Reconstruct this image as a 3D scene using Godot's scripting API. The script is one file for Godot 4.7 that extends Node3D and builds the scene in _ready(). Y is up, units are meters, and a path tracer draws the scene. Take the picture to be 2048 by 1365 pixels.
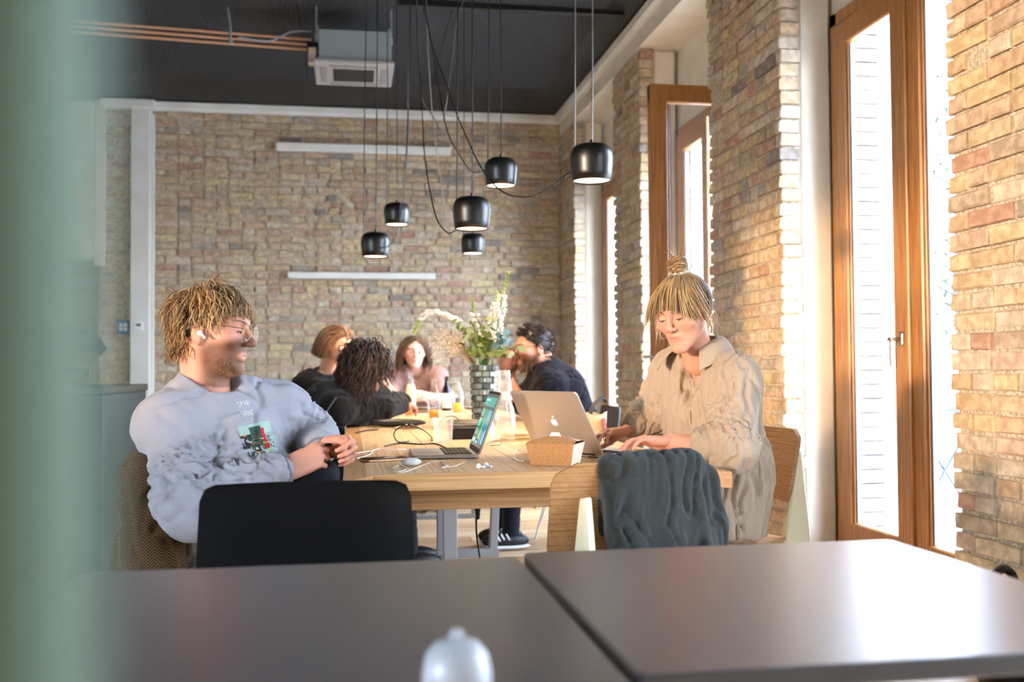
extends Node3D
# A brick-walled co-working room: two people at the near end of a long oak table, four more behind, windows on one side.

const FOCAL := 1991.0
const EYE := Vector3(0, 1.03, 0)
const LOOK := Vector3(0.0279, -0.1613, -0.0067)
const RIGHT_X := 2.344       # inner face of the window wall
const BACK_Z := -10.98       # brick end wall
const CEIL_Y := 3.88
const TOP_Y := 0.74          # table tops

var rng := RandomNumberGenerator.new()
var cam: Camera3D
var taken := {}
var mats := {}
var texs := {}

func _ready() -> void:
	rng.seed = 7
	# ---- camera, sky, sun, exposure
	cam = Camera3D.new()
	cam.name = "camera"
	add_child(cam)
	cam.position = EYE
	cam.rotation = LOOK
	cam.fov = rad_to_deg(2.0 * atan(682.5 / FOCAL))
	cam.near = 0.02
	cam.far = 200.0
	var lens := CameraAttributesPhysical.new()
	lens.frustum_focal_length = 35.007
	lens.frustum_focus_distance = 2.95
	lens.exposure_aperture = 3.2
	cam.attributes = lens
	cam.fov = rad_to_deg(2.0 * atan(682.5 / FOCAL))
	var env := Environment.new()
	env.tonemap_mode = Environment.TONE_MAPPER_LINEAR
	env.tonemap_exposure = 2.15
	env.background_mode = Environment.BG_SKY
	var sky := Sky.new()
	var sm := ProceduralSkyMaterial.new()
	sm.sky_top_color = Color(0.76, 0.86, 1.0)
	sm.sky_horizon_color = Color(0.90, 0.95, 1.0)
	sm.ground_horizon_color = Color(0.90, 0.95, 1.0)
	sm.ground_bottom_color = Color(0.75, 0.78, 0.80)
	sm.sky_energy_multiplier = 3.7
	sm.ground_energy_multiplier = 3.0
	sm.sun_angle_max = 0.0
	sky.sky_material = sm
	env.sky = sky
	env.sdfgi_enabled = true
	env.ssao_enabled = true
	env.ssil_enabled = true
	var we := WorldEnvironment.new()
	we.name = "environment"
	we.environment = env
	add_child(we)
	var sun := DirectionalLight3D.new()
	sun.name = "low_sun"
	add_child(sun)
	sun.look_at_from_position(Vector3.ZERO, Vector3(0.81, -0.075, -0.585))
	sun.light_color = Color(1.0, 0.84, 0.64)
	sun.light_energy = 0.7
	sun.light_angular_distance = 2.5
	sun.shadow_enabled = true
	sun.sky_mode = DirectionalLight3D.SKY_MODE_LIGHT_ONLY
	# ---- the place, then the things
	build_setting()
	build_outside()
	build_furniture()
	build_props()
	build_lamps()
	build_people()

# ------------------------------------------------------------------ naming and tagging
func numbered(called: String) -> String:
	var n: int = taken.get(called, 0)
	taken[called] = n + 1
	return called if n == 0 else "%s_%03d" % [called, n]

func thing(called: String, label: String, category: String, where := Vector3.ZERO, turn := 0.0, group := "") -> Node3D:
	var o := Node3D.new()
	o.name = numbered(called)
	add_child(o)
	o.position = where
	o.rotation.y = turn
	tag(o, label, category, group)
	return o

func tag(o: Node, label: String, category: String, group := "") -> Node:
	o.set_meta("label", label)
	o.set_meta("category", category)
	if group != "":
		o.set_meta("group", group)
	return o

func setting(called: String, label := "", category := "") -> Node3D:
	var o := Node3D.new()
	o.name = numbered(called)
	add_child(o)
	o.set_meta("kind", "structure")
	if label != "":
		tag(o, label, category)
	return o

func put(called: String, mesh: Mesh, material: Material, parent: Node = self, xf := Transform3D.IDENTITY) -> MeshInstance3D:
	var o := MeshInstance3D.new()
	o.name = numbered(called) if parent == self else called
	o.mesh = mesh
	o.material_override = material
	o.transform = xf
	parent.add_child(o, true)
	return o

# ------------------------------------------------------------------ from a pixel to a place
func ray(x: float, y: float) -> Vector3:
	return Basis.from_euler(LOOK) * Vector3((x - 1024.0) / FOCAL, -(y - 682.5) / FOCAL, -1.0)

func on_z(x: float, y: float, z: float) -> Vector3:
	var d := ray(x, y)
	return EYE + d * (z / d.z)

func on_y(x: float, y: float, h: float) -> Vector3:
	var d := ray(x, y)
	return EYE + d * ((h - EYE.y) / d.y)

func on_x(x: float, y: float, at_x: float) -> Vector3:
	var d := ray(x, y)
	return EYE + d * (at_x / d.x)

# ------------------------------------------------------------------ mesh building
class Shape:
	var v := PackedVector3Array()
	var n := PackedVector3Array()
	var t := PackedVector2Array()
	var c := PackedColorArray()
	var i := PackedInt32Array()
	var tint := Color.WHITE

	func quad(a: Vector3, b: Vector3, d: Vector3, e: Vector3, out := Vector3.ZERO) -> void:
		# flat quad a b d e in order round its edge; out tells which side is the outside
		var nn := (b - a).cross(e - a)
		if nn.length_squared() < 1e-16:
			nn = (d - b).cross(a - b)
		nn = nn.normalized()
		if out != Vector3.ZERO and nn.dot(out) < 0:
			nn = -nn
		var s := v.size()
		v.append_array(PackedVector3Array([a, b, d, e]))
		n.append_array(PackedVector3Array([nn, nn, nn, nn]))
		t.append_array(PackedVector2Array([Vector2(0, 0), Vector2(1, 0), Vector2(1, 1), Vector2(0, 1)]))
		c.append_array(PackedColorArray([tint, tint, tint, tint]))
		_face(s, s + 1, s + 2)
		_face(s, s + 2, s + 3)

	func tri(a: Vector3, b: Vector3, d: Vector3, out := Vector3.ZERO) -> void:
		var nn := (b - a).cross(d - a).normalized()
		if out != Vector3.ZERO and nn.dot(out) < 0:
			nn = -nn
		var s := v.size()
		v.append_array(PackedVector3Array([a, b, d]))
		n.append_array(PackedVector3Array([nn, nn, nn]))
		t.append_array(PackedVector2Array([Vector2(0, 0), Vector2(1, 0), Vector2(1, 1)]))
		c.append_array(PackedColorArray([tint, tint, tint]))
		_face(s, s + 1, s + 2)

	func _face(a: int, b: int, d: int) -> void:
		var g := (v[d] - v[a]).cross(v[b] - v[a])
		if g.dot(n[a] + n[b] + n[d]) < 0.0:
			i.append_array(PackedInt32Array([a, d, b]))
		else:
			i.append_array(PackedInt32Array([a, b, d]))

	func box(at: Vector3, size: Vector3, basis := Basis.IDENTITY, bevel := 0.0) -> Shape:
		# a box with chamfered edges
		var h := size * 0.5
		var e := minf(bevel, minf(h.x, minf(h.y, h.z)) * 0.9)
		for ax in 3:
			var a1 := (ax + 1) % 3
			var a2 := (ax + 2) % 3
			for s in [-1.0, 1.0]:
				var p := []
				for k in [[-1, -1], [1, -1], [1, 1], [-1, 1]]:
					var q := Vector3.ZERO
					q[ax] = s * h[ax]
					q[a1] = k[0] * (h[a1] - e)
					q[a2] = k[1] * (h[a2] - e)
					p.append(at + basis * q)
				var o := Vector3.ZERO
				o[ax] = s
				quad(p[0], p[1], p[2], p[3], basis * o)
		if e > 0.0:
			for ax in 3:
				var a1 := (ax + 1) % 3
				var a2 := (ax + 2) % 3
				for s1 in [-1.0, 1.0]:
					for s2 in [-1.0, 1.0]:
						var q1 := Vector3.ZERO
						var q2 := Vector3.ZERO
						q1[a1] = s1 * h[a1]
						q1[a2] = s2 * (h[a2] - e)
						q2[a1] = s1 * (h[a1] - e)
						q2[a2] = s2 * h[a2]
						var l := Vector3.ZERO
						l[ax] = h[ax] - e
						var o := Vector3.ZERO
						o[a1] = s1
						o[a2] = s2
						quad(at + basis * (q1 - l), at + basis * (q1 + l), at + basis * (q2 + l), at + basis * (q2 - l), basis * o)
			for sx in [-1.0, 1.0]:
				for sy in [-1.0, 1.0]:
					for sz in [-1.0, 1.0]:
						var s := Vector3(sx, sy, sz)
						var k := s * h
						tri(at + basis * (k - Vector3(0, sy * e, sz * e)), at + basis * (k - Vector3(sx * e, 0, sz * e)), at + basis * (k - Vector3(sx * e, sy * e, 0)), basis * s)
		return self

	func grid(rows: Array, close_u := false, out_from = null) -> Shape:
		# rows of points joined into a smooth sheet; close_u joins the last column to the first
		var s := v.size()
		var nr := rows.size()
		var nc: int = rows[0].size()
		for r in nr:
			for k in nc:
				v.append(rows[r][k])
				n.append(Vector3.ZERO)
				t.append(Vector2(float(k) / maxi(nc - 1, 1), float(r) / maxi(nr - 1, 1)))
				c.append(tint)
		var faces := []
		for r in nr - 1:
			for k in (nc if close_u else nc - 1):
				var k2 := (k + 1) % nc
				var a := s + r * nc + k
				var b := s + r * nc + k2
				var d := s + (r + 1) * nc + k2
				var e := s + (r + 1) * nc + k
				var g := (v[d] - v[a]).cross(v[e] - v[b])
				n[a] += g
				n[b] += g
				n[d] += g
				n[e] += g
				faces.append([a, b, d, e])
		var flip := 1.0
		if out_from != null:
			var acc := 0.0
			for k in range(s, v.size()):
				acc += n[k].dot(v[k] - out_from)
			if acc < 0:
				flip = -1.0
		for k in range(s, v.size()):
			n[k] = (n[k] * flip).normalized() if n[k].length_squared() > 1e-20 else Vector3.UP
		for f in faces:
			_face(f[0], f[1], f[2])
			_face(f[0], f[2], f[3])
		return self

	func lathe(profile: Array, at := Vector3.ZERO, segs := 24, basis := Basis.IDENTITY) -> Shape:
		# profile: Vector2(radius, height) from one end to the other; the outside lies to the side away from the axis
		var s := v.size()
		var np := profile.size()
		for k in np:
			var d := Vector2.ZERO
			if k > 0:
				d += (profile[k] - profile[k - 1]).normalized()
			if k < np - 1:
				d += (profile[k + 1] - profile[k]).normalized()
			d = d.normalized()
			for a in segs + 1:
				var w := TAU * a / segs
				var q := Vector3(cos(w) * profile[k].x, profile[k].y, sin(w) * profile[k].x)
				v.append(at + basis * q)
				n.append(basis * Vector3(cos(w) * d.y, -d.x, sin(w) * d.y))
				t.append(Vector2(float(a) / segs, float(k) / maxi(np - 1, 1)))
				c.append(tint)
		for k in np - 1:
			for a in segs:
				var p := s + k * (segs + 1) + a
				_face(p, p + 1, p + segs + 2)
				_face(p, p + segs + 2, p + segs + 1)
		return self

	func tube(points: Array, radius, sides := 8, capped := true, flat := 1.0) -> Shape:
		# radius: a number or one number for each point
		var m := points.size()
		if m < 2:
			return self
		var s := v.size()
		var side := Vector3.ZERO
		for k in m:
			var dir: Vector3 = (points[mini(k + 1, m - 1)] - points[maxi(k - 1, 0)]).normalized()
			if side == Vector3.ZERO:
				side = dir.cross(Vector3.UP if absf(dir.y) < 0.9 else Vector3.RIGHT).normalized()
			else:
				side = (side - dir * side.dot(dir)).normalized()
			var up := dir.cross(side)
			var r: float = radius[k] if radius is Array or radius is PackedFloat32Array else radius
			for a in sides:
				var w := TAU * a / sides
				var o := side * cos(w) + up * sin(w) * flat
				v.append(points[k] + o * r)
				n.append((side * cos(w) + up * sin(w) / maxf(flat, 0.05)).normalized())
				t.append(Vector2(float(a) / sides, float(k) / (m - 1)))
				c.append(tint)
		for k in m - 1:
			for a in sides:
				var a2 := (a + 1) % sides
				_face(s + k * sides + a, s + k * sides + a2, s + (k + 1) * sides + a2)
				_face(s + k * sides + a, s + (k + 1) * sides + a2, s + (k + 1) * sides + a)
		if capped:
			for e in [0, m - 1]:
				var nn: Vector3 = (points[0] - points[1]).normalized() if e == 0 else (points[m - 1] - points[m - 2]).normalized()
				var b := v.size()
				v.append(points[e])
				n.append(nn)
				t.append(Vector2(0.5, 0.5))
				c.append(tint)
				for a in sides:
					v.append(v[s + e * sides + a])
					n.append(nn)
					t.append(Vector2(0.5, 0.5))
					c.append(tint)
				for a in sides:
					_face(b, b + 1 + a, b + 1 + (a + 1) % sides)
		return self

	func ball(at: Vector3, r: Vector3, basis := Basis.IDENTITY, rings := 8, segs := 12) -> Shape:
		var s := v.size()
		for k in rings + 1:
			var f := PI * k / rings
			for a in segs + 1:
				var w := TAU * a / segs
				var u := Vector3(sin(f) * cos(w), cos(f), sin(f) * sin(w))
				v.append(at + basis * (u * r))
				n.append((basis * (u / r)).normalized())
				t.append(Vector2(float(a) / segs, float(k) / rings))
				c.append(tint)
		for k in rings:
			for a in segs:
				var p := s + k * (segs + 1) + a
				if k > 0:
					_face(p, p + 1, p + segs + 2)
				if k < rings - 1:
					_face(p, p + segs + 2, p + segs + 1)
		return self

	func slab(outline: PackedVector2Array, thick: float, xf := Transform3D.IDENTITY, bevel := 0.0) -> Shape:
		# an outline in local x, y, thickened along local z from -thick/2 to thick/2, with chamfered rims
		var h := thick * 0.5
		var inner := outline
		if bevel > 0.0:
			var small := Geometry2D.offset_polygon(outline, -bevel, Geometry2D.JOIN_MITER)
			if small.size() > 0 and small[0].size() >= 3:
				inner = small[0]
		var ids := Geometry2D.triangulate_polygon(inner)
		for s in [-1.0, 1.0]:
			for k in range(0, ids.size(), 3):
				tri(xf * Vector3(inner[ids[k]].x, inner[ids[k]].y, s * h), xf * Vector3(inner[ids[k + 1]].x, inner[ids[k + 1]].y, s * h), xf * Vector3(inner[ids[k + 2]].x, inner[ids[k + 2]].y, s * h), xf.basis * Vector3(0, 0, s))
		var clockwise := Geometry2D.is_polygon_clockwise(outline)
		var m := outline.size()
		var hb := h - bevel
		for k in m:
			var a := outline[k]
			var b := outline[(k + 1) % m]
			var o2 := (b - a).orthogonal().normalized()   # turned to the outside below
			if not clockwise:
				o2 = -o2
			var mid := (a + b) * 0.5 + o2 * 1e-4
			if Geometry2D.is_point_in_polygon(mid, outline):
				o2 = -o2
			var o := xf.basis * Vector3(o2.x, o2.y, 0)
			quad(xf * Vector3(a.x, a.y, -hb), xf * Vector3(b.x, b.y, -hb), xf * Vector3(b.x, b.y, hb), xf * Vector3(a.x, a.y, hb), o)
			if bevel > 0.0 and inner.size() == m:
				var off := _nearest_shift(outline, inner)
				var a3 := inner[(k + off) % m]
				var b3 := inner[(k + 1 + off) % m]
				for s in [-1.0, 1.0]:
					quad(xf * Vector3(a.x, a.y, s * hb), xf * Vector3(b.x, b.y, s * hb), xf * Vector3(b3.x, b3.y, s * h), xf * Vector3(a3.x, a3.y, s * h), o + xf.basis * Vector3(0, 0, s))
			elif bevel > 0.0:
				for s in [-1.0, 1.0]:
					quad(xf * Vector3(a.x, a.y, s * hb), xf * Vector3(b.x, b.y, s * hb), xf * Vector3(b.x - o2.x * bevel, b.y - o2.y * bevel, s * h), xf * Vector3(a.x - o2.x * bevel, a.y - o2.y * bevel, s * h), o + xf.basis * Vector3(0, 0, s))
		return self

	func _nearest_shift(a: PackedVector2Array, b: PackedVector2Array) -> int:
		var best := 0
		var bd := 1e9
		for k in b.size():
			var d := a[0].distance_squared_to(b[k])
			if d < bd:
				bd = d
				best = k
		return best

	func add(o: Shape, xf := Transform3D.IDENTITY) -> Shape:
		var s := v.size()
		for k in o.v.size():
			v.append(xf * o.v[k])
			n.append((xf.basis * o.n[k]).normalized())
		t.append_array(o.t)
		c.append_array(o.c)
		for k in o.i:
			i.append(s + k)
		return self

	func mesh() -> ArrayMesh:
		var a := []
		a.resize(Mesh.ARRAY_MAX)
		a[Mesh.ARRAY_VERTEX] = v
		a[Mesh.ARRAY_NORMAL] = n
		a[Mesh.ARRAY_TEX_UV] = t
		a[Mesh.ARRAY_COLOR] = c
		a[Mesh.ARRAY_INDEX] = i
		var m := ArrayMesh.new()
		m.add_surface_from_arrays(Mesh.PRIMITIVE_TRIANGLES, a)
		return m

func shape() -> Shape:
	return Shape.new()

func box_mesh(size: Vector3, bevel := 0.0, at := Vector3.ZERO) -> ArrayMesh:
	return Shape.new().box(at, size, Basis.IDENTITY, bevel).mesh()

func round_rect(w: float, h: float, r: float, steps := 5, at := Vector2.ZERO) -> PackedVector2Array:
	var p := PackedVector2Array()
	for q in 4:
		var cx := (w * 0.5 - r) * (1 if q == 0 or q == 3 else -1)
		var cy := (h * 0.5 - r) * (1 if q < 2 else -1)
		for k in steps + 1:
			var a := PI * 0.5 * (q + float(k) / steps)
			p.append(at + Vector2(cx + cos(a) * r, cy + sin(a) * r))
	return p

func curve(points: Array, per := 6) -> Array:
	# a smooth line through the points
	var out := []
	var m := points.size()
	for k in m - 1:
		var p0: Vector3 = points[maxi(k - 1, 0)]
		var p1: Vector3 = points[k]
		var p2: Vector3 = points[k + 1]
		var p3: Vector3 = points[mini(k + 2, m - 1)]
		for s in per:
			var u := float(s) / per
			out.append(0.5 * ((2.0 * p1) + (p2 - p0) * u + (2.0 * p0 - 5.0 * p1 + 4.0 * p2 - p3) * u * u + (3.0 * p1 - p0 - 3.0 * p2 + p3) * u * u * u))
	out.append(points[m - 1])
	return out

# ------------------------------------------------------------------ materials
func noise_tex(key: String, freq: float, from: Color, to: Color, octaves := 4, size := 512, kind := FastNoiseLite.TYPE_SIMPLEX_SMOOTH, fractal := FastNoiseLite.FRACTAL_FBM, stops := []) -> NoiseTexture2D:
	if texs.has(key):
		return texs[key]
	var f := FastNoiseLite.new()
	f.seed = key.hash() % 10000
	f.noise_type = kind
	f.fractal_type = fractal
	f.fractal_octaves = octaves
	f.frequency = freq
	var t := NoiseTexture2D.new()
	t.width = size
	t.height = size
	t.seamless = true
	t.noise = f
	var g := Gradient.new()
	g.offsets = PackedFloat32Array([0.25, 0.75])
	g.colors = PackedColorArray([from, to])
	if stops.size() > 0:
		var of := PackedFloat32Array()
		var co := PackedColorArray()
		for s in stops:
			of.append(s[0])
			co.append(s[1])
		g.offsets = of
		g.colors = co
	t.color_ramp = g
	texs[key] = t
	return t

func mat(key: String, color: Color, rough := 0.6, metal := 0.0, extra := {}) -> StandardMaterial3D:
	if mats.has(key):
		return mats[key]
	var m := StandardMaterial3D.new()
	m.resource_name = key
	m.albedo_color = color
	m.roughness = rough
	m.metallic = metal
	for k in extra:
		m.set(k, extra[k])
	if extra.has("heightmap_texture"):
		m.heightmap_enabled = true
	if extra.has("normal_texture"):
		m.normal_enabled = true
	if not extra.has("uv1_triplanar") and (extra.has("albedo_texture") or extra.has("heightmap_texture") or extra.has("roughness_texture")):
		m.uv1_triplanar = true
	mats[key] = m
	return m

func glass(key: String, color := Color(1, 1, 1, 0.05)) -> StandardMaterial3D:
	return mat(key, color, 0.02, 0.0, {"transparency": BaseMaterial3D.TRANSPARENCY_ALPHA})

# ================================================================== THE SETTING
var stretchers: Array[ArrayMesh] = []
var headers: Array[ArrayMesh] = []
var stretcher_shapes: Array = []
var header_shapes: Array = []
const BRICK_TONES := [
	Color(0.84, 0.76, 0.64), Color(0.81, 0.72, 0.59), Color(0.86, 0.78, 0.63), Color(0.81, 0.705, 0.59),
	Color(0.80, 0.68, 0.59), Color(0.83, 0.77, 0.685), Color(0.77, 0.70, 0.61), Color(0.83, 0.735, 0.645),
	Color(0.78, 0.635, 0.555), Color(0.73, 0.69, 0.63), Color(0.86, 0.80, 0.715), Color(0.64, 0.60, 0.565)]

func brick_shape(len: float, s: int) -> Shape:
	# one worn brick: length along x, height along y, face towards +z, chamfered and uneven
	var r := RandomNumberGenerator.new()
	r.seed = s
	var o := Shape.new()
	var hx := len * 0.5
	var hy := 0.0318
	var ch := r.randf_range(0.004, 0.009)
	var f := []
	var b := []
	var k := [[-1, -1], [1, -1], [1, 1], [-1, 1]]
	for q in k:
		var j := Vector3(r.randf_range(-0.005, 0.005), r.randf_range(-0.003, 0.003), r.randf_range(-0.004, 0.002))
		f.append(Vector3(q[0] * (hx - ch), q[1] * (hy - ch), 0) + j)
		b.append(Vector3(q[0] * hx, q[1] * hy, -ch) + Vector3(j.x, j.y, 0) * 0.6)
	# the face in four pieces round a middle point, so that it is not quite flat
	var mid: Vector3 = (f[0] + f[1] + f[2] + f[3]) * 0.25 + Vector3(r.randf_range(-0.02, 0.02), 0, r.randf_range(-0.003, 0.003))
	for q in 4:
		o.tri(f[q], f[(q + 1) % 4], mid, Vector3(0, 0, 1))
		o.quad(f[q], f[(q + 1) % 4], b[(q + 1) % 4], b[q], f[q] + f[(q + 1) % 4] - mid * 2.0 + Vector3(0, 0, 0.05))
		var b1: Vector3 = b[q]
		var b2: Vector3 = b[(q + 1) % 4]
		o.quad(b1, b2, Vector3(b2.x, b2.y, -0.115), Vector3(b1.x, b1.y, -0.115), Vector3(b1.x + b2.x, b1.y + b2.y, 0))
	return o

func brick_mat(tone: int) -> StandardMaterial3D:
	var t := noise_tex("brick_mottle", 0.006, Color(0.84, 0.82, 0.80), Color(1, 1, 1), 4, 1024)
	var h := noise_tex("brick_grain", 0.05, Color.BLACK, Color.WHITE, 4, 512)
	return mat("brick_%d" % tone, BRICK_TONES[tone], 0.92, 0.0, {"albedo_texture": t, "heightmap_texture": h, "heightmap_scale": 0.12, "uv1_world_triplanar": true, "uv1_triplanar": true, "uv1_scale": Vector3(2.2, 2.2, 2.2), "metallic_specular": 0.25})

func mortar_mat() -> StandardMaterial3D:
	var t := noise_tex("mortar_mottle", 0.012, Color(0.80, 0.78, 0.75), Color(1, 1, 1), 5, 1024)
	var h := noise_tex("brick_grain", 0.05, Color.BLACK, Color.WHITE, 4, 512)
	return mat("mortar", Color(0.86, 0.81, 0.73), 0.95, 0.0, {"albedo_texture": t, "heightmap_texture": h, "heightmap_scale": 0.3, "uv1_world_triplanar": true, "uv1_triplanar": true, "uv1_scale": Vector3(3, 3, 3), "metallic_specular": 0.2})

func plaster_mat(key := "plaster", c := Color(0.90, 0.86, 0.79)) -> StandardMaterial3D:
	var t := noise_tex("plaster_mottle", 0.008, Color(0.97, 0.965, 0.96), Color(1, 1, 1), 4, 512)
	return mat(key, c, 0.85, 0.0, {"albedo_texture": t, "uv1_world_triplanar": true, "uv1_triplanar": true, "uv1_scale": Vector3(0.7, 0.7, 0.7)})

func wood_mat(key: String, c: Color, along: int, rough := 0.45, dark := Color(0.70, 0.60, 0.50), fine := 9.0) -> StandardMaterial3D:
	# grain that runs along one axis of the thing itself
	var t := noise_tex("wood_" + ("%02x" % int(dark.g * 255)), 0.02, dark, Color(1, 1, 1), 5, 512, FastNoiseLite.TYPE_SIMPLEX_SMOOTH, FastNoiseLite.FRACTAL_FBM, [[0.2, dark], [0.45, Color(0.93, 0.90, 0.86)], [0.52, dark.lerp(Color.WHITE, 0.45)], [0.6, Color(1, 1, 1)], [0.85, Color(0.95, 0.93, 0.9)]])
	var s := Vector3(fine, fine, fine)
	s[along] = fine * 0.014
	return mat(key, c, rough, 0.0, {"albedo_texture": t, "uv1_triplanar": true, "uv1_scale": s})

func brickwork(wall: Node3D, xf: Transform3D, width: float, height: float, s: int, most: int, from_row := 0, holes := [], front_first := Vector2(0, 0), ragged := true) -> void:
	# courses of bricks over a width (local x) and height (local y), faces towards local +z; the `most` nearest to front_first are single parts
	var r := RandomNumberGenerator.new()
	r.seed = s
	var all := []
	var rows := int(height / 0.0775)
	for j in range(from_row, rows):
		var y := (j + 0.5) * 0.0775
		var x := 0.0
		var first := true
		while x < width - 0.03:
			var header := r.randf() < (0.75 if j % 2 == 0 else 0.22)
			if first:
				header = j % 2 == 0
			var len := 0.118 if header else 0.245
			if x + len > width - 0.07:
				len = width - x - 0.004
				header = len < 0.17
			var cx := x + len * 0.5
			x += len + 0.014 + r.randf_range(-0.002, 0.004)
			first = false
			var out := r.randf_range(-0.007, 0.006)
			if r.randf() < 0.05:
				out = r.randf_range(-0.022, -0.010)
			var edge := ragged and (cx < 0.2 or cx > width - 0.2)
			var shift := r.randf_range(-0.010, 0.010) if edge else 0.0
			var tone: int = [0, 1, 2, 0, 5, 3, 4, 7, 6, 10, 8, 1, 2, 9, 0, 5, 7, 11, 1, 2, 10, 3, 0, 7][r.randi() % 24]
			if tone == 11 and r.randf() < 0.5:
				tone = 6
			var which := r.randi() % 6
			var skip := false
			for h in holes:
				if h.has_point(Vector2(cx, y)):
					skip = true
			if skip:
				continue
			var base := 0.118 if header else 0.245
			var b := Basis.from_euler(Vector3(r.randf_range(-0.02, 0.02), r.randf_range(-0.018, 0.018), r.randf_range(-0.008, 0.008))).scaled_local(Vector3(len / base, r.randf_range(0.95, 1.03), 1))
			all.append([Vector2(cx, y).distance_squared_to(front_first), header, which, tone, xf * Transform3D(b, Vector3(cx + shift, y, out))])
	all.sort_custom(func(a, b): return a[0] < b[0])
	var rest := Shape.new()
	for k in all.size():
		var d: Array = all[k]
		if k < most:
			put("brick", headers[d[2]] if d[1] else stretchers[d[2]], brick_mat(d[3]), wall, d[4])
		else:
			rest.tint = BRICK_TONES[d[3]].srgb_to_linear()
			var src: Shape = header_shapes[d[2]] if d[1] else stretcher_shapes[d[2]]
			var s0 := rest.v.size()
			rest.add(src, d[4])
			for q in range(s0, rest.v.size()):
				rest.c[q] = rest.tint
	if rest.v.size() > 0:
		var m: StandardMaterial3D = brick_mat(0).duplicate()
		m.resource_name = "brick_mixed"
		m.albedo_color = Color.WHITE
		m.vertex_color_use_as_albedo = true
		var o := put("brickwork", rest.mesh(), m, wall)
		o.set_meta("kind", "stuff")

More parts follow.
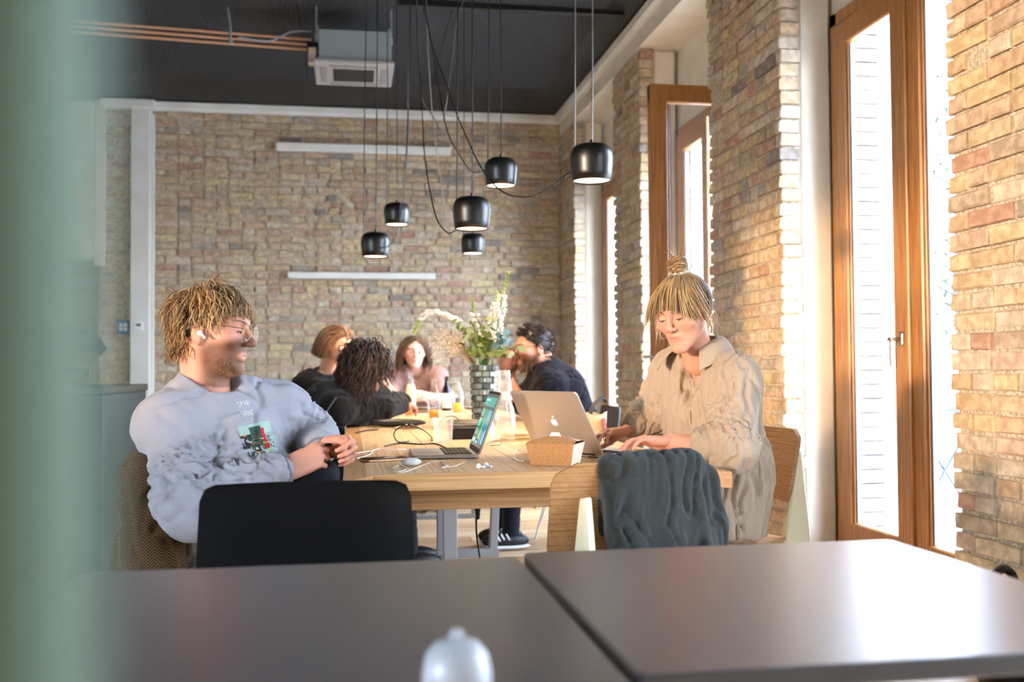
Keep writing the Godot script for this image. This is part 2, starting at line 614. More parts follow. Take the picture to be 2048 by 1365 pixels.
func build_setting() -> void:
	for k in 6:
		stretcher_shapes.append(brick_shape(0.245, 100 + k))
		header_shapes.append(brick_shape(0.118, 200 + k))
		stretchers.append(stretcher_shapes[k].mesh())
		headers.append(header_shapes[k].mesh())
	var plaster := plaster_mat()
	var white_paint := plaster_mat("white_paint", Color(0.88, 0.87, 0.84))

	# ---- floor of pale oak boards running across the room
	var fl := setting("floor", "pale oak board floor of the whole room", "floor")
	put("subfloor", box_mesh(Vector3(9.0, 0.1, 16.0), 0, Vector3(-1.8, -0.085, -4.0)), mat("subfloor", Color(0.25, 0.2, 0.16), 0.9), fl)
	var boards := []
	for k in 3:
		boards.append(box_mesh(Vector3(2.2 + k * 0.45, 0.035, 0.176), 0.003))
	var tones := [Color(0.84, 0.72, 0.56), Color(0.80, 0.66, 0.50), Color(0.87, 0.77, 0.62), Color(0.76, 0.62, 0.46)]
	var z := 3.4
	var row := 0
	while z > -11.1:
		var x := -6.3 + rng.randf_range(-1.2, 0.0)
		while x < 2.68:
			var k := rng.randi() % 3
			var len := 2.2 + k * 0.45
			if x + len > -5.3:
				var tone := rng.randi() % 4
				var stop := minf(x + len, 2.66)
				put("plank", boards[k], wood_mat("floor_oak_%d" % tone, tones[tone], 0, 0.42, Color(0.72, 0.62, 0.5), 6.0), fl, Transform3D(Basis.from_scale(Vector3((stop - x) / len, 1, 1)), Vector3((x + stop) * 0.5, -0.0175, z)))
			x += len + 0.002
		z -= 0.178
		row += 1

	# ---- ceiling: smooth black slab, with rough black sound panels under it
	var ce := setting("ceiling", "black painted ceiling with rough sound panels", "ceiling")
	put("slab", box_mesh(Vector3(9.0, 0.2, 16.0), 0, Vector3(-1.8, CEIL_Y + 0.12, -4.0)), mat("ceiling_black", Color(0.115, 0.115, 0.118), 0.55), ce)
	var rough_tex := noise_tex("felt", 0.03, Color(0.45, 0.45, 0.47), Color(1, 1, 1), 5, 1024)
	var rough_h := noise_tex("felt_h", 0.06, Color.BLACK, Color.WHITE, 4, 512)
	var felt := mat("sound_panel", Color(0.28, 0.275, 0.28), 0.9, 0.0, {"albedo_texture": rough_tex, "heightmap_texture": rough_h, "heightmap_scale": 1.5, "uv1_world_triplanar": true, "uv1_triplanar": true, "uv1_scale": Vector3(1.6, 1.6, 1.6)})
	var panel := box_mesh(Vector3(1.195, 0.03, 2.395), 0.003)
	for ix in 5:
		for iz in 5:
			put("sound_panel", panel, felt, ce, Transform3D(Basis.IDENTITY, Vector3(1.40 - ix * 1.2, CEIL_Y + 0.004, -8.66 + iz * 2.4)))

	# ---- brick end wall with a white column, cornices and a doorway
	var bw := setting("wall_back", "bare brick end wall with pale uneven mortar", "wall")
	put("mortar_bed", box_mesh(Vector3(4.9, 4.1, 0.2), 0, Vector3(0.15, 1.95, BACK_Z - 0.121)), mortar_mat(), bw)
	put("mortar_bed", box_mesh(Vector3(0.55, 4.1, 0.2), 0, Vector3(-2.33, 1.95, BACK_Z - 0.121)), mortar_mat(), bw)
	brickwork(bw, Transform3D(Basis.IDENTITY, Vector3(-2.06, 0, BACK_Z)), 4.40, 3.80, 11, 262, 0, [], Vector2(2.1, 2.75))
	brickwork(bw, Transform3D(Basis.IDENTITY, Vector3(-2.58, 0, BACK_Z - 0.01)), 0.34, 3.80, 12, 38, 0, [], Vector2(0.2, 1.6))
	# plastered wall and doorway beyond the column
	put("plaster_face", box_mesh(Vector3(0.12, 2.3, 0.2), 0.01, Vector3(-2.60, 3.29, BACK_Z - 0.10)), plaster, bw)
	put("plaster_face", box_mesh(Vector3(3.2, 1.66, 0.2), 0.01, Vector3(-4.15, 3.05, BACK_Z - 0.11)), plaster, bw)
	put("plaster_face", box_mesh(Vector3(1.6, 2.3, 0.2), 0.01, Vector3(-5.3, 1.15, BACK_Z - 0.11)), plaster, bw)
	var hall := setting("wall_hall", "pale yellow plaster wall seen through the doorway", "wall")
	var yellow := plaster_mat("yellow_plaster", Color(0.93, 0.86, 0.70))
	put("far_face", box_mesh(Vector3(3.6, 3.0, 0.1), 0, Vector3(-3.6, 1.5, -13.4)), yellow, hall)
	put("side_face", box_mesh(Vector3(0.1, 3.0, 2.3), 0, Vector3(-2.40, 1.5, -12.3)), yellow, hall)
	put("side_face", box_mesh(Vector3(0.1, 3.0, 2.3), 0, Vector3(-5.2, 1.5, -12.3)), yellow, hall)
	put("top_face", box_mesh(Vector3(3.6, 0.1, 2.3), 0, Vector3(-3.6, 2.9, -12.28)), yellow, hall)
	put("hall_floor", box_mesh(Vector3(3.6, 0.1, 2.3), 0, Vector3(-3.6, -0.05, -12.28)), wood_mat("floor_oak_0", tones[0], 0), hall)
	var door := setting("door_1", "white framed inner door seen through the doorway", "door")
	put("door_frame", box_mesh(Vector3(0.09, 2.12, 0.06), 0.008, Vector3(-3.02, 1.06, -13.30)), white_paint, door)
	put("door_frame", box_mesh(Vector3(0.09, 2.12, 0.06), 0.008, Vector3(-4.00, 1.06, -13.30)), white_paint, door)
	put("door_frame", box_mesh(Vector3(1.07, 0.09, 0.06), 0.008, Vector3(-3.51, 2.16, -13.30)), white_paint, door)
	put("door_leaf", box_mesh(Vector3(0.89, 2.1, 0.04), 0.005, Vector3(-3.51, 1.06, -13.325)), plaster_mat("door_paint", Color(0.86, 0.82, 0.70)), door)
	var col := setting("column_1", "white square column against the brick end wall", "column")
	put("shaft", box_mesh(Vector3(0.195, 3.80, 0.14), 0.008, Vector3(-2.165, 1.90, BACK_Z + 0.06)), white_paint, col)
	put("side_strip", box_mesh(Vector3(0.03, 3.74, 0.06), 0.004, Vector3(-2.053, 1.88, BACK_Z + 0.03)), white_paint, col)  # narrow white strip beside the shaft
	# cornices: a flat band with a rounded foot
	var tb := setting("trim_1", "white cornice along the top of the brick end wall", "cornice")
	var prof := [Vector2(0, 3.795), Vector2(0.03, 3.80), Vector2(0.055, 3.825), Vector2(0.06, 3.885), Vector2(0, 3.885)]
	var tsh := Shape.new()
	for k in prof.size() - 1:
		tsh.quad(Vector3(-2.06, prof[k].y, BACK_Z + prof[k].x), Vector3(RIGHT_X, prof[k].y, BACK_Z + prof[k].x), Vector3(RIGHT_X, prof[k + 1].y, BACK_Z + prof[k + 1].x), Vector3(-2.06, prof[k + 1].y, BACK_Z + prof[k + 1].x), Vector3(0, -0.3, 1))
	put("cornice", tsh.mesh(), white_paint, tb)
	put("cornice_block", box_mesh(Vector3(0.55, 0.09, 0.16), 0.01, Vector3(-2.29, 3.835, BACK_Z + 0.08)), white_paint, tb)
	var tr := setting("trim_2", "grey-white cornice along the top of the window wall", "cornice")
	var t2 := Shape.new()
	for k in prof.size() - 1:
		t2.quad(Vector3(RIGHT_X - prof[k].x, prof[k].y, BACK_Z), Vector3(RIGHT_X - prof[k].x, prof[k].y, 3.5), Vector3(RIGHT_X - prof[k + 1].x, prof[k + 1].y, 3.5), Vector3(RIGHT_X - prof[k + 1].x, prof[k + 1].y, BACK_Z), Vector3(-1, -0.3, 0))
	put("cornice", t2.mesh(), white_paint, tr)

	# ---- window wall: brick piers between tall recesses, plaster above
	var rw := setting("wall_right", "window wall of brick piers and cream plaster reveals", "wall")
	put("plaster_head", box_mesh(Vector3(0.7, 0.30, 14.6), 0.004, Vector3(RIGHT_X + 0.352, 3.81, -3.7)), plaster, rw)
	# [far z, near z] of each pier; recesses lie between
	var piers := [[-11.1, -10.248], [-8.678, -7.823], [-6.262, -5.149], [-3.605, -1.9], [-0.35, 3.5]]
	for k in piers.size():
		var z0: float = piers[k][0]
		var z1: float = piers[k][1]
		var w := z1 - z0
		var mid := (z0 + z1) * 0.5
		var pier := setting("pillar_%d" % (k + 1), ["brick pier in the far corner beside the end wall", "brick pier between the farthest window and the open window leaf", "wide brick pier behind the woman in the linen shirt", "near brick pier beside the handled window, black can at its foot", "brick pier outside the view"][k], "pillar")
		put("mortar_bed", box_mesh(Vector3(0.100, 3.66, w - 0.045), 0, Vector3(RIGHT_X + 0.019 + 0.050, 1.83, mid)), mortar_mat(), pier)
		put("plaster_core", box_mesh(Vector3(0.20, 3.66, w - 0.05), 0.02, Vector3(RIGHT_X + 0.222, 1.83, mid)), plaster, pier)
		put("outer_core", box_mesh(Vector3(0.28, 3.95, w + 0.10), 0.0, Vector3(RIGHT_X + 0.50, 1.83, mid)), plaster_mat("outer_white", Color(0.86, 0.84, 0.80)), pier)
		# bricks: local x runs towards the camera (+z), faces look into the room (-x)
		var b := Basis(Vector3(0, 0, 1), Vector3(0, 1, 0), Vector3(-1, 0, 0))
		if k < 4:
			brickwork(pier, Transform3D(b, Vector3(RIGHT_X, 0, z0)), w, 3.66, 31 + k, 300, 0, [], Vector2(0.0 if k == 3 else w, 1.5))
		else:
			put("plaster_face", box_mesh(Vector3(0.1, 3.66, w), 0, Vector3(RIGHT_X + 0.05, 1.83, mid)), plaster, pier)
	for k in 4:
		var z0: float = piers[k][1]
		var z1: float = piers[k + 1][0]
		var w := z1 - z0
		# plaster over the frame, and the outer skin above it
		put("window_head", box_mesh(Vector3(0.30, 0.73, w + 0.2), 0.004, Vector3(RIGHT_X + 0.50, 3.325, (z0 + z1) * 0.5)), plaster, rw)
		french_window(k, z0, z1)

	# ---- the rest of the room: unseen walls placed to shape daylight, and a near post
	var lw := setting("unseen_wall_left", "unseen plaster wall left of the view, its opening placed to let the low sun in", "wall")
	for d in [[-11.1, -0.35], [2.60, 3.6]]:
		put("plaster_face", box_mesh(Vector3(0.3, 4.1, d[1] - d[0]), 0, Vector3(-5.25, 1.95, (d[0] + d[1]) * 0.5)), plaster, lw)
	put("plaster_face", box_mesh(Vector3(0.3, 1.40, 1.75), 0, Vector3(-5.25, 3.30, 0.525)), plaster, lw)  # out of view; heads limit how high the sun lights the piers
	put("plaster_face", box_mesh(Vector3(0.3, 0.65, 1.20), 0, Vector3(-5.25, 3.675, 2.0)), plaster, lw)
	put("plaster_face", box_mesh(Vector3(0.3, 1.40, 2.95), 0, Vector3(-5.25, 0.60, 1.125)), plaster, lw)  # out of view; sill height shades the table front from the sun
	var nw := setting("unseen_wall_near", "unseen plaster wall behind the camera, closed to darken the near faces", "wall")
	put("plaster_face", box_mesh(Vector3(8.2, 4.1, 0.3), 0, Vector3(-1.3, 1.95, 3.65)), plaster, nw)  # out of view; left without openings to darken faces turned to the camera
	var back_post := setting("trim_3", "sage green painted door post close to the camera", "door post")
	var green := mat("sage_paint", Color(0.38, 0.465, 0.375), 0.6)
	# its edge stands just beside the lens
	var pb := Basis.from_euler(Vector3(0, LOOK.y + 0.39, 0))
	put("post", Shape.new().box(Vector3(-0.05, 0, -0.03), Vector3(0.10, 2.10, 0.06), Basis.IDENTITY, 0.004).mesh(), green, back_post, Transform3D(pb, Vector3(-0.0227, 1.05, -0.0947)))

func french_window(k: int, z0: float, z1: float) -> void:
	# z0: far side of the opening, z1: near side. Two leaves in an oak frame; in the second opening the near leaf stands open.
	var win := setting("window_%d" % (k + 1), ["far oak framed window beside the end wall", "oak framed window with one leaf swung open into the room", "tall oak framed window with a steel lever handle beside the near pier", "oak framed window beside the camera"][k], "window")
	var oak := wood_mat("window_oak", Color(0.74, 0.53, 0.31), 1, 0.38, Color(0.66, 0.56, 0.46), 12.0)
	var x := RIGHT_X + 0.345
	var top := 2.985
	for e in [[z0, 1.0], [z1, -1.0]]:
		put("frame_post", box_mesh(Vector3(0.085, top, 0.075), 0.006, Vector3(x, top * 0.5, e[0] + e[1] * 0.0375)), oak, win)
	put("frame_head", box_mesh(Vector3(0.085, 0.075, z1 - z0), 0.006, Vector3(x, top - 0.0375, (z0 + z1) * 0.5)), oak, win)
	put("threshold", box_mesh(Vector3(0.22, 0.04, z1 - z0), 0.006, Vector3(x, 0.02, (z0 + z1) * 0.5)), mat("steel_sill", Color(0.62, 0.62, 0.62), 0.4, 0.8), win)
	var w := (z1 - z0 - 0.15) * 0.5
	for side in 2:
		var leaf := Node3D.new()
		leaf.name = "leaf"
		win.add_child(leaf, true)
		var hinge := z0 + 0.07 if side == 0 else z1 - 0.07
		leaf.position = Vector3(x - 0.03, 0.05, hinge)
		# local x runs from the hinge to the meeting edge, local z into the room
		var dir := 1.0 if side == 0 else -1.0
		leaf.basis = Basis(Vector3(0, 0, dir), Vector3(0, 1, 0), Vector3(-1, 0, 0))
		if k == 1 and side == 1:
			leaf.position = Vector3(x - 0.04, 0.05, z1 - 0.02)
			leaf.basis = Basis(Vector3(-1, 0, 0), Vector3(0, 1, 0), Vector3(0, 0, 1))
		var lh := top - 0.075 - 0.06
		var st := 0.125 if side == 0 else 0.12
		for q in [st * 0.5, w - st * 0.5]:
			put("stile", box_mesh(Vector3(st, lh, 0.062), 0.008, Vector3(q, lh * 0.5, 0)), oak, leaf)
		for q in [0.075, lh - st * 0.5]:
			put("rail", box_mesh(Vector3(w, 0.15 if q < 1 else st, 0.06), 0.008, Vector3(w * 0.5, q, -0.001)), oak, leaf)
		# bead round the glass and a grey gasket
		var grey := mat("gasket", Color(0.45, 0.45, 0.48), 0.5)
		for q in [st + 0.008, w - st - 0.008]:
			put("bead", box_mesh(Vector3(0.016, lh - 0.28, 0.040), 0.003, Vector3(q, lh * 0.5 + 0.01, 0.0)), oak, leaf)
			put("gasket", box_mesh(Vector3(0.012, lh - 0.29, 0.02), 0.0, Vector3(q + (0.013 if q < w * 0.5 else -0.013), lh * 0.5 + 0.01, 0.0)), grey, leaf)
		put("pane", box_mesh(Vector3(w - 2.0 * st + 0.02, lh - 0.26, 0.006), 0, Vector3(w * 0.5, lh * 0.5 + 0.012, 0)), glass("window_glass", Color(1, 1, 1, 0.03)), leaf)
		if side == (0 if k == 2 else 1):
			window_handle(leaf, Vector3(w - st * 0.42, 1.11 if k == 2 else 1.05, 0.031), -1.0 if k == 2 else 1.0)
		if side == 0:
			put("cover_strip", box_mesh(Vector3(0.05, lh, 0.02), 0.006, Vector3(w + 0.01, lh * 0.5, 0.038)), oak, leaf)

func window_handle(leaf: Node3D, at: Vector3, way: float) -> void:
	# a steel plate with a cranked lever
	var steel := mat("brushed_steel", Color(0.72, 0.71, 0.69), 0.3, 1.0)
	var h := put("handle", Shape.new().slab(round_rect(0.032, 0.075, 0.015), 0.010, Transform3D(Basis.IDENTITY, at + Vector3(0, 0, 0.005)), 0.002).mesh(), steel, leaf)
	if way < 0:
		# hanging lever
		put("lever", Shape.new().tube(curve([at + Vector3(0, 0, 0.005), at + Vector3(0, 0, 0.045), at + Vector3(-0.012, 0, 0.056), at + Vector3(-0.02, -0.01, 0.058), at + Vector3(-0.02, -0.13, 0.058)], 4), 0.010, 10).mesh(), steel, h)
	else:
		put("lever", Shape.new().tube(curve([at + Vector3(0, 0, 0.005), at + Vector3(0, 0, 0.045), at + Vector3(0.012, 0, 0.056), at + Vector3(0.13, 0, 0.058)], 4), 0.010, 10).mesh(), steel, h)

# ================================================================== OUTSIDE THE WINDOWS
func build_outside() -> void:
	var ground := setting("ground", "pale paved terrace outside the windows", "ground")
	put("paving", box_mesh(Vector3(30.0, 0.1, 50.0), 0, Vector3(RIGHT_X + 0.64 + 15.0, -0.12, -10.0)), plaster_mat("paving", Color(0.80, 0.79, 0.76)), ground)
	# brick ends on the outer jambs
	for k in [1, 2]:
		var near: float = [0.0, -7.823, -5.149][k]
		var jamb := setting("pillar_%d" % (k + 5), ["", "white brick outer jamb of the open window", "white brick outer jamb of the handled window"][k], "pillar")
		var rows := 45
		for j in rows:
			put("brick", headers[j % 6], mat("white_brick", Color(0.90, 0.87, 0.84), 0.9), jamb, Transform3D(Basis.from_scale(Vector3(1.15, 1.0, 0.3)), Vector3(RIGHT_X + 0.475, 0.04 + j * 0.0775, near + 0.075)))
		put("mortar_bed", box_mesh(Vector3(0.15, 3.6, 0.02), 0, Vector3(RIGHT_X + 0.475, 1.8, near + 0.055)), mat("grey_joint", Color(0.15, 0.14, 0.135), 0.95), jamb)
	# a light folding table and a chair stand on the terrace
	var steel := mat("terrace_steel", Color(0.12, 0.14, 0.135), 0.7)
	var gt := thing("garden_table", "light folding garden table outside the handled window", "table", Vector3(4.0, -0.07, -6.5))
	put("top", Shape.new().slab(round_rect(0.75, 0.6, 0.03), 0.025, Transform3D(Basis(Vector3.RIGHT, Vector3.FORWARD, Vector3.UP), Vector3(0, 0.80, 0)), 0.004).mesh(), steel, gt)
	for s in [-1, 1]:
		put("leg", Shape.new().tube([Vector3(-0.26, 0, s * 0.26), Vector3(0.26, 0.79, s * 0.26)], 0.012, 8).mesh(), steel, gt)
		put("leg", Shape.new().tube([Vector3(0.26, 0, s * 0.24), Vector3(-0.26, 0.79, s * 0.24)], 0.012, 8).mesh(), steel, gt)
	put("brace", Shape.new().tube([Vector3(-0.2, 0.09, -0.25), Vector3(-0.2, 0.09, 0.25)], 0.008, 6).mesh(), steel, gt)
	# trees
	var bark := mat("bark", Color(0.16, 0.145, 0.13), 0.95)
	var leaf_a := mat("tree_leaf", Color(0.165, 0.21, 0.155), 0.8, 0.0, {"metallic_specular": 0.1})
	var spots := [[8.6, -12.4, 5.2], [11.5, -17.5, 6.0], [7.4, -15.8, 5.0], [9.8, -9.0, 5.4]]
	for k in spots.size():
		var s: Array = spots[k]
		var tr := thing("garden_tree", ["slender tree with pale leaves beyond the garden table", "tall pale tree far behind the terrace", "small leafy tree beyond the open window leaf", "leafy tree at the edge of the terrace"][k], "tree", Vector3(s[0], -0.07, s[1]), 0.0, "trees beyond the terrace")
		var r := RandomNumberGenerator.new()
		r.seed = 50 + k
		var trunk := Shape.new().tube(curve([Vector3.ZERO, Vector3(0.08, 1.2, 0.05), Vector3(-0.05, 2.6, 0.1), Vector3(0.1, s[2] * 0.9, 0)], 5), [0.11, 0.10, 0.1, 0.1, 0.09, 0.09, 0.09, 0.08, 0.08, 0.07, 0.07, 0.06, 0.05, 0.04, 0.03, 0.02], 8)
		for q in 9:
			var y := r.randf_range(1.3, s[2] * 0.85)
			var a := r.randf() * TAU
			trunk.tube([Vector3(0.02, y, 0.05), Vector3(cos(a) * 0.6, y + 0.4, sin(a) * 0.6), Vector3(cos(a) * 1.2, y + 0.6, sin(a) * 1.2)], [0.04, 0.025, 0.01], 5)
		put("trunk", trunk.mesh(), bark, tr)
		var crown := Shape.new()
		for q in 900:
			var a := r.randf() * TAU
			var y := r.randf_range(1.1, s[2])
			var rad := 1.5 * sqrt(r.randf()) * (0.5 + 0.5 * sin(clampf((y - 1.0) / (s[2] - 1.0), 0, 1) * PI))
			var p := Vector3(cos(a) * rad, y, sin(a) * rad)
			var b := Basis.from_euler(Vector3(r.randf() * TAU, r.randf() * TAU, r.randf() * TAU))
			var w := r.randf_range(0.04, 0.09)
			crown.quad(p - b.x * w, p - b.y * w * 0.5, p + b.x * w, p + b.y * w * 0.5 + b.z * 0.01)
		put("crown", crown.mesh(), leaf_a, tr)

# ================================================================== FURNITURE
func oak(key := "oak", along := 2, c := Color(0.83, 0.67, 0.47)) -> StandardMaterial3D:
	return wood_mat(key, c, along, 0.36, Color(0.84, 0.76, 0.66), 7.0)

func build_furniture() -> void:
	communal_table()
	black_tables()
	chairs()
	bar_counter()
	# can beside the near pier
	var black := mat("can_black", Color(0.03, 0.03, 0.032), 0.35)
	var wc := thing("watering_can", "black watering can on the floor beside the near brick pier", "watering can", Vector3(2.12, 0, -2.93), 0.5)
	put("body", Shape.new().lathe([Vector2(0.0, 0.0), Vector2(0.115, 0.0), Vector2(0.122, 0.01), Vector2(0.118, 0.12), Vector2(0.095, 0.24), Vector2(0.06, 0.30), Vector2(0.05, 0.31), Vector2(0.045, 0.305), Vector2(0.0, 0.27)], Vector3.ZERO, 28).mesh(), black, wc)
	put("handle", Shape.new().tube(curve([Vector3(-0.09, 0.10, 0), Vector3(-0.17, 0.20, 0), Vector3(-0.16, 0.34, 0), Vector3(-0.10, 0.385, 0), Vector3(-0.03, 0.36, 0), Vector3(0.0, 0.295, 0)], 6), 0.014, 10).mesh(), black, wc)
	put("spout", Shape.new().tube(curve([Vector3(0.09, 0.06, 0), Vector3(0.18, 0.16, 0), Vector3(0.26, 0.36, 0)], 6), [0.03, 0.028, 0.026, 0.024, 0.022, 0.021, 0.02, 0.018, 0.017, 0.016, 0.015, 0.014, 0.013], 10).mesh(), black, wc)

func communal_table() -> void:
	var t := thing("communal_table", "long pale oak communal table on grey steel frames", "table")
	var far := -7.3
	var y := TOP_Y - 0.023
	var lay := Basis(Vector3(1, 0, 0), Vector3(0, 0, 1), Vector3(0, -1, 0))   # slab outline (x, z), thick along y
	# four boards between two edge strips; the strips run on in small horns at the near end
	var bw := (1.046 - 0.062 + 0.02 - 0.062 - 0.02) / 4.0
	for k in 4:
		var x0 := 0.043 + k * (0.940 / 4.0)
		var x1 := x0 + 0.940 / 4.0 - 0.0008
		put("top_board", Shape.new().box(Vector3((x0 + x1) * 0.5, y, (-2.786 + far) * 0.5), Vector3(x1 - x0, 0.046, -2.786 - far), Basis.IDENTITY, 0.0015).mesh(), oak("oak_top_%d" % (k % 2), 2, [Color(0.88, 0.75, 0.58), Color(0.865, 0.73, 0.555)][k % 2]), t)
	put("end_board", box_mesh(Vector3(0.9385, 0.0465, 0.02), 0.0012, Vector3(0.513, y, -2.7755)), oak("oak_end", 0, Color(0.80, 0.635, 0.44)), t)
	var horn := [Vector2(-0.02, -2.640), Vector2(0.012, -2.672), Vector2(0.035, -2.700), Vector2(0.052, -2.725), Vector2(0.060, -2.755), Vector2(0.0605, -2.784), Vector2(0.0425, -2.786), Vector2(0.0425, far), Vector2(-0.02, far)]
	for s in 2:
		var p := PackedVector2Array()
		for q in horn:
			p.append(q if s == 0 else Vector2(1.026 - q.x, q.y))
		put("edge_strip", Shape.new().slab(p, 0.046, Transform3D(lay, Vector3(0, y, 0)), 0.0015).mesh(), oak("oak_strip", 2, Color(0.78, 0.60, 0.41)), t)
	put("apron", box_mesh(Vector3(0.70, 0.064, 0.03), 0.002, Vector3(0.515, 0.661, -2.86)), oak("oak_apron", 0, Color(0.70, 0.54, 0.37)), t)
	put("apron", box_mesh(Vector3(0.70, 0.064, 0.03), 0.002, Vector3(0.515, 0.661, far + 0.1)), oak("oak_apron", 0), t)
	for x in [0.18, 0.85]:
		put("apron", box_mesh(Vector3(0.03, 0.064, 4.3), 0.002, Vector3(x, 0.661, -5.03)), oak("oak_apron_long", 2, Color(0.70, 0.54, 0.37)), t)
	var grey := mat("frame_grey", Color(0.54, 0.53, 0.53), 0.45, 0.2)
	for z in [-3.64, -6.9]:
		for x in [0.16, 0.86]:
			put("leg", box_mesh(Vector3(0.06, 0.66, 0.05), 0.004, Vector3(x, 0.35, z)), grey, t)
		put("foot_bar", box_mesh(Vector3(0.76, 0.025, 0.06), 0.004, Vector3(0.51, 0.0125, z)), grey, t)
	put("leg", box_mesh(Vector3(0.072, 0.63, 0.04), 0.004, Vector3(0.505, 0.315, -5.12)), grey, t)
	put("leg", box_mesh(Vector3(0.05, 0.63, 0.04), 0.004, Vector3(0.49, 0.315, -5.46)), grey, t)
	for s in [-1.0, 1.0]:
		put("leg", Shape.new().box(Vector3(0.515 + s * 0.275, 0.32, -5.46), Vector3(0.045, 0.65, 0.05), Basis.from_euler(Vector3(0, 0, -s * 0.055)), 0.004).mesh(), grey, t)
	put("foot_bar", box_mesh(Vector3(0.58, 0.045, 0.06), 0.004, Vector3(0.515, 0.0225, -5.46)), grey, t)
	put("foot_bar", box_mesh(Vector3(0.06, 0.02, 0.34), 0.004, Vector3(0.505, 0.01, -5.28)), grey, t)

func black_tables() -> void:
	var top_mat := mat("black_laminate", Color(0.25, 0.24, 0.25), 0.32, 0.0, {"metallic_specular": 0.72, "clearcoat_enabled": true, "clearcoat": 0.8, "clearcoat_roughness": 0.3})
	var edge := mat("black_edge", Color(0.02, 0.02, 0.022), 0.45)
	var lay := Basis(Vector3(1, 0, 0), Vector3(0, 0, 1), Vector3(0, -1, 0))
	for k in 2:
		var x: float = [-0.066, 0.581][k]
		var w: float = [0.640, 0.626][k]
		var z: float = [-1.205, -1.235][k]
		var t := thing("bistro_table", ["square black bistro table in front of the black chair", "square black bistro table in front of the chair with the draped cardigan"][k], "table", Vector3(x, 0, z), 0.0, "black bistro tables")
		put("top", Shape.new().slab(round_rect(w, 0.640, 0.012, 3), 0.022, Transform3D(lay, Vector3(0, TOP_Y - 0.011, 0)), 0.002).mesh(), top_mat, t)
		put("spider", box_mesh(Vector3(0.40, 0.012, 0.06), 0.002, Vector3(0, TOP_Y - 0.029, 0)), edge, t)
		put("spider", box_mesh(Vector3(0.06, 0.012, 0.40), 0.002, Vector3(0, TOP_Y - 0.030, 0)), edge, t)
		put("column", Shape.new().tube([Vector3(0, 0.02, 0), Vector3(0, TOP_Y - 0.034, 0)], 0.032, 16).mesh(), edge, t)
		for a in 4:
			var d := Vector3(cos(PI * 0.25 + a * PI * 0.5), 0, sin(PI * 0.25 + a * PI * 0.5))
			put("foot", Shape.new().tube([d * 0.02 + Vector3(0, 0.05, 0), d * 0.32 + Vector3(0, 0.018, 0)], [0.028, 0.016], 8).mesh(), edge, t)
	# white shaker at the near edge of the left-hand one
	var ceramic := mat("white_ceramic", Color(0.70, 0.70, 0.71), 0.3)
	var sp := on_y(914, 1420, TOP_Y)
	var sh := thing("table_shaker", "small white domed shaker on a black bistro table", "shaker", Vector3(sp.x, TOP_Y, sp.z))
	put("body", Shape.new().lathe([Vector2(0, 0), Vector2(0.026, 0), Vector2(0.029, 0.004), Vector2(0.030, 0.03), Vector2(0.027, 0.046), Vector2(0.019, 0.056), Vector2(0.008, 0.0605), Vector2(0, 0.061)], Vector3.ZERO, 24).mesh(), ceramic, sh)
	put("knob", Shape.new().ball(Vector3(0, 0.064, 0), Vector3(0.006, 0.005, 0.006)).mesh(), ceramic, sh)

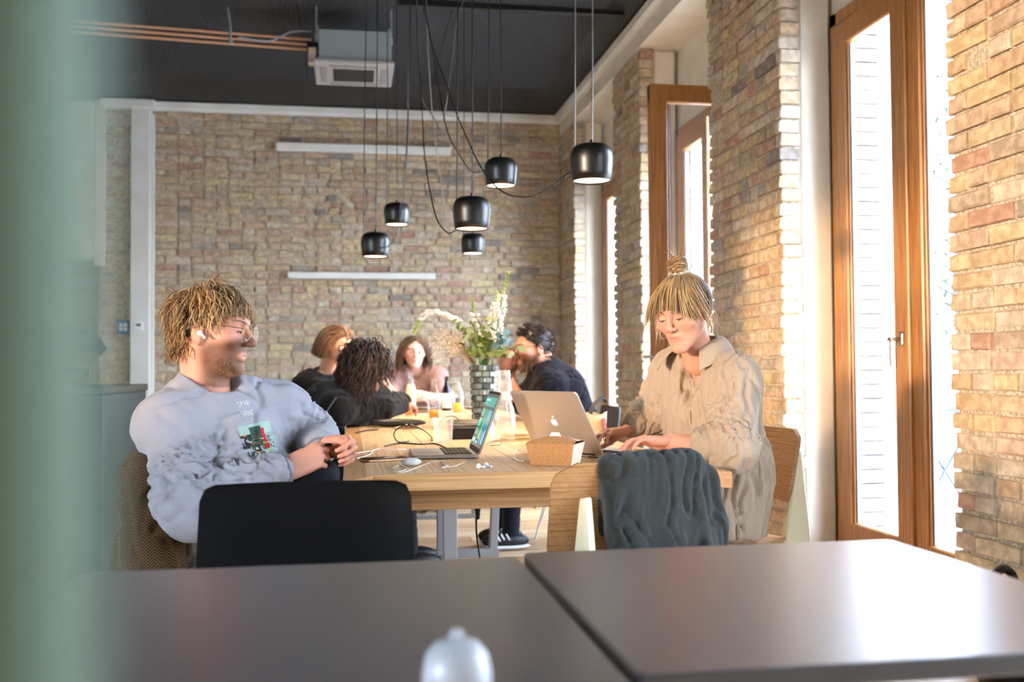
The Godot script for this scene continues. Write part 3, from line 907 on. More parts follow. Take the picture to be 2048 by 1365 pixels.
func shell_chair(called: String, label: String, at: Vector3, turn: float, m: Material, leg_m: Material, wire := false, group := "") -> Node3D:
	# faces local +z; plastic shell on four legs or on a wire base
	var t := thing(called, label, "chair", at, turn, group)
	# one sheet, from the front lip of the seat up to the top of the back
	var line := [Vector2(0.215, 0.432), Vector2(0.19, 0.447), Vector2(0.08, 0.440), Vector2(-0.08, 0.428), Vector2(-0.155, 0.438), Vector2(-0.192, 0.478), Vector2(-0.207, 0.56), Vector2(-0.218, 0.68), Vector2(-0.228, 0.775), Vector2(-0.231, 0.798), Vector2(-0.232, 0.806)]
	var half := [0.19, 0.205, 0.213, 0.213, 0.212, 0.212, 0.212, 0.210, 0.206, 0.196, 0.176]
	var rows := []
	var back := []
	for k in line.size():
		var r := []
		var b := []
		for q in 13:
			var u := q / 6.0 - 1.0
			var bend := absf(u) ** 3
			var p: Vector2 = line[k]
			var lift := 0.022 * bend if k < 4 else 0.0
			var fwd := 0.03 * bend if k >= 4 else 0.0
			var drop := 0.0
			if k >= 9:
				drop = 0.0
			r.append(Vector3(u * half[k], p.y + lift - drop, p.x + fwd))
			var n2 := Vector2(0, 1)
			if k > 0:
				n2 = (line[k] - line[k - 1]).orthogonal().normalized()
			b.append(Vector3(u * half[k], p.y + lift - drop - absf(n2.y) * 0.008, p.x + fwd - absf(n2.x) * 0.008))
		rows.append(r)
		back.append(b)
	var sh := Shape.new()
	sh.grid(rows, false, Vector3(0, 0.2, -0.6))
	sh.grid(back, false, Vector3(0, 0.9, 0.5))
	var rim_a := []
	var rim_b := []
	for k in rows.size():
		rim_a.append(rows[k][0])
		rim_b.append(back[k][0])
	for q in range(1, 13):
		rim_a.append(rows[rows.size() - 1][q])
		rim_b.append(back[rows.size() - 1][q])
	for k in range(rows.size() - 2, -1, -1):
		rim_a.append(rows[k][12])
		rim_b.append(back[k][12])
	for q in range(11, 0, -1):
		rim_a.append(rows[0][q])
		rim_b.append(back[0][q])
	sh.grid([rim_a, rim_b], true, Vector3(0, 0.5, 0))
	put("shell", sh.mesh(), m, t)
	if not wire:
		for s in [-1.0, 1.0]:
			put("leg", Shape.new().tube(curve([Vector3(s * 0.15, 0.425, 0.12), Vector3(s * 0.185, 0.40, 0.15), Vector3(s * 0.215, 0.0, 0.20)], 4), 0.010, 8).mesh(), leg_m, t)
			put("leg", Shape.new().tube(curve([Vector3(s * 0.15, 0.42, -0.10), Vector3(s * 0.18, 0.40, -0.13), Vector3(s * 0.20, 0.0, -0.22)], 4), 0.010, 8).mesh(), leg_m, t)
		put("cross_bar", Shape.new().tube([Vector3(-0.15, 0.42, 0.0), Vector3(0.15, 0.42, 0.0)], 0.009, 8).mesh(), leg_m, t)
	else:
		for s in [-1.0, 1.0]:
			for e in [-1.0, 1.0]:
				put("leg", Shape.new().tube([Vector3(s * 0.12, 0.425, e * 0.12), Vector3(s * 0.21, 0.0, e * 0.21)], 0.006, 8).mesh(), leg_m, t)
				put("strut", Shape.new().tube([Vector3(s * 0.12, 0.425, -e * 0.03), Vector3(s * 0.19, 0.09, e * 0.19)], 0.004, 6).mesh(), leg_m, t)
				put("strut", Shape.new().tube([Vector3(-s * 0.03, 0.425, e * 0.12), Vector3(s * 0.19, 0.09, e * 0.19)], 0.004, 6).mesh(), leg_m, t)
		put("ring", Shape.new().tube([Vector3(-0.155, 0.25, -0.155), Vector3(0.155, 0.25, -0.155), Vector3(0.155, 0.25, 0.155), Vector3(-0.155, 0.25, 0.155), Vector3(-0.155, 0.25, -0.155)], 0.004, 6).mesh(), leg_m, t)
	return t

func ply_chair(label: String, at: Vector3, turn: float) -> Node3D:
	# bent oak seat and back on a cream steel frame with wedge-shaped rear legs; faces local +z
	var t := thing("plywood_chair", label, "chair", at, turn, "oak chairs on cream steel frames")
	var cream := mat("cream_steel", Color(0.86, 0.82, 0.68), 0.35)
	var seat_oak := wood_mat("oak_seat", Color(0.80, 0.64, 0.45), 0, 0.4, Color(0.72, 0.58, 0.44), 14.0)
	# seat: a slab, bent down a little at the front
	var top := []
	var bot := []
	for k in 9:
		var v := k / 8.0
		var z := lerpf(-0.19, 0.215, v)
		var y := 0.462 - 0.018 * sin(v * PI) - (0.03 * maxf(0, v - 0.8) / 0.2)
		var hw := lerpf(0.175, 0.205, v) * (1.0 if v < 0.95 else 0.92) * (0.93 if k == 0 else 1.0)
		var a := []
		var b := []
		for q in 9:
			var u := q / 4.0 - 1.0
			a.append(Vector3(u * hw, y + 0.006 * u * u, z))
			b.append(Vector3(u * hw, y + 0.006 * u * u - 0.011, z))
		top.append(a)
		bot.append(b)
	var s := Shape.new()
	s.grid(top, false, Vector3(0, 0, 0))
	s.grid(bot, false, Vector3(0, 0.8, 0))
	_rim(s, top, bot, Vector3(0, 0.46, 0))
	put("seat", s.mesh(), seat_oak, t)
	# back: a panel that wraps round the sitter, rounded at its upper corners
	var f := []
	var g := []
	for k in 11:
		var v := k / 10.0
		var y := lerpf(0.585, 0.822, v)
		var half := 0.215
		if v > 0.78:
			half = 0.215 - 0.055 * (1.0 - sqrt(maxf(0.0, 1.0 - ((v - 0.78) / 0.22) ** 2)))
		elif v < 0.2:
			half = 0.215 - 0.018 * ((0.2 - v) / 0.2) ** 2
		half -= 0.012 * (1.0 - v)
		var a := []
		var b := []
		for q in 15:
			var u := q / 7.0 - 1.0
			var x := u * half
			var z := -0.235 + 0.9 * x * x - 0.05 * (v - 0.5)
			var nn := Vector3(-1.8 * x, 0, 1).normalized()
			var p := Vector3(x, y, z)
			a.append(p + nn * 0.006)
			b.append(p - nn * 0.006)
		f.append(a)
		g.append(b)
	var bk := Shape.new()
	bk.grid(f, false, Vector3(0, 0.7, -1.5))
	bk.grid(g, false, Vector3(0, 0.7, 1.5))
	_rim(bk, f, g, Vector3(0, 0.7, -0.2))
	put("backrest", bk.mesh(), wood_mat("oak_back", Color(0.72, 0.55, 0.37), 0, 0.42, Color(0.70, 0.56, 0.42), 14.0), t)
	for e in [-1.0, 1.0]:
		# rear leg: hollow wedge, widest at the seat
		var p := PackedVector2Array([Vector2(-0.243, 0.745), Vector2(-0.262, 0.748), Vector2(-0.295, 0.46), Vector2(-0.275, 0.0), Vector2(-0.245, 0.0), Vector2(-0.185, 0.44)])
		put("rear_leg", Shape.new().slab(p, 0.026, Transform3D(Basis(Vector3(0, 0, 1), Vector3(0, 1, 0), Vector3(-1, 0, 0)), Vector3(e * 0.150, 0, 0)), 0.006).mesh(), cream, t)
		put("front_leg", Shape.new().tube([Vector3(e * 0.165, 0.0, 0.20), Vector3(e * 0.15, 0.445, 0.165)], 0.0125, 10).mesh(), cream, t)
		put("side_rail", Shape.new().tube([Vector3(e * 0.150, 0.437, 0.165), Vector3(e * 0.150, 0.432, -0.22)], 0.011, 8).mesh(), cream, t)
		put("rubber_stop", Shape.new().tube([Vector3(e * 0.150, 0.605, -0.222), Vector3(e * 0.150, 0.605, -0.250)], 0.011, 10).mesh(), mat("rubber", Color(0.2, 0.16, 0.13), 0.8), t)
	put("cross_rail", Shape.new().tube([Vector3(-0.15, 0.425, 0.15), Vector3(0.15, 0.425, 0.15)], 0.011, 8).mesh(), cream, t)
	return t

func _rim(s: Shape, a: Array, b: Array, mid: Vector3) -> void:
	var ra := []
	var rb := []
	var nr := a.size()
	var nc: int = a[0].size()
	for k in nc:
		ra.append(a[0][k])
		rb.append(b[0][k])
	for k in range(1, nr):
		ra.append(a[k][nc - 1])
		rb.append(b[k][nc - 1])
	for k in range(nc - 2, -1, -1):
		ra.append(a[nr - 1][k])
		rb.append(b[nr - 1][k])
	for k in range(nr - 2, 0, -1):
		ra.append(a[k][0])
		rb.append(b[k][0])
	s.grid([ra, rb], true, mid)

func chairs() -> void:
	var black := mat("chair_black", Color(0.016, 0.017, 0.02), 0.55, 0.0, {"metallic_specular": 0.25})
	var black_leg := mat("leg_black", Color(0.04, 0.04, 0.04), 0.4, 0.5)
	var white_wire := mat("white_wire", Color(0.88, 0.88, 0.87), 0.4)
	shell_chair("shell_chair", "black plastic shell chair pushed up to a black bistro table", Vector3(-0.085, 0, -1.825), 0.0, black, black_leg)
	ply_chair("oak backed chair with a dark green cardigan over its back", Vector3(0.553, 0, -2.42), PI + 0.38)
	ply_chair("oak backed chair under the woman in the linen shirt", Vector3(1.20, 0, -3.24), -1.35)
	ply_chair("oak chair under the man in the grey sweatshirt, tweed coat behind", Vector3(-0.265, 0, -2.86), PI * 0.5)
	shell_chair("wire_chair", "shell chair on a white wire base under the man in navy", Vector3(1.31, 0, -5.72), -PI * 0.5, mat("shell_navy", Color(0.07, 0.09, 0.12), 0.4), white_wire, true)
	shell_chair("shell_chair", "black shell chair under the curly haired woman", Vector3(-0.20, 0, -5.20), PI * 0.5, black, black_leg)
	shell_chair("shell_chair", "black shell chair under the woman with the brown bob", Vector3(-0.25, 0, -6.45), PI * 0.5, black, black_leg)
	shell_chair("shell_chair", "teal shell chair at the far end of the oak table", Vector3(0.66, 0, -7.72), 0.0, mat("shell_teal", Color(0.05, 0.26, 0.28), 0.4), black_leg)
	shell_chair("shell_chair", "empty teal shell chair beside the woman in the pink blouse", Vector3(1.28, 0, -7.55), -0.6, mat("shell_teal", Color(0.05, 0.26, 0.28), 0.4), black_leg)

func bar_counter() -> void:
	var t := thing("bar_counter", "dark bar counter seen past the green door post", "counter")
	var dark := mat("counter_dark", Color(0.10, 0.12, 0.12), 0.5)
	put("body", box_mesh(Vector3(1.6, 0.93, 0.9), 0.004, Vector3(-1.045 - 0.8, 0.465, -4.95)), dark, t)
	put("worktop", box_mesh(Vector3(1.62, 0.035, 0.94), 0.004, Vector3(-1.038 - 0.81, 0.948, -4.95)), mat("counter_top", Color(0.06, 0.07, 0.07), 0.3), t)
	put("panel_joint", box_mesh(Vector3(1.5, 0.006, 0.01), 0.0, Vector3(-1.85, 0.74, -4.4955)), mat("rubber", Color(0.2, 0.16, 0.13), 0.8), t)
	var em := thing("coffee_machine", "dark coffee machine with a rounded spout on the bar counter", "coffee machine", Vector3(-1.42, 0.966, -4.9))
	put("body", Shape.new().box(Vector3(-0.12, 0.17, 0), Vector3(0.36, 0.34, 0.36), Basis.IDENTITY, 0.03).mesh(), dark, em)
	put("spout", Shape.new().tube(curve([Vector3(0.02, 0.23, 0.1), Vector3(0.14, 0.225, 0.12), Vector3(0.24, 0.20, 0.12), Vector3(0.31, 0.155, 0.12)], 5), [0.055, 0.055, 0.055, 0.054, 0.053, 0.053, 0.052, 0.05, 0.048, 0.046, 0.043, 0.04, 0.036, 0.032, 0.026, 0.02], 12).mesh(), dark, em)
	put("lever", Shape.new().tube(curve([Vector3(0.05, 0.08, 0.12), Vector3(0.15, 0.075, 0.12), Vector3(0.25, 0.06, 0.12)], 4), 0.014, 8).mesh(), dark, em)

# ================================================================== THINGS ON AND ABOUT THE TABLE
func pic(w: int, h: int, back: Color, rects: Array) -> ImageTexture:
	# a small print or screen picture made of filled rectangles [x, y, w, h, colour]
	var im := Image.create(w, h, false, Image.FORMAT_RGBA8)
	im.fill(back)
	for r in rects:
		im.fill_rect(Rect2i(r[0], r[1], r[2], r[3]), r[4])
	return ImageTexture.create_from_image(im)

func laptop(label: String, hinge: Vector3, along: Vector3, wide: float, deep: float, tilt: float, metal: Color, screen: Material, logo: bool) -> Node3D:
	# hinge: near end of the hinge line on the table; along: unit vector down the hinge line; the keyboard lies to the side along x up
	var t := thing("laptop", label, "laptop", hinge)
	var out := along.cross(Vector3.UP).normalized()      # from the hinge towards the user
	var alu := mat("alu_%02x" % int(metal.r * 255), metal, 0.34, 0.75)
	var dark := mat("key_black", Color(0.03, 0.03, 0.035), 0.5)
	var b := Basis(along, Vector3.UP, out)                # x along the hinge, z to the user
	if b.determinant() < 0:
		b.x = -b.x
	var x0 := 0.0 if b.x.dot(along) > 0 else -wide
	var lay := Basis(Vector3(1, 0, 0), Vector3(0, 0, 1), Vector3(0, -1, 0))
	put("base", Shape.new().slab(round_rect(wide, deep, 0.012, 4), 0.011, Transform3D(b * lay, b * Vector3(x0 + wide * 0.5, 0.0075, deep * 0.5)), 0.002).mesh(), alu, t)
	var well := put("keyboard", Shape.new().box(b * Vector3(x0 + wide * 0.5, 0.0134, deep * 0.30), Vector3(wide * 0.86, 0.0006, deep * 0.42), b).mesh(), mat("key_well", Color(0.10, 0.10, 0.11), 0.6), t)
	var kx := wide * 0.84 / 14.0
	var kz := deep * 0.40 / 6.0
	var key := Shape.new().box(Vector3.ZERO, Vector3(kx * 0.86, 0.0016, kz * 0.84), b, 0.0003).mesh()
	for r in 6:
		for c in 14:
			if r == 5 and c > 3 and c < 9:
				continue
			put("key", key, dark, well, Transform3D(Basis.IDENTITY, b * Vector3(x0 + wide * 0.08 + (c + 0.5) * kx, 0.0146, deep * 0.10 + (r + 0.5) * kz)))
	put("key", Shape.new().box(b * Vector3(x0 + wide * 0.08 + 6.5 * kx, 0.0146, deep * 0.10 + 5.5 * kz), Vector3(kx * 4.86, 0.0016, kz * 0.84), b, 0.0003).mesh(), dark, well)
	put("touchpad", Shape.new().box(b * Vector3(x0 + wide * 0.5, 0.0133, deep * 0.76), Vector3(wide * 0.36, 0.0006, deep * 0.36), b, 0.0002).mesh(), mat("touchpad", metal.darkened(0.08), 0.3, 0.6), t)
	# the lid leans back from the hinge
	var lean := (Vector3.UP * cos(tilt) - out * sin(tilt)).normalized()
	var face := b.x.cross(lean).normalized()
	if face.dot(out) < 0:
		face = -face
	var lb := Basis(b.x, lean, b.x.cross(lean))
	var lid_at := b * Vector3(x0 + wide * 0.5, 0.012, 0.0) + lean * (deep * 0.5)
	var lid := put("lid", Shape.new().slab(round_rect(wide, deep, 0.012, 4), 0.0065, Transform3D(lb, lid_at), 0.0015).mesh(), alu, t)
	put("bezel", Shape.new().slab(round_rect(wide * 0.985, deep * 0.97, 0.010, 4), 0.0008, Transform3D(lb, lid_at + face * 0.0034)).mesh(), dark, lid)
	var sc := Shape.new()
	var hw := b.x * wide * 0.475
	var hh := lean * deep * 0.435
	var c0 := lid_at + face * 0.0042 + lean * deep * 0.012
	var right := hw if hw.cross(lean).dot(face) > 0 else -hw
	sc.quad(c0 - right + hh, c0 + right + hh, c0 + right - hh, c0 - right - hh, face)
	put("screen", sc.mesh(), screen, lid)
	put("hinge_bar", Shape.new().tube([b * Vector3(x0 + wide * 0.12, 0.012, 0.0), b * Vector3(x0 + wide * 0.88, 0.012, 0.0)], 0.005, 10).mesh(), dark, t)
	if logo:
		# white fruit mark with a bite and a leaf
		var p := PackedVector2Array()
		for k in 40:
			var a := TAU * k / 40.0
			var r := 0.0150 * (1.0 + 0.10 * cos(2.0 * a) - 0.12 * exp(-8.0 * (1.0 - sin(a))) - 0.08 * exp(-10.0 * (1.0 + sin(a))))
			p.append(Vector2(cos(a) * r * 0.95, sin(a) * r * 1.02))
		var bite := PackedVector2Array()
		for k in 16:
			bite.append(Vector2(0.0205, 0.002) + Vector2(cos(TAU * k / 16.0), sin(TAU * k / 16.0)) * 0.0085)
		var cut := Geometry2D.clip_polygons(p, bite)
		var mark := Shape.new()
		var back := Basis(-right.normalized(), lean, -face)
		mark.slab(cut[0], 0.0006, Transform3D(back, lid_at - face * 0.0036))
		var leaf := PackedVector2Array()
		for k in 13:
			var u := k / 12.0
			leaf.append(Vector2(0.0005 + 0.007 * u, 0.0175 + 0.009 * u) + Vector2(0.003, -0.003) * sin(u * PI))
		for k in range(11, 0, -1):
			var u := k / 12.0
			leaf.append(Vector2(0.0005 + 0.007 * u, 0.0175 + 0.009 * u) - Vector2(0.003, -0.003) * sin(u * PI))
		mark.slab(leaf, 0.0006, Transform3D(back, lid_at - face * 0.0036))
		put("mark", mark.mesh(), mat("white_mark", Color(0.96, 0.96, 0.95), 0.3), lid)
	return t

func cord(called: String, label: String, pts: Array, r: float, m: Material, group := "") -> Node3D:
	var o := put(called, Shape.new().tube(curve(pts, 7), r, 8).mesh(), m)
	tag(o, label, "cable", group)
	return o

func flat_pts(px: Array, lift := 0.003) -> Array:
	# pixels on the table top
	var out := []
	for p in px:
		out.append(on_y(p[0], p[1], TOP_Y + (p[2] if p.size() > 2 else lift)))
	return out

func build_props() -> void:
	var black := mat("plastic_black", Color(0.025, 0.025, 0.028), 0.4)
	var white := mat("plastic_white", Color(0.90, 0.90, 0.89), 0.3)
	var clear := glass("clear_glass", Color(0.97, 1.0, 0.99, 0.06))
	# ---- laptops
	var teal := Color(0.10, 0.62, 0.55)
	var ui := pic(160, 100, Color(0.03, 0.20, 0.20), [
		[4, 6, 152, 18, Color(0.12, 0.55, 0.50)], [8, 10, 60, 4, Color(0.55, 0.90, 0.85)], [8, 17, 30, 3, Color(0.35, 0.75, 0.70)],
		[4, 30, 40, 14, teal], [4, 48, 40, 16, Color(0.14, 0.72, 0.62)], [4, 68, 40, 12, Color(0.08, 0.50, 0.46)],
		[50, 30, 46, 56, Color(0.05, 0.50, 0.36)], [58, 38, 12, 48, Color(0.03, 0.34, 0.22)], [78, 46, 10, 40, Color(0.30, 0.80, 0.50)],
		[102, 30, 54, 62, Color(0.10, 0.60, 0.66)], [110, 60, 16, 32, Color(0.05, 0.34, 0.50)], [124, 48, 14, 44, Color(0.04, 0.40, 0.58)], [140, 66, 12, 26, Color(0.30, 0.78, 0.80)],
		[4, 86, 40, 8, Color(0.45, 0.88, 0.82)], [56, 90, 30, 5, Color(0.30, 0.70, 0.66)]])
	var lit := mat("laptop_screen", Color(0.02, 0.05, 0.05), 0.15, 0.0, {"emission_enabled": true, "emission_texture": ui, "emission_energy_multiplier": 0.7, "emission_operator": BaseMaterial3D.EMISSION_OP_ADD, "emission": Color.BLACK})
	laptop("open silver laptop with a teal screen in front of the man in grey", Vector3(0.418, TOP_Y, -3.515), Vector3(-0.02, 0, 1).normalized(), 0.305, 0.215, 0.36, Color(0.72, 0.71, 0.70), lit, false)
	laptop("open silver laptop with a white fruit mark on its lid", Vector3(0.800, TOP_Y, -3.105), Vector3(-0.162, 0, -0.285).normalized(), 0.335, 0.235, 0.52, Color(0.80, 0.75, 0.69), mat("screen_plain", Color(0.3, 0.35, 0.4), 0.2), true)
	# ---- takeaway box of brown card
	kraft_box()
	# ---- phone, earphone case, earphones
	var ph := thing("smartphone", "dark phone with a gold rim lying by the table edge", "phone", on_y(770, 922, TOP_Y), 0.35)
	put("body", Shape.new().slab(round_rect(0.075, 0.150, 0.010, 4), 0.009, Transform3D(Basis(Vector3(0, 0, 1), Vector3(1, 0, 0), Vector3(0, 1, 0)), Vector3(0, 0.0047, 0)), 0.002).mesh(), mat("phone_gold", Color(0.72, 0.58, 0.42), 0.3, 0.8), ph)
	put("glass_front", Shape.new().slab(round_rect(0.070, 0.145, 0.008, 4), 0.001, Transform3D(Basis(Vector3(0, 0, 1), Vector3(1, 0, 0), Vector3(0, 1, 0)), Vector3(0, 0.0096, 0))).mesh(), mat("phone_black", Color(0.02, 0.02, 0.025), 0.12), ph)
	var cs := thing("earphone_case", "small white rounded earphone case on the phone end", "case", on_y(822, 933, TOP_Y))
	put("body", Shape.new().ball(Vector3(0, 0.0125, 0), Vector3(0.031, 0.0125, 0.022), Basis.IDENTITY, 12, 20).mesh(), white, cs)
	put("lid_seam", Shape.new().tube([Vector3(-0.0312, 0.014, 0), Vector3(-0.022, 0.0135, 0.0158), Vector3(0, 0.013, 0.0224), Vector3(0.022, 0.0135, 0.0158), Vector3(0.0312, 0.014, 0)], 0.0006, 6).mesh(), mat("seam_grey", Color(0.6, 0.6, 0.6), 0.5), cs)
	cord("earphone_cable", "thin white earphone cable tangled before the laptop", flat_pts([[770, 938], [790, 944], [812, 939], [800, 931, 0.004], [786, 938, 0.005], [806, 945], [838, 934], [860, 926], [884, 923, 0.005], [896, 930, 0.006], [884, 936], [912, 932], [930, 925], [950, 928], [962, 934]]), 0.0013, white)
	for k in 2:
		var e := thing("earbud", "white earbud on the wood beside the card box", "earbud", on_y([957, 972][k], [938, 936][k], TOP_Y), [0.3, -0.6][k], "white earbuds beside the card box")
		put("bud", Shape.new().ball(Vector3(0, 0.008, 0), Vector3(0.0075, 0.008, 0.0075)).mesh(), white, e)
		put("stem", Shape.new().tube([Vector3(0.002, 0.006, 0), Vector3(0.020, 0.0035, 0.003)], 0.0032, 8).mesh(), white, e)
	cord("charging_cable", "white charging cable running to the man's hands", flat_pts([[690, 912, 0.004], [705, 909], [725, 905], [741, 903], [742, 908], [728, 914], [713, 918], [728, 920], [752, 921]]), 0.0018, white)
	cord("white_cable", "long white cable lying along the laptop's keyboard edge", flat_pts([[738, 904], [760, 898], [792, 900, 0.004], [812, 899]]), 0.0018, white)
	cord("white_cable", "white cable end looped beside the card box", flat_pts([[1055, 905], [1035, 900], [1028, 908], [1032, 920], [1048, 923]]), 0.0018, white)
	cord("white_cable", "white cable under the laptop with the fruit mark", flat_pts([[1172, 915], [1188, 910], [1203, 912], [1212, 917]], 0.004), 0.0018, white)
	# ---- black cables
	cord("black_cable", "black charger cable in a standing loop behind the laptop", flat_pts([[770, 893], [800, 887], [840, 889], [870, 888], [893, 897]]), 0.0028, black)
	cord("black_cable", "black charger cable arching up beside the plastic cup", [on_y(818, 883, TOP_Y + 0.004), on_y(796, 884, TOP_Y + 0.01), on_z(788, 868, -3.95), on_z(800, 855, -3.95), on_z(822, 852, -3.95), on_z(845, 860, -3.95), on_y(862, 874, TOP_Y + 0.012), on_y(864, 882, TOP_Y + 0.004)], 0.0026, black)
	cord("black_cable", "black cable arching into the open power box", [on_y(880, 846, TOP_Y + 0.004), on_z(890, 836, -4.9), on_z(905, 833, -4.9), on_z(920, 841, -4.85), on_z(928, 848, -4.7), on_z(929, 851, -4.68)], 0.0026, black)
	cord("black_cable", "thin dark cable running across the table to the black pouch", flat_pts([[712, 866], [730, 862], [748, 860], [756, 859]], 0.005), 0.0035, mat("cable_navy", Color(0.05, 0.06, 0.11), 0.6))
	cord("hanging_plug_cable", "black plug and cable hanging below the table", [Vector3(0.455, 0.69, -3.6), Vector3(0.456, 0.60, -3.6), Vector3(0.450, 0.47, -3.6), Vector3(0.455, 0.40, -3.6), Vector3(0.475, 0.25, -3.58), Vector3(0.50, 0.02, -3.5)], 0.0035, black)
	var pl := thing("cable_plug", "black moulded plug on the cable below the table", "plug", Vector3(0.4555, 0.535, -3.6))
	put("body", Shape.new().lathe([Vector2(0, -0.05), Vector2(0.007, -0.05), Vector2(0.010, -0.02), Vector2(0.016, 0.0), Vector2(0.018, 0.045), Vector2(0.012, 0.055), Vector2(0, 0.055)], Vector3.ZERO, 14).mesh(), black, pl)
	# ---- power boxes let into the table
	var pb := thing("power_box", "black power box standing on the table behind the cup", "power box", Vector3(0.475, TOP_Y, -4.12))
	put("body", box_mesh(Vector3(0.14, 0.048, 0.06), 0.003, Vector3(0, 0.024, 0)), black, pb)
	put("socket", Shape.new().lathe([Vector2(0, 0), Vector2(0.018, 0), Vector2(0.018, 0.003), Vector2(0, 0.003)], Vector3(-0.03, 0.048, 0), 18).mesh(), mat("socket_grey", Color(0.2, 0.2, 0.21), 0.5), pb)
	var pb2 := thing("power_box", "flat black power box with a cable plugged in", "power box", Vector3(0.53, TOP_Y, -4.68))
	put("body", box_mesh(Vector3(0.15, 0.030, 0.07), 0.003, Vector3(0, 0.015, 0)), black, pb2)
	put("lid", Shape.new().box(Vector3(0, 0.036, -0.045), Vector3(0.15, 0.004, 0.05), Basis.from_euler(Vector3(0.5, 0, 0)), 0.001).mesh(), black, pb2)
	# ---- cup, carafe, bottles
	var cup := thing("plastic_cup", "empty clear plastic cup behind the laptop", "cup", on_y(887, 886, TOP_Y))
	put("wall", Shape.new().lathe([Vector2(0.0, 0.001), Vector2(0.033, 0.001), Vector2(0.034, 0.004), Vector2(0.0425, 0.098), Vector2(0.0435, 0.099), Vector2(0.0415, 0.0985), Vector2(0.0325, 0.006), Vector2(0, 0.004)], Vector3.ZERO, 28).mesh(), glass("cup_plastic", Color(0.95, 0.97, 1.0, 0.12)), cup)
	var car := thing("glass_carafe", "clear glass water carafe behind the teal laptop screen", "carafe", Vector3(0.600, TOP_Y, -3.93))
	put("body", Shape.new().lathe([Vector2(0, 0.002), Vector2(0.048, 0.002), Vector2(0.052, 0.01), Vector2(0.052, 0.09), Vector2(0.046, 0.13), Vector2(0.032, 0.165), Vector2(0.026, 0.19), Vector2(0.026, 0.20), Vector2(0.0235, 0.20), Vector2(0.0235, 0.19), Vector2(0.043, 0.128), Vector2(0.049, 0.09), Vector2(0.049, 0.012), Vector2(0, 0.008)], Vector3.ZERO, 28).mesh(), clear, car)
	var tum := thing("ribbed_tumbler", "ribbed drinking glass upside down over the carafe neck", "glass", Vector3(0.600, TOP_Y + 0.166, -3.93))
	var rib := Shape.new()
	var rr := []
	for k in 3:
		var row := []
		for a in 48:
			var w := TAU * a / 48.0
			var rad: float = [0.036, 0.034, 0.029][k] + (0.0012 if a % 2 == 0 else 0.0)
			row.append(Vector3(cos(w) * rad, [0.0, 0.05, 0.118][k], sin(w) * rad))
		rr.append(row)
	rib.grid(rr, true, Vector3(0, 0.05, 0))
	rib.lathe([Vector2(0, 0.1185), Vector2(0.029, 0.1185), Vector2(0.0295, 0.114)], Vector3.ZERO, 24)
	put("wall", rib.mesh(), glass("tumbler_glass", Color(0.85, 0.88, 0.88, 0.22)), tum)
	bottle("small bottle with orange juice left, on the oak by the cup", on_y(868.5, 838, TOP_Y), 0.235, 0.036, Color(0.98, 0.66, 0.05), 0.05, "")
	bottle("bottle with orange juice left, beside the flower vase", on_y(916, 826, TOP_Y), 0.235, 0.038, Color(0.98, 0.74, 0.08), 0.065, "")
	bottle("tall bottle of pale lemonade by the curly haired woman's arm", on_y(822, 826, TOP_Y), 0.27, 0.036, Color(0.96, 0.90, 0.70), 0.19, "")
	bottle("dark bottle with a white paper label on the far table end", on_z(893, 815, -6.95) * Vector3(1, 0, 1) + Vector3(0, TOP_Y, 0), 0.24, 0.032, Color(0.10, 0.06, 0.04), 0.17, "label")
	bottle("amber bottle behind the one with the white label", on_z(903, 815, -7.1) * Vector3(1, 0, 1) + Vector3(0, TOP_Y, 0), 0.16, 0.026, Color(0.55, 0.25, 0.10), 0.13, "")
	var tea := thing("tea_glass", "glass of amber drink beside the woman with the brown bob", "glass", Vector3(0.36, TOP_Y, -6.22))
	put("wall", Shape.new().lathe([Vector2(0, 0.002), Vector2(0.03, 0.002), Vector2(0.036, 0.12), Vector2(0.034, 0.12), Vector2(0.028, 0.006), Vector2(0, 0.006)], Vector3.ZERO, 20).mesh(), clear, tea)
	put("drink", Shape.new().lathe([Vector2(0, 0.007), Vector2(0.0275, 0.007), Vector2(0.032, 0.085), Vector2(0, 0.085)], Vector3.ZERO, 20).mesh(), mat("amber_drink", Color(0.93, 0.55, 0.10), 0.15), tea)
	# ---- pouch and napkin, notebooks, plates, pens
	var po := thing("pen_pouch", "flat black pouch lying by the curly haired woman's elbow", "pouch", Vector3(0.235, TOP_Y + 0.003, -5.06), -0.1)
	put("body", Shape.new().ball(Vector3(0, 0.018, 0), Vector3(0.145, 0.020, 0.06), Basis.IDENTITY, 10, 24).mesh(), mat("pouch_black", Color(0.03, 0.03, 0.035), 0.5), po)
	put("zip", Shape.new().tube([Vector3(-0.12, 0.030, 0.02), Vector3(0, 0.038, 0.02), Vector3(0.12, 0.030, 0.02)], 0.0025, 6).mesh(), mat("zip_grey", Color(0.4, 0.4, 0.42), 0.4, 0.5), po)
	var na := thing("paper_napkin", "crumpled white paper napkin against the black pouch", "napkin", Vector3(0.275, TOP_Y, -4.92), 0.2)
	var nr := []
	for k in 9:
		var row := []
		for q in 13:
			row.append(Vector3((q / 6.0 - 1.0) * 0.085 * (1.0 - 0.3 * k / 8.0), 0.004 + 0.028 * absf(sin(q * 1.1 + k * 0.4)) * (1.0 - absf(q / 6.0 - 1.0) * 0.7) * (k / 8.0), (k / 4.0 - 1.0) * 0.05))
		nr.append(row)
	put("sheet", Shape.new().grid(nr, false, Vector3(0, -1, 0)).mesh(), mat("paper_white", Color(0.93, 0.92, 0.90), 0.8), na)
	var st_at := on_y(1040, 881, TOP_Y)
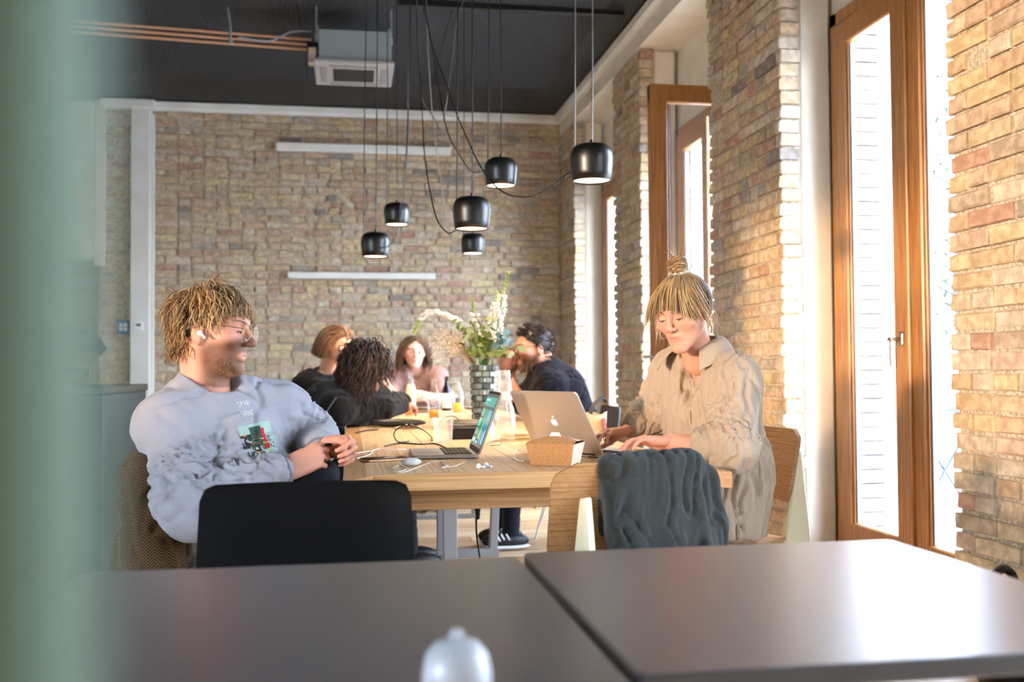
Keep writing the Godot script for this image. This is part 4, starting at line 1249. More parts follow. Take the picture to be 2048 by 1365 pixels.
	for k in 5:
		var nb := thing("paper_booklet", "%s cream booklet in the pile behind the fruit-marked laptop" % ["bottom", "second lowest", "middle", "second highest", "top"][k], "booklet", Vector3(st_at.x + 0.01 * sin(k * 2.1), TOP_Y + 0.0065 * k, st_at.z + 0.006 * cos(k * 3.0)), 0.1 * sin(k * 1.7), "pile of cream booklets")
		put("pages", box_mesh(Vector3(0.15, 0.0055, 0.11), 0.001, Vector3(0, 0.0029, 0)), mat("paper_cream", Color(0.90, 0.84, 0.68), 0.8), nb)
		put("cover", box_mesh(Vector3(0.152, 0.0006, 0.112), 0.0, Vector3(0, 0.0060, 0)), mat("cover_cream", [Color(0.86, 0.76, 0.52), Color(0.92, 0.88, 0.78)][k % 2], 0.7), nb)
	cord("grey_cable", "thin grey cable coiled beside the booklets", flat_pts([[975, 888], [990, 882], [1003, 884], [1000, 890], [982, 891], [990, 884, 0.005]]), 0.0016, mat("cable_grey", Color(0.5, 0.47, 0.43), 0.5))
	for k in 3:
		var pp := [[850, 813, 0.10], [905, 806, 0.09], [945, 812, 0.075]][k] as Array
		var at := on_y(pp[0], pp[1], TOP_Y)
		at.z = maxf(at.z, -7.15)
		at.x = on_z(pp[0], pp[1], at.z).x
		var pt := thing("white_plate", ["white plate before the woman in the pink blouse", "white plate beside the labelled bottle", "small white plate behind the flower vase"][k], "plate", at)
		put("dish", Shape.new().lathe([Vector2(0, 0.004), Vector2(pp[2] * 0.6, 0.004), Vector2(pp[2], 0.018), Vector2(pp[2], 0.020), Vector2(pp[2] * 0.6, 0.008), Vector2(0, 0.007)], Vector3.ZERO, 24).mesh(), mat("white_ceramic", Color(0.86, 0.86, 0.87), 0.25), pt)
	var gl := thing("dark_phone", "dark phone lying by the orange juice bottle", "phone", on_y(845, 826, TOP_Y), 0.4)
	put("body", Shape.new().slab(round_rect(0.15, 0.074, 0.01, 3), 0.009, Transform3D(Basis(Vector3(1, 0, 0), Vector3(0, 0, -1), Vector3(0, 1, 0)), Vector3(0, 0.0046, 0)), 0.002).mesh(), mat("phone_black", Color(0.02, 0.02, 0.025), 0.12), gl)
	put("camera_bump", box_mesh(Vector3(0.02, 0.002, 0.02), 0.0008, Vector3(-0.055, 0.0101, 0.015)), black, gl)
	# ---- tote bag and headphones at the window side
	var bag := thing("canvas_bag", "beige canvas bag with a printed side at the table's window edge", "bag", Vector3(0.985, TOP_Y, -3.98), 0.4)
	var br := []
	for k in 7:
		var v := k / 6.0
		var row := []
		for q in 16:
			var w := TAU * q / 16.0
			row.append(Vector3(cos(w) * (0.055 + 0.012 * v), v * 0.105 + 0.008 * sin(3.0 * w) * v, sin(w) * (0.035 - 0.012 * v)))
		br.append(row)
	put("sack", Shape.new().grid(br, true, Vector3(0, 0.05, 0)).mesh(), mat("canvas", Color(0.86, 0.76, 0.58), 0.85), bag)
	put("print", Shape.new().box(Vector3(0.03, 0.06, 0.034), Vector3(0.03, 0.05, 0.002), Basis.from_euler(Vector3(-0.1, 0.5, 0)), 0.0).mesh(), mat("bag_print", Color(0.62, 0.18, 0.14), 0.8), bag)
	put("strap", Shape.new().tube(curve([Vector3(-0.03, 0.09, 0.01), Vector3(0.0, 0.14, 0.0), Vector3(0.05, 0.165, -0.01), Vector3(0.07, 0.15, -0.01)], 5), 0.011, 8, true, 0.5).mesh(), mat("strap_navy", Color(0.08, 0.11, 0.15), 0.6), bag)
	var sg := thing("reading_glasses", "black framed glasses lying open beside the canvas bag", "glasses", Vector3(0.955, TOP_Y, -3.72), 0.9)
	for s in [-1.0, 1.0]:
		var ring := []
		for a in 17:
			ring.append(Vector3(s * 0.033 + cos(TAU * a / 16.0) * 0.024, 0.022 + sin(TAU * a / 16.0) * 0.019, 0))
		put("rim", Shape.new().tube(ring, 0.002, 6).mesh(), black, sg)
		put("temple", Shape.new().tube([Vector3(s * 0.058, 0.028, 0), Vector3(s * 0.060, 0.024, -0.09), Vector3(s * 0.058, 0.004, -0.13)], 0.002, 6).mesh(), black, sg)
	put("bridge", Shape.new().tube([Vector3(-0.010, 0.026, 0), Vector3(0.010, 0.026, 0)], 0.002, 6).mesh(), black, sg)
	flower_vase()
	# ---- things fixed to the walls and ceiling
	var barm := plaster_mat("bar_white", Color(0.93, 0.92, 0.89))
	for k in 2:
		var w: float = [1.878, 1.573][k]
		var b := thing("wall_light_bar", ["long white light bar high on the brick end wall", "shorter white light bar low on the brick end wall"][k], "light bar", Vector3([0.163, 0.136][k], [3.444, 2.054][k], BACK_Z + 0.045))
		put("housing", box_mesh(Vector3(w, [0.088, 0.070][k], 0.07), 0.008), barm, b)
		for s in [-1.0, 1.0]:
			put("end_cap", box_mesh(Vector3(0.008, [0.084, 0.066][k], 0.066), 0.003, Vector3(s * (w * 0.5 + 0.003), 0, 0)), white, b)
	var blue := thing("blue_sign", "small blue square sign with white marks left of the column", "sign", Vector3(-2.352, 1.496, BACK_Z + 0.016))
	put("plate", box_mesh(Vector3(0.135, 0.145, 0.012), 0.002), mat("sign_blue", Color(0.10, 0.42, 0.66), 0.5), blue)
	for q in [[-0.022, 0.022], [0.022, 0.022], [-0.022, -0.022], [0.022, -0.022]]:
		put("mark", box_mesh(Vector3(0.034, 0.034, 0.002), 0.0, Vector3(q[0], q[1], 0.007)), white, blue)
	var th := thing("room_thermostat", "small white thermostat with a dark display on the column", "thermostat", Vector3(-2.173, 1.50, BACK_Z + 0.139))
	put("case", box_mesh(Vector3(0.085, 0.085, 0.02), 0.004), white, th)
	put("display", box_mesh(Vector3(0.05, 0.028, 0.002), 0.0, Vector3(0.0, 0.012, 0.011)), mat("display_grey", Color(0.25, 0.27, 0.28), 0.3), th)
	air_conditioner()

func kraft_box() -> void:
	var t := thing("takeaway_box", "brown card takeaway box with a folded white-lined lid", "box", Vector3(0.612, TOP_Y, -2.955), -0.5)
	var kraft := mat("kraft_card", Color(0.72, 0.52, 0.32), 0.75, 0.0, {"albedo_texture": noise_tex("card", 0.05, Color(0.9, 0.88, 0.85), Color(1, 1, 1), 3, 256), "uv1_triplanar": true, "uv1_scale": Vector3(8, 8, 8)})
	var pale := mat("kraft_pale", Color(0.90, 0.84, 0.76), 0.7)
	var a := 0.062
	var c := 0.050
	var h := 0.066
	var a2 := 0.075
	var c2 := 0.062
	var bot := [Vector3(-a, 0.001, -c), Vector3(a, 0.001, -c), Vector3(a, 0.001, c), Vector3(-a, 0.001, c)]
	var top := [Vector3(-a2, h, -c2), Vector3(a2, h, -c2), Vector3(a2, h, c2), Vector3(-a2, h, c2)]
	for k in 4:
		var s := Shape.new()
		var k2 := (k + 1) % 4
		var o: Vector3 = bot[k] + bot[k2]
		var inn := Vector3(-o.x, 0, -o.z).normalized() * 0.0012
		s.quad(bot[k], bot[k2], top[k2], top[k], Vector3(o.x, 0, o.z))
		s.quad(bot[k] + inn, bot[k2] + inn, top[k2] + inn, top[k] + inn, Vector3(-o.x, 0, -o.z))
		put("side", s.mesh(), pale if k == 1 else kraft, t)
	var bs := Shape.new()
	bs.quad(bot[0], bot[1], bot[2], bot[3], Vector3.DOWN)
	put("bottom", bs.mesh(), kraft, t)
	# two arched lid flaps that meet on a ridge
	for s in [-1.0, 1.0]:
		var rows := []
		for k in 7:
			var v := k / 6.0
			var row := []
			for q in 13:
				var u := q / 6.0 - 1.0
				var y := h + 0.020 * v * (1.0 - u * u * 0.75) + 0.004 * sin(v * PI)
				row.append(Vector3(u * a2 * (1.0 - 0.04 * v), y, s * c2 * (1.0 - v) * 0.99))
			rows.append(row)
		put("lid_flap", Shape.new().grid(rows, false, Vector3(0, -1, 0)).mesh(), pale if s < 0 else kraft, t)
	put("tab", Shape.new().slab(PackedVector2Array([Vector2(-0.02, 0), Vector2(0.02, 0), Vector2(0.012, 0.014), Vector2(-0.012, 0.014)]), 0.0012, Transform3D(Basis.IDENTITY, Vector3(0.0, h + 0.017, 0.001))).mesh(), pale, t)

func bottle(label: String, at: Vector3, h: float, r: float, liquid: Color, fill: float, extra: String) -> void:
	var t := thing("glass_bottle", label, "bottle", at)
	var clear := glass("clear_glass", Color(0.97, 1.0, 0.99, 0.06))
	var prof := [Vector2(0, 0.002), Vector2(r * 0.92, 0.002), Vector2(r, 0.008), Vector2(r, h * 0.52), Vector2(r * 0.86, h * 0.62), Vector2(r * 0.48, h * 0.76), Vector2(r * 0.38, h * 0.84), Vector2(r * 0.38, h * 0.97), Vector2(r * 0.46, h * 0.97), Vector2(r * 0.46, h), Vector2(r * 0.34, h)]
	put("glass_wall", Shape.new().lathe(prof, Vector3.ZERO, 22).mesh(), clear if extra != "label" else mat("brown_glass", Color(0.10, 0.06, 0.04), 0.1), t)
	var lp := [Vector2(0, 0.006), Vector2(r * 0.9, 0.006)]
	for p in prof:
		if p.y > 0.01 and p.y < fill:
			lp.append(Vector2(p.x * 0.93, p.y))
	lp.append(Vector2((lp[-1] as Vector2).x * (0.98 if fill < h * 0.55 else 0.8), fill))
	lp.append(Vector2(0, fill))
	if extra == "label":
		put("label_band", Shape.new().lathe([Vector2(r * 1.01, 0.02), Vector2(r * 1.02, 0.022), Vector2(r * 1.02, h * 0.5), Vector2(r * 1.01, h * 0.505)], Vector3.ZERO, 22).mesh(), mat("paper_white", Color(0.93, 0.92, 0.90), 0.8), t)
	else:
		put("drink", Shape.new().lathe(lp, Vector3.ZERO, 22).mesh(), mat("drink_%02x" % int(liquid.g * 255), liquid, 0.15), t)

func sprig(bunch: Node3D, called: String, label: String) -> Node3D:
	var o := Node3D.new()
	o.name = called
	bunch.add_child(o, true)
	o.set_meta("label", label)
	return o

func flower_vase() -> void:
	var at := on_z(968, 800, -5.0) * Vector3(1, 0, 1) + Vector3(0, TOP_Y, 0)
	var t := thing("glass_vase", "grey-green faceted glass vase standing on the oak table", "vase", at)
	var vm := [mat("vase_a", Color(0.33, 0.37, 0.35), 0.2, 0.0, {"metallic_specular": 0.7}), mat("vase_b", Color(0.25, 0.28, 0.27), 0.2, 0.0, {"metallic_specular": 0.7}), mat("vase_c", Color(0.42, 0.46, 0.43), 0.2, 0.0, {"metallic_specular": 0.7})]
	var core := Shape.new().lathe([Vector2(0, 0.002), Vector2(0.052, 0.002), Vector2(0.068, 0.31), Vector2(0.062, 0.31), Vector2(0.048, 0.01), Vector2(0, 0.01)], Vector3.ZERO, 24)
	put("core", core.mesh(), mat("vase_core", Color(0.24, 0.27, 0.25), 0.2), t)
	var r := RandomNumberGenerator.new()
	r.seed = 5
	for j in 10:
		for k in 12:
			var a := TAU * (k + 0.5 * (j % 2)) / 12.0
			var y := 0.02 + j * 0.0305
			var rad := lerpf(0.054, 0.069, y / 0.32)
			var b := Basis(Vector3(-sin(a), 0, cos(a)), Vector3.UP, Vector3(cos(a), 0, sin(a)))
			put("glass_block", Shape.new().box(Vector3(cos(a), 0, sin(a)) * rad + Vector3(0, y, 0), Vector3(rad * 0.50, 0.027, 0.012), b, 0.004).mesh(), vm[r.randi() % 3], t)
	# ---- the bunch: stems, leaves and flower spikes, each sprig a part with its own pieces
	var bunch := thing("flower_bouquet", "loose bouquet of white snapdragons and eucalyptus in the faceted vase", "bouquet")
	var green := mat("stem_green", Color(0.36, 0.50, 0.20), 0.6)
	var leafm := [mat("leaf_a", Color(0.44, 0.50, 0.27), 0.55, 0.0, {"backlight_enabled": true, "backlight": Color(0.45, 0.5, 0.15)}), mat("leaf_b", Color(0.58, 0.61, 0.42), 0.55, 0.0, {"backlight_enabled": true, "backlight": Color(0.5, 0.5, 0.2)}), mat("leaf_blue", Color(0.44, 0.56, 0.58), 0.55, 0.0, {"backlight_enabled": true, "backlight": Color(0.3, 0.4, 0.4)})]
	var petal := mat("petal_white", Color(0.97, 0.95, 0.88), 0.6, 0.0, {"backlight_enabled": true, "backlight": Color(0.6, 0.58, 0.5)})
	var foot := at + Vector3(0, 0.10, 0)
	var spikes := [
		["tall white snapdragon spike leaning to the window", [foot, on_z(985, 720, -5.0), on_z(995, 650, -5.0), on_z(1004, 600, -5.0), on_z(1017, 545, -5.0)], 0.30, 1.0],
		["drooping snapdragon spike arching towards the pink blouse", [foot, on_z(950, 720, -4.98), on_z(928, 660, -4.97), on_z(895, 632, -4.96), on_z(862, 624, -4.96), on_z(842, 638, -4.96), on_z(828, 667, -4.96)], 0.42, 0.8],
		["short full white snapdragon in the middle of the vase", [foot, on_z(958, 720, -5.02), on_z(950, 670, -5.02), on_z(945, 598, -5.02)], 0.45, 1.15],
		["white snapdragon spike behind the tall one", [foot, on_z(975, 700, -5.08), on_z(985, 640, -5.08), on_z(995, 585, -5.08)], 0.40, 0.9]]
	for s in spikes:
		var f := sprig(bunch, "snapdragon", s[0])
		var line := curve(s[1], 8)
		put("stem", Shape.new().tube(line, 0.0028, 6).mesh(), green, f)
		var n := line.size()
		var from := int(n * s[2])
		var bl := Shape.new()
		var buds := Shape.new()
		for k in range(from, n):
			var u := float(k - from) / maxf(1.0, n - 1 - from)
			var p: Vector3 = line[k]
			for q in 3:
				var a := k * 2.4 + q * TAU / 3.0
				var o := Vector3(cos(a), 0.25 * sin(a * 1.7), sin(a))
				if u < 0.72:
					var sz: float = lerpf(0.018, 0.010, u) * s[3]
					for m in 4:
						var b := Basis.from_euler(Vector3(a + m * 1.1, m * 1.6 + a, m * 0.9))
						bl.ball(p + o * (sz + 0.006) + b.x * sz * 0.5, Vector3(sz * 0.75, sz * 0.28, sz * 0.6), b, 4, 7)
				else:
					buds.ball(p + o * 0.006, Vector3(0.0045, 0.007, 0.0045) * (1.4 - u * 0.6), Basis.IDENTITY, 4, 6)
		put("blossoms", bl.mesh(), petal, f)
		if buds.v.size() > 0:
			put("buds", buds.mesh(), mat("bud_green", Color(0.66, 0.74, 0.30), 0.6), f)
	var r2 := RandomNumberGenerator.new()
	r2.seed = 21
	var tips := [[905, 640], [925, 655], [915, 690], [940, 640], [960, 650], [975, 675], [995, 670], [1012, 680], [1005, 705], [950, 690], [930, 705], [970, 700], [1022, 668], [1035, 695], [985, 640], [1015, 715]]
	for k in tips.size():
		var tip := on_z(tips[k][0], tips[k][1], -5.0 + r2.randf_range(-0.10, 0.10))
		var kind := 2 if k in [6, 7, 12] else k % 2
		var f := sprig(bunch, "eucalyptus_sprig", ["olive leafy sprig", "pale green leafy sprig", "blue-green eucalyptus sprig"][kind])
		var mid := (foot + Vector3(0, 0.24, 0)).lerp(tip, 0.35) + Vector3(0, 0.02, 0)
		var line := curve([foot, foot + Vector3(0, 0.20, 0) + (tip - foot) * Vector3(0.12, 0, 0.12), mid, tip], 7)
		put("stem", Shape.new().tube(line, 0.002, 5).mesh(), green, f)
		for q in 12:
			var p: Vector3 = line[mini(line.size() - 1, int(lerpf(line.size() * 0.52, line.size() - 1, q / 11.0)))]
			var b := Basis.from_euler(Vector3(r2.randf_range(-1, 1), r2.randf() * TAU, r2.randf_range(-0.8, 0.8)))
			var w := r2.randf_range(0.014, 0.026)
			var out := PackedVector2Array()
			for a in 9:
				var an := TAU * a / 9.0
				out.append(Vector2(cos(an) * w + w, sin(an) * w * 0.7))
			put("leaf", Shape.new().slab(out, 0.0008, Transform3D(b, p)).mesh(), leafm[kind], f)
	var gy := sprig(bunch, "dried_gypsophila", "cloud of tiny beige dried flowers")
	var twig := Shape.new()
	var dots := Shape.new()
	for k in 60:
		var tip := on_z(r2.randf_range(862, 925), r2.randf_range(655, 725), -5.0 + r2.randf_range(-0.08, 0.08))
		twig.tube([foot + Vector3(-0.04, 0.20, 0), (foot + Vector3(-0.06, 0.24, 0)).lerp(tip, 0.5) + Vector3(0, 0.03, 0), tip], 0.0007, 4, false)
		for q in 5:
			dots.ball(tip + Vector3(r2.randf_range(-0.018, 0.018), r2.randf_range(-0.018, 0.018), r2.randf_range(-0.018, 0.018)), Vector3.ONE * 0.0032, Basis.IDENTITY, 3, 5)
	put("twigs", twig.mesh(), mat("twig", Color(0.72, 0.62, 0.46), 0.8), gy)
	put("flower_dots", dots.mesh(), mat("dried_beige", Color(0.90, 0.80, 0.68), 0.8), gy)

func air_conditioner() -> void:
	var t := thing("ceiling_air_conditioner", "grey ceiling cassette air conditioner hung under the black ceiling", "air conditioner", Vector3(0.035, 3.40, -8.05))
	var grey := mat("ac_panel", Color(0.62, 0.60, 0.58), 0.5)
	var zinc := mat("ac_zinc", Color(0.66, 0.70, 0.70), 0.30, 0.45)
	var dark := mat("ac_dark", Color(0.06, 0.06, 0.06), 0.7)
	put("panel", box_mesh(Vector3(0.62, 0.035, 0.62), 0.008, Vector3(0, 0.0175, 0)), grey, t)
	put("casing", box_mesh(Vector3(0.56, 0.235, 0.56), 0.004, Vector3(0.01, 0.155, 0)), zinc, t)
	put("casing_edge", box_mesh(Vector3(0.575, 0.02, 0.575), 0.003, Vector3(0.01, 0.045, 0)), zinc, t)
	var g := put("intake_grille", box_mesh(Vector3(0.32, 0.006, 0.32), 0.002, Vector3(0, -0.003, 0)), dark, t)
	for k in 9:
		put("slat", box_mesh(Vector3(0.31, 0.004, 0.012), 0.001, Vector3(0, -0.007, -0.144 + k * 0.036)), mat("ac_slat", Color(0.22, 0.20, 0.18), 0.6), g)
	for s in [-1.0, 1.0]:
		put("air_flap", box_mesh(Vector3(0.045, 0.006, 0.38), 0.002, Vector3(s * 0.235, -0.003, 0)), mat("ac_flap", Color(0.52, 0.50, 0.48), 0.5), t)
		put("air_flap", box_mesh(Vector3(0.38, 0.006, 0.045), 0.002, Vector3(0, -0.003, s * 0.235)), mat("ac_flap", Color(0.52, 0.50, 0.48), 0.5), t)
		for e in [-1.0, 1.0]:
			put("hanger_rod", Shape.new().tube([Vector3(s * 0.29, 0.24, e * 0.22), Vector3(s * 0.29, 0.485, e * 0.22)], 0.006, 6).mesh(), zinc, t)
			put("bracket", box_mesh(Vector3(0.03, 0.05, 0.04), 0.003, Vector3(s * 0.285, 0.22, e * 0.22)), zinc, t)
	put("pipe_box", box_mesh(Vector3(0.10, 0.10, 0.20), 0.004, Vector3(-0.315, 0.16, 0.05)), dark, t)
	put("junction_box", box_mesh(Vector3(0.06, 0.12, 0.10), 0.004, Vector3(-0.32, 0.075, 0.20)), mat("ac_cream", Color(0.72, 0.66, 0.56), 0.6), t)
	var copper := mat("pipe_wrap", Color(0.80, 0.60, 0.46), 0.45)
	for k in 3:
		var p := thing("refrigerant_pipe", ["upper", "middle", "lower"][k] + " copper-coloured pipe running to the ceiling air conditioner", "pipe", Vector3.ZERO, 0.0, "pipes to the air conditioner")
		put("run", Shape.new().tube([Vector3(-5.1, 3.735 - k * 0.035, -7.92 - k * 0.02), Vector3(-2.0, 3.70 - k * 0.035, -7.95 - k * 0.02), Vector3(-0.30, 3.66 - k * 0.035, -8.0 - k * 0.02)], 0.011, 10).mesh(), copper, p)
	var ch := thing("pipe_hanger", "bright metal chain strap holding the copper pipes", "hanger", Vector3(-0.92, 3.64, -7.98))
	put("strap", Shape.new().tube([Vector3(0, -0.06, 0.03), Vector3(0.005, 0.03, 0.035), Vector3(0.0, 0.10, 0.03), Vector3(-0.02, 0.235, 0.02)], 0.009, 6).mesh(), zinc, ch)
	put("buckle", box_mesh(Vector3(0.03, 0.03, 0.02), 0.004, Vector3(0.01, -0.05, 0.03)), zinc, ch)
	var cb := put("ac_cable", Shape.new().tube(curve([Vector3(-0.85, 3.62, -7.9), Vector3(-0.62, 3.60, -7.9), Vector3(-0.45, 3.68, -7.9), Vector3(-0.30, 3.71, -7.95)], 5), 0.008, 6).mesh(), mat("cable_pale", Color(0.6, 0.62, 0.68), 0.5))
	tag(cb, "pale flexible cable beside the copper pipes under the ceiling", "cable")
	var rail := thing("ceiling_rail", "black lighting rail fixed under the black ceiling", "rail", Vector3(1.26, CEIL_Y - 0.035, -7.6))
	put("track", box_mesh(Vector3(1.76, 0.045, 0.06), 0.003), mat("rail_black", Color(0.012, 0.012, 0.012), 0.5), rail)
	for s in [-1.0, 1.0]:
		put("end_cap", box_mesh(Vector3(0.012, 0.05, 0.065), 0.003, Vector3(s * 0.885, 0, 0)), dark, rail)

# ================================================================== PENDANT LAMPS
func build_lamps() -> void:
	# [label words, x0, x1, y top, y bottom in the photograph]
	var list := [
		["largest looking black pendant lamp, hung closest to the windows", 1183, 326.5, 86.0],
		["black pendant lamp hanging lowest over the card box end of the table", 943.5, 427, 75.0],
		["black pendant lamp with a trailing cord, hung high between two others", 1001.5, 345, 65.0],
		["black pendant lamp above the flower vase, half behind another lamp", 945.5, 488, 47.0],
		["black pendant lamp with its loop of cord, on the man's side of the table", 750.5, 490, 57.0],
		["black pendant lamp hung high beside the one with the cord loop", 793.5, 428.5, 51.0]]
	var shell := mat("lamp_black", Color(0.018, 0.018, 0.02), 0.36, 0.0, {"metallic_specular": 0.55})
	var glow := mat("lamp_diffuser", Color(0.95, 0.93, 0.88), 0.5, 0.0, {"emission_enabled": true, "emission": Color(1.0, 0.90, 0.74), "emission_energy_multiplier": 3.6})
	var wire := mat("lamp_cord", Color(0.02, 0.02, 0.022), 0.4)
	var pale := mat("lamp_cord_pale", Color(0.45, 0.43, 0.41), 0.35, 0.5)
	var spots := []
	for k in list.size():
		var d: Array = list[k]
		var depth: float = 0.17 * FOCAL / d[3]
		var c: Vector3 = EYE + ray(d[1], d[2]) * depth
		spots.append(c)
		var t := thing("pendant_lamp", d[0], "lamp", c, 0.0, "black pendant lamps over the oak table")
		put("shade", Shape.new().lathe([Vector2(0.070, -0.070), Vector2(0.0755, -0.0735), Vector2(0.077, -0.0735), Vector2(0.081, -0.04), Vector2(0.085, 0.0), Vector2(0.0855, 0.02), Vector2(0.082, 0.042), Vector2(0.073, 0.060), Vector2(0.056, 0.0705), Vector2(0.03, 0.0745), Vector2(0, 0.075)], Vector3.ZERO, 40).mesh(), shell, t)
		put("lamp_diffuser", Shape.new().lathe([Vector2(0.0, -0.0665), Vector2(0.072, -0.0665)], Vector3.ZERO, 32).mesh(), glow, t)
		put("cord_grip", Shape.new().lathe([Vector2(0.006, 0.074), Vector2(0.006, 0.090), Vector2(0.003, 0.094), Vector2(0, 0.094)], Vector3(0.0, 0, 0), 10).mesh(), shell, t)
		var l := SpotLight3D.new()
		l.name = "lamp_light"
		t.add_child(l)
		l.position = Vector3(0, -0.076, 0)
		l.rotation.x = -PI * 0.5
		l.light_color = Color(1.0, 0.86, 0.68)
		l.light_energy = 1.0
		l.spot_angle = 62.0
		l.spot_angle_attenuation = 0.8
		l.spot_range = 12.0
		l.spot_attenuation = 2.0
		l.light_size = 0.07
		l.shadow_enabled = true
		# the steel line and the flex that run up to the ceiling
		var up: float = CEIL_Y - 0.012 - c.y
		var lean := [0.02, 0.01, 0.0, 0.0, 0.02, 0.0][k] as float
		put("suspension", Shape.new().tube([Vector3(0.004, 0.09, 0), Vector3(0.004 + lean, up, 0)], 0.0032, 6).mesh(), pale if k == 0 else wire, t)
		put("feed_cord", Shape.new().tube(curve([Vector3(-0.070, 0.060, 0.01), Vector3(-0.068, 0.12, 0.01), Vector3(-0.060, up * 0.4, 0.01), Vector3(-0.056 + lean, up, 0.01)], 6), 0.0032, 6).mesh(), pale if k == 0 else wire, t)
	# loose loops of flex: pixels down the photograph, from the lamp up to the ceiling; depth slides from the lamp to the feed point
	var feed := -5.6
	var loops := [
		[0, "black flex sagging from the largest looking pendant lamp", [[1141, 344], [1112, 366], [1075, 388], [1045, 394], [1005, 384], [968, 344], [934, 277], [897, 180], [850, -5]]],
		[2, "black flex looping down to the pendant lamp hung in between", [[969, 340], [945, 344], [918, 309], [890, 245], [862, 79], [846, -5]]],
		[1, "black flex looping under the lowest hung pendant lamp", [[911, 461], [894, 465], [870, 427], [850, 317], [843, 198], [832, -5]]],
		[3, "pale flex looping down to the lamp above the vase", [[928, 510], [914, 512], [896, 455], [874, 309], [862, 198], [852, -5]]],
		[4, "black flex looped across the lamp on the man's side", [[745, 481], [755, 494], [779, 491], [797, 455], [811, 356], [819, 158], [822, -5]]],
		[5, "black flex hanging beside the lamp hung high", [[799, 420], [806, 376], [814, 277], [816, 158], [820, -5]]]]
	for d in loops:
		var pts := []
		var n: int = d[2].size()
		var z0: float = spots[d[0]].z + 0.09
		for q in n:
			var u := q / float(n - 1)
			pts.append(on_z(d[2][q][0], d[2][q][1], lerpf(z0, feed - 0.09 * d[0] if d[0] != 0 else -4.6, smoothstep(0.25, 1.0, u))))
		var last: Vector3 = pts[-1]
		pts.append(Vector3(lerpf(last.x, 0.45, 0.3), CEIL_Y - 0.012, last.z))
		var o := put("lamp_flex", Shape.new().tube(curve(pts, 8), 0.0030, 6).mesh(), pale if d[0] == 3 else wire)
		tag(o, d[1], "cable")
	var pf := put("lamp_flex", Shape.new().tube(curve([Vector3(1.02, CEIL_Y - 0.012, -6.05), on_z(927, 2, -6.05), on_z(905, 119, -6.05), on_z(893, 206, -6.05), on_z(881, 259, -6.05), on_z(866, 233, -6.05), on_z(844, 194, -6.05), on_z(838, 100, -6.05), on_z(834, -5, -6.05), Vector3(0.50, CEIL_Y - 0.012, -6.05)], 8), 0.0034, 6).mesh(), pale)
	tag(pf, "pale flex dipping between two points of the ceiling", "cable")

# ================================================================== BODIES: smooth fields meshed as surface nets
class Look:
	# how a field's surface is coloured and folded
	var base := Color.WHITE
	var folds := false
	func paint(_p: Vector3, _n: Vector3) -> Color:
		return base
	func fold(_p: Vector3, _n: Vector3) -> float:
		return 0.0

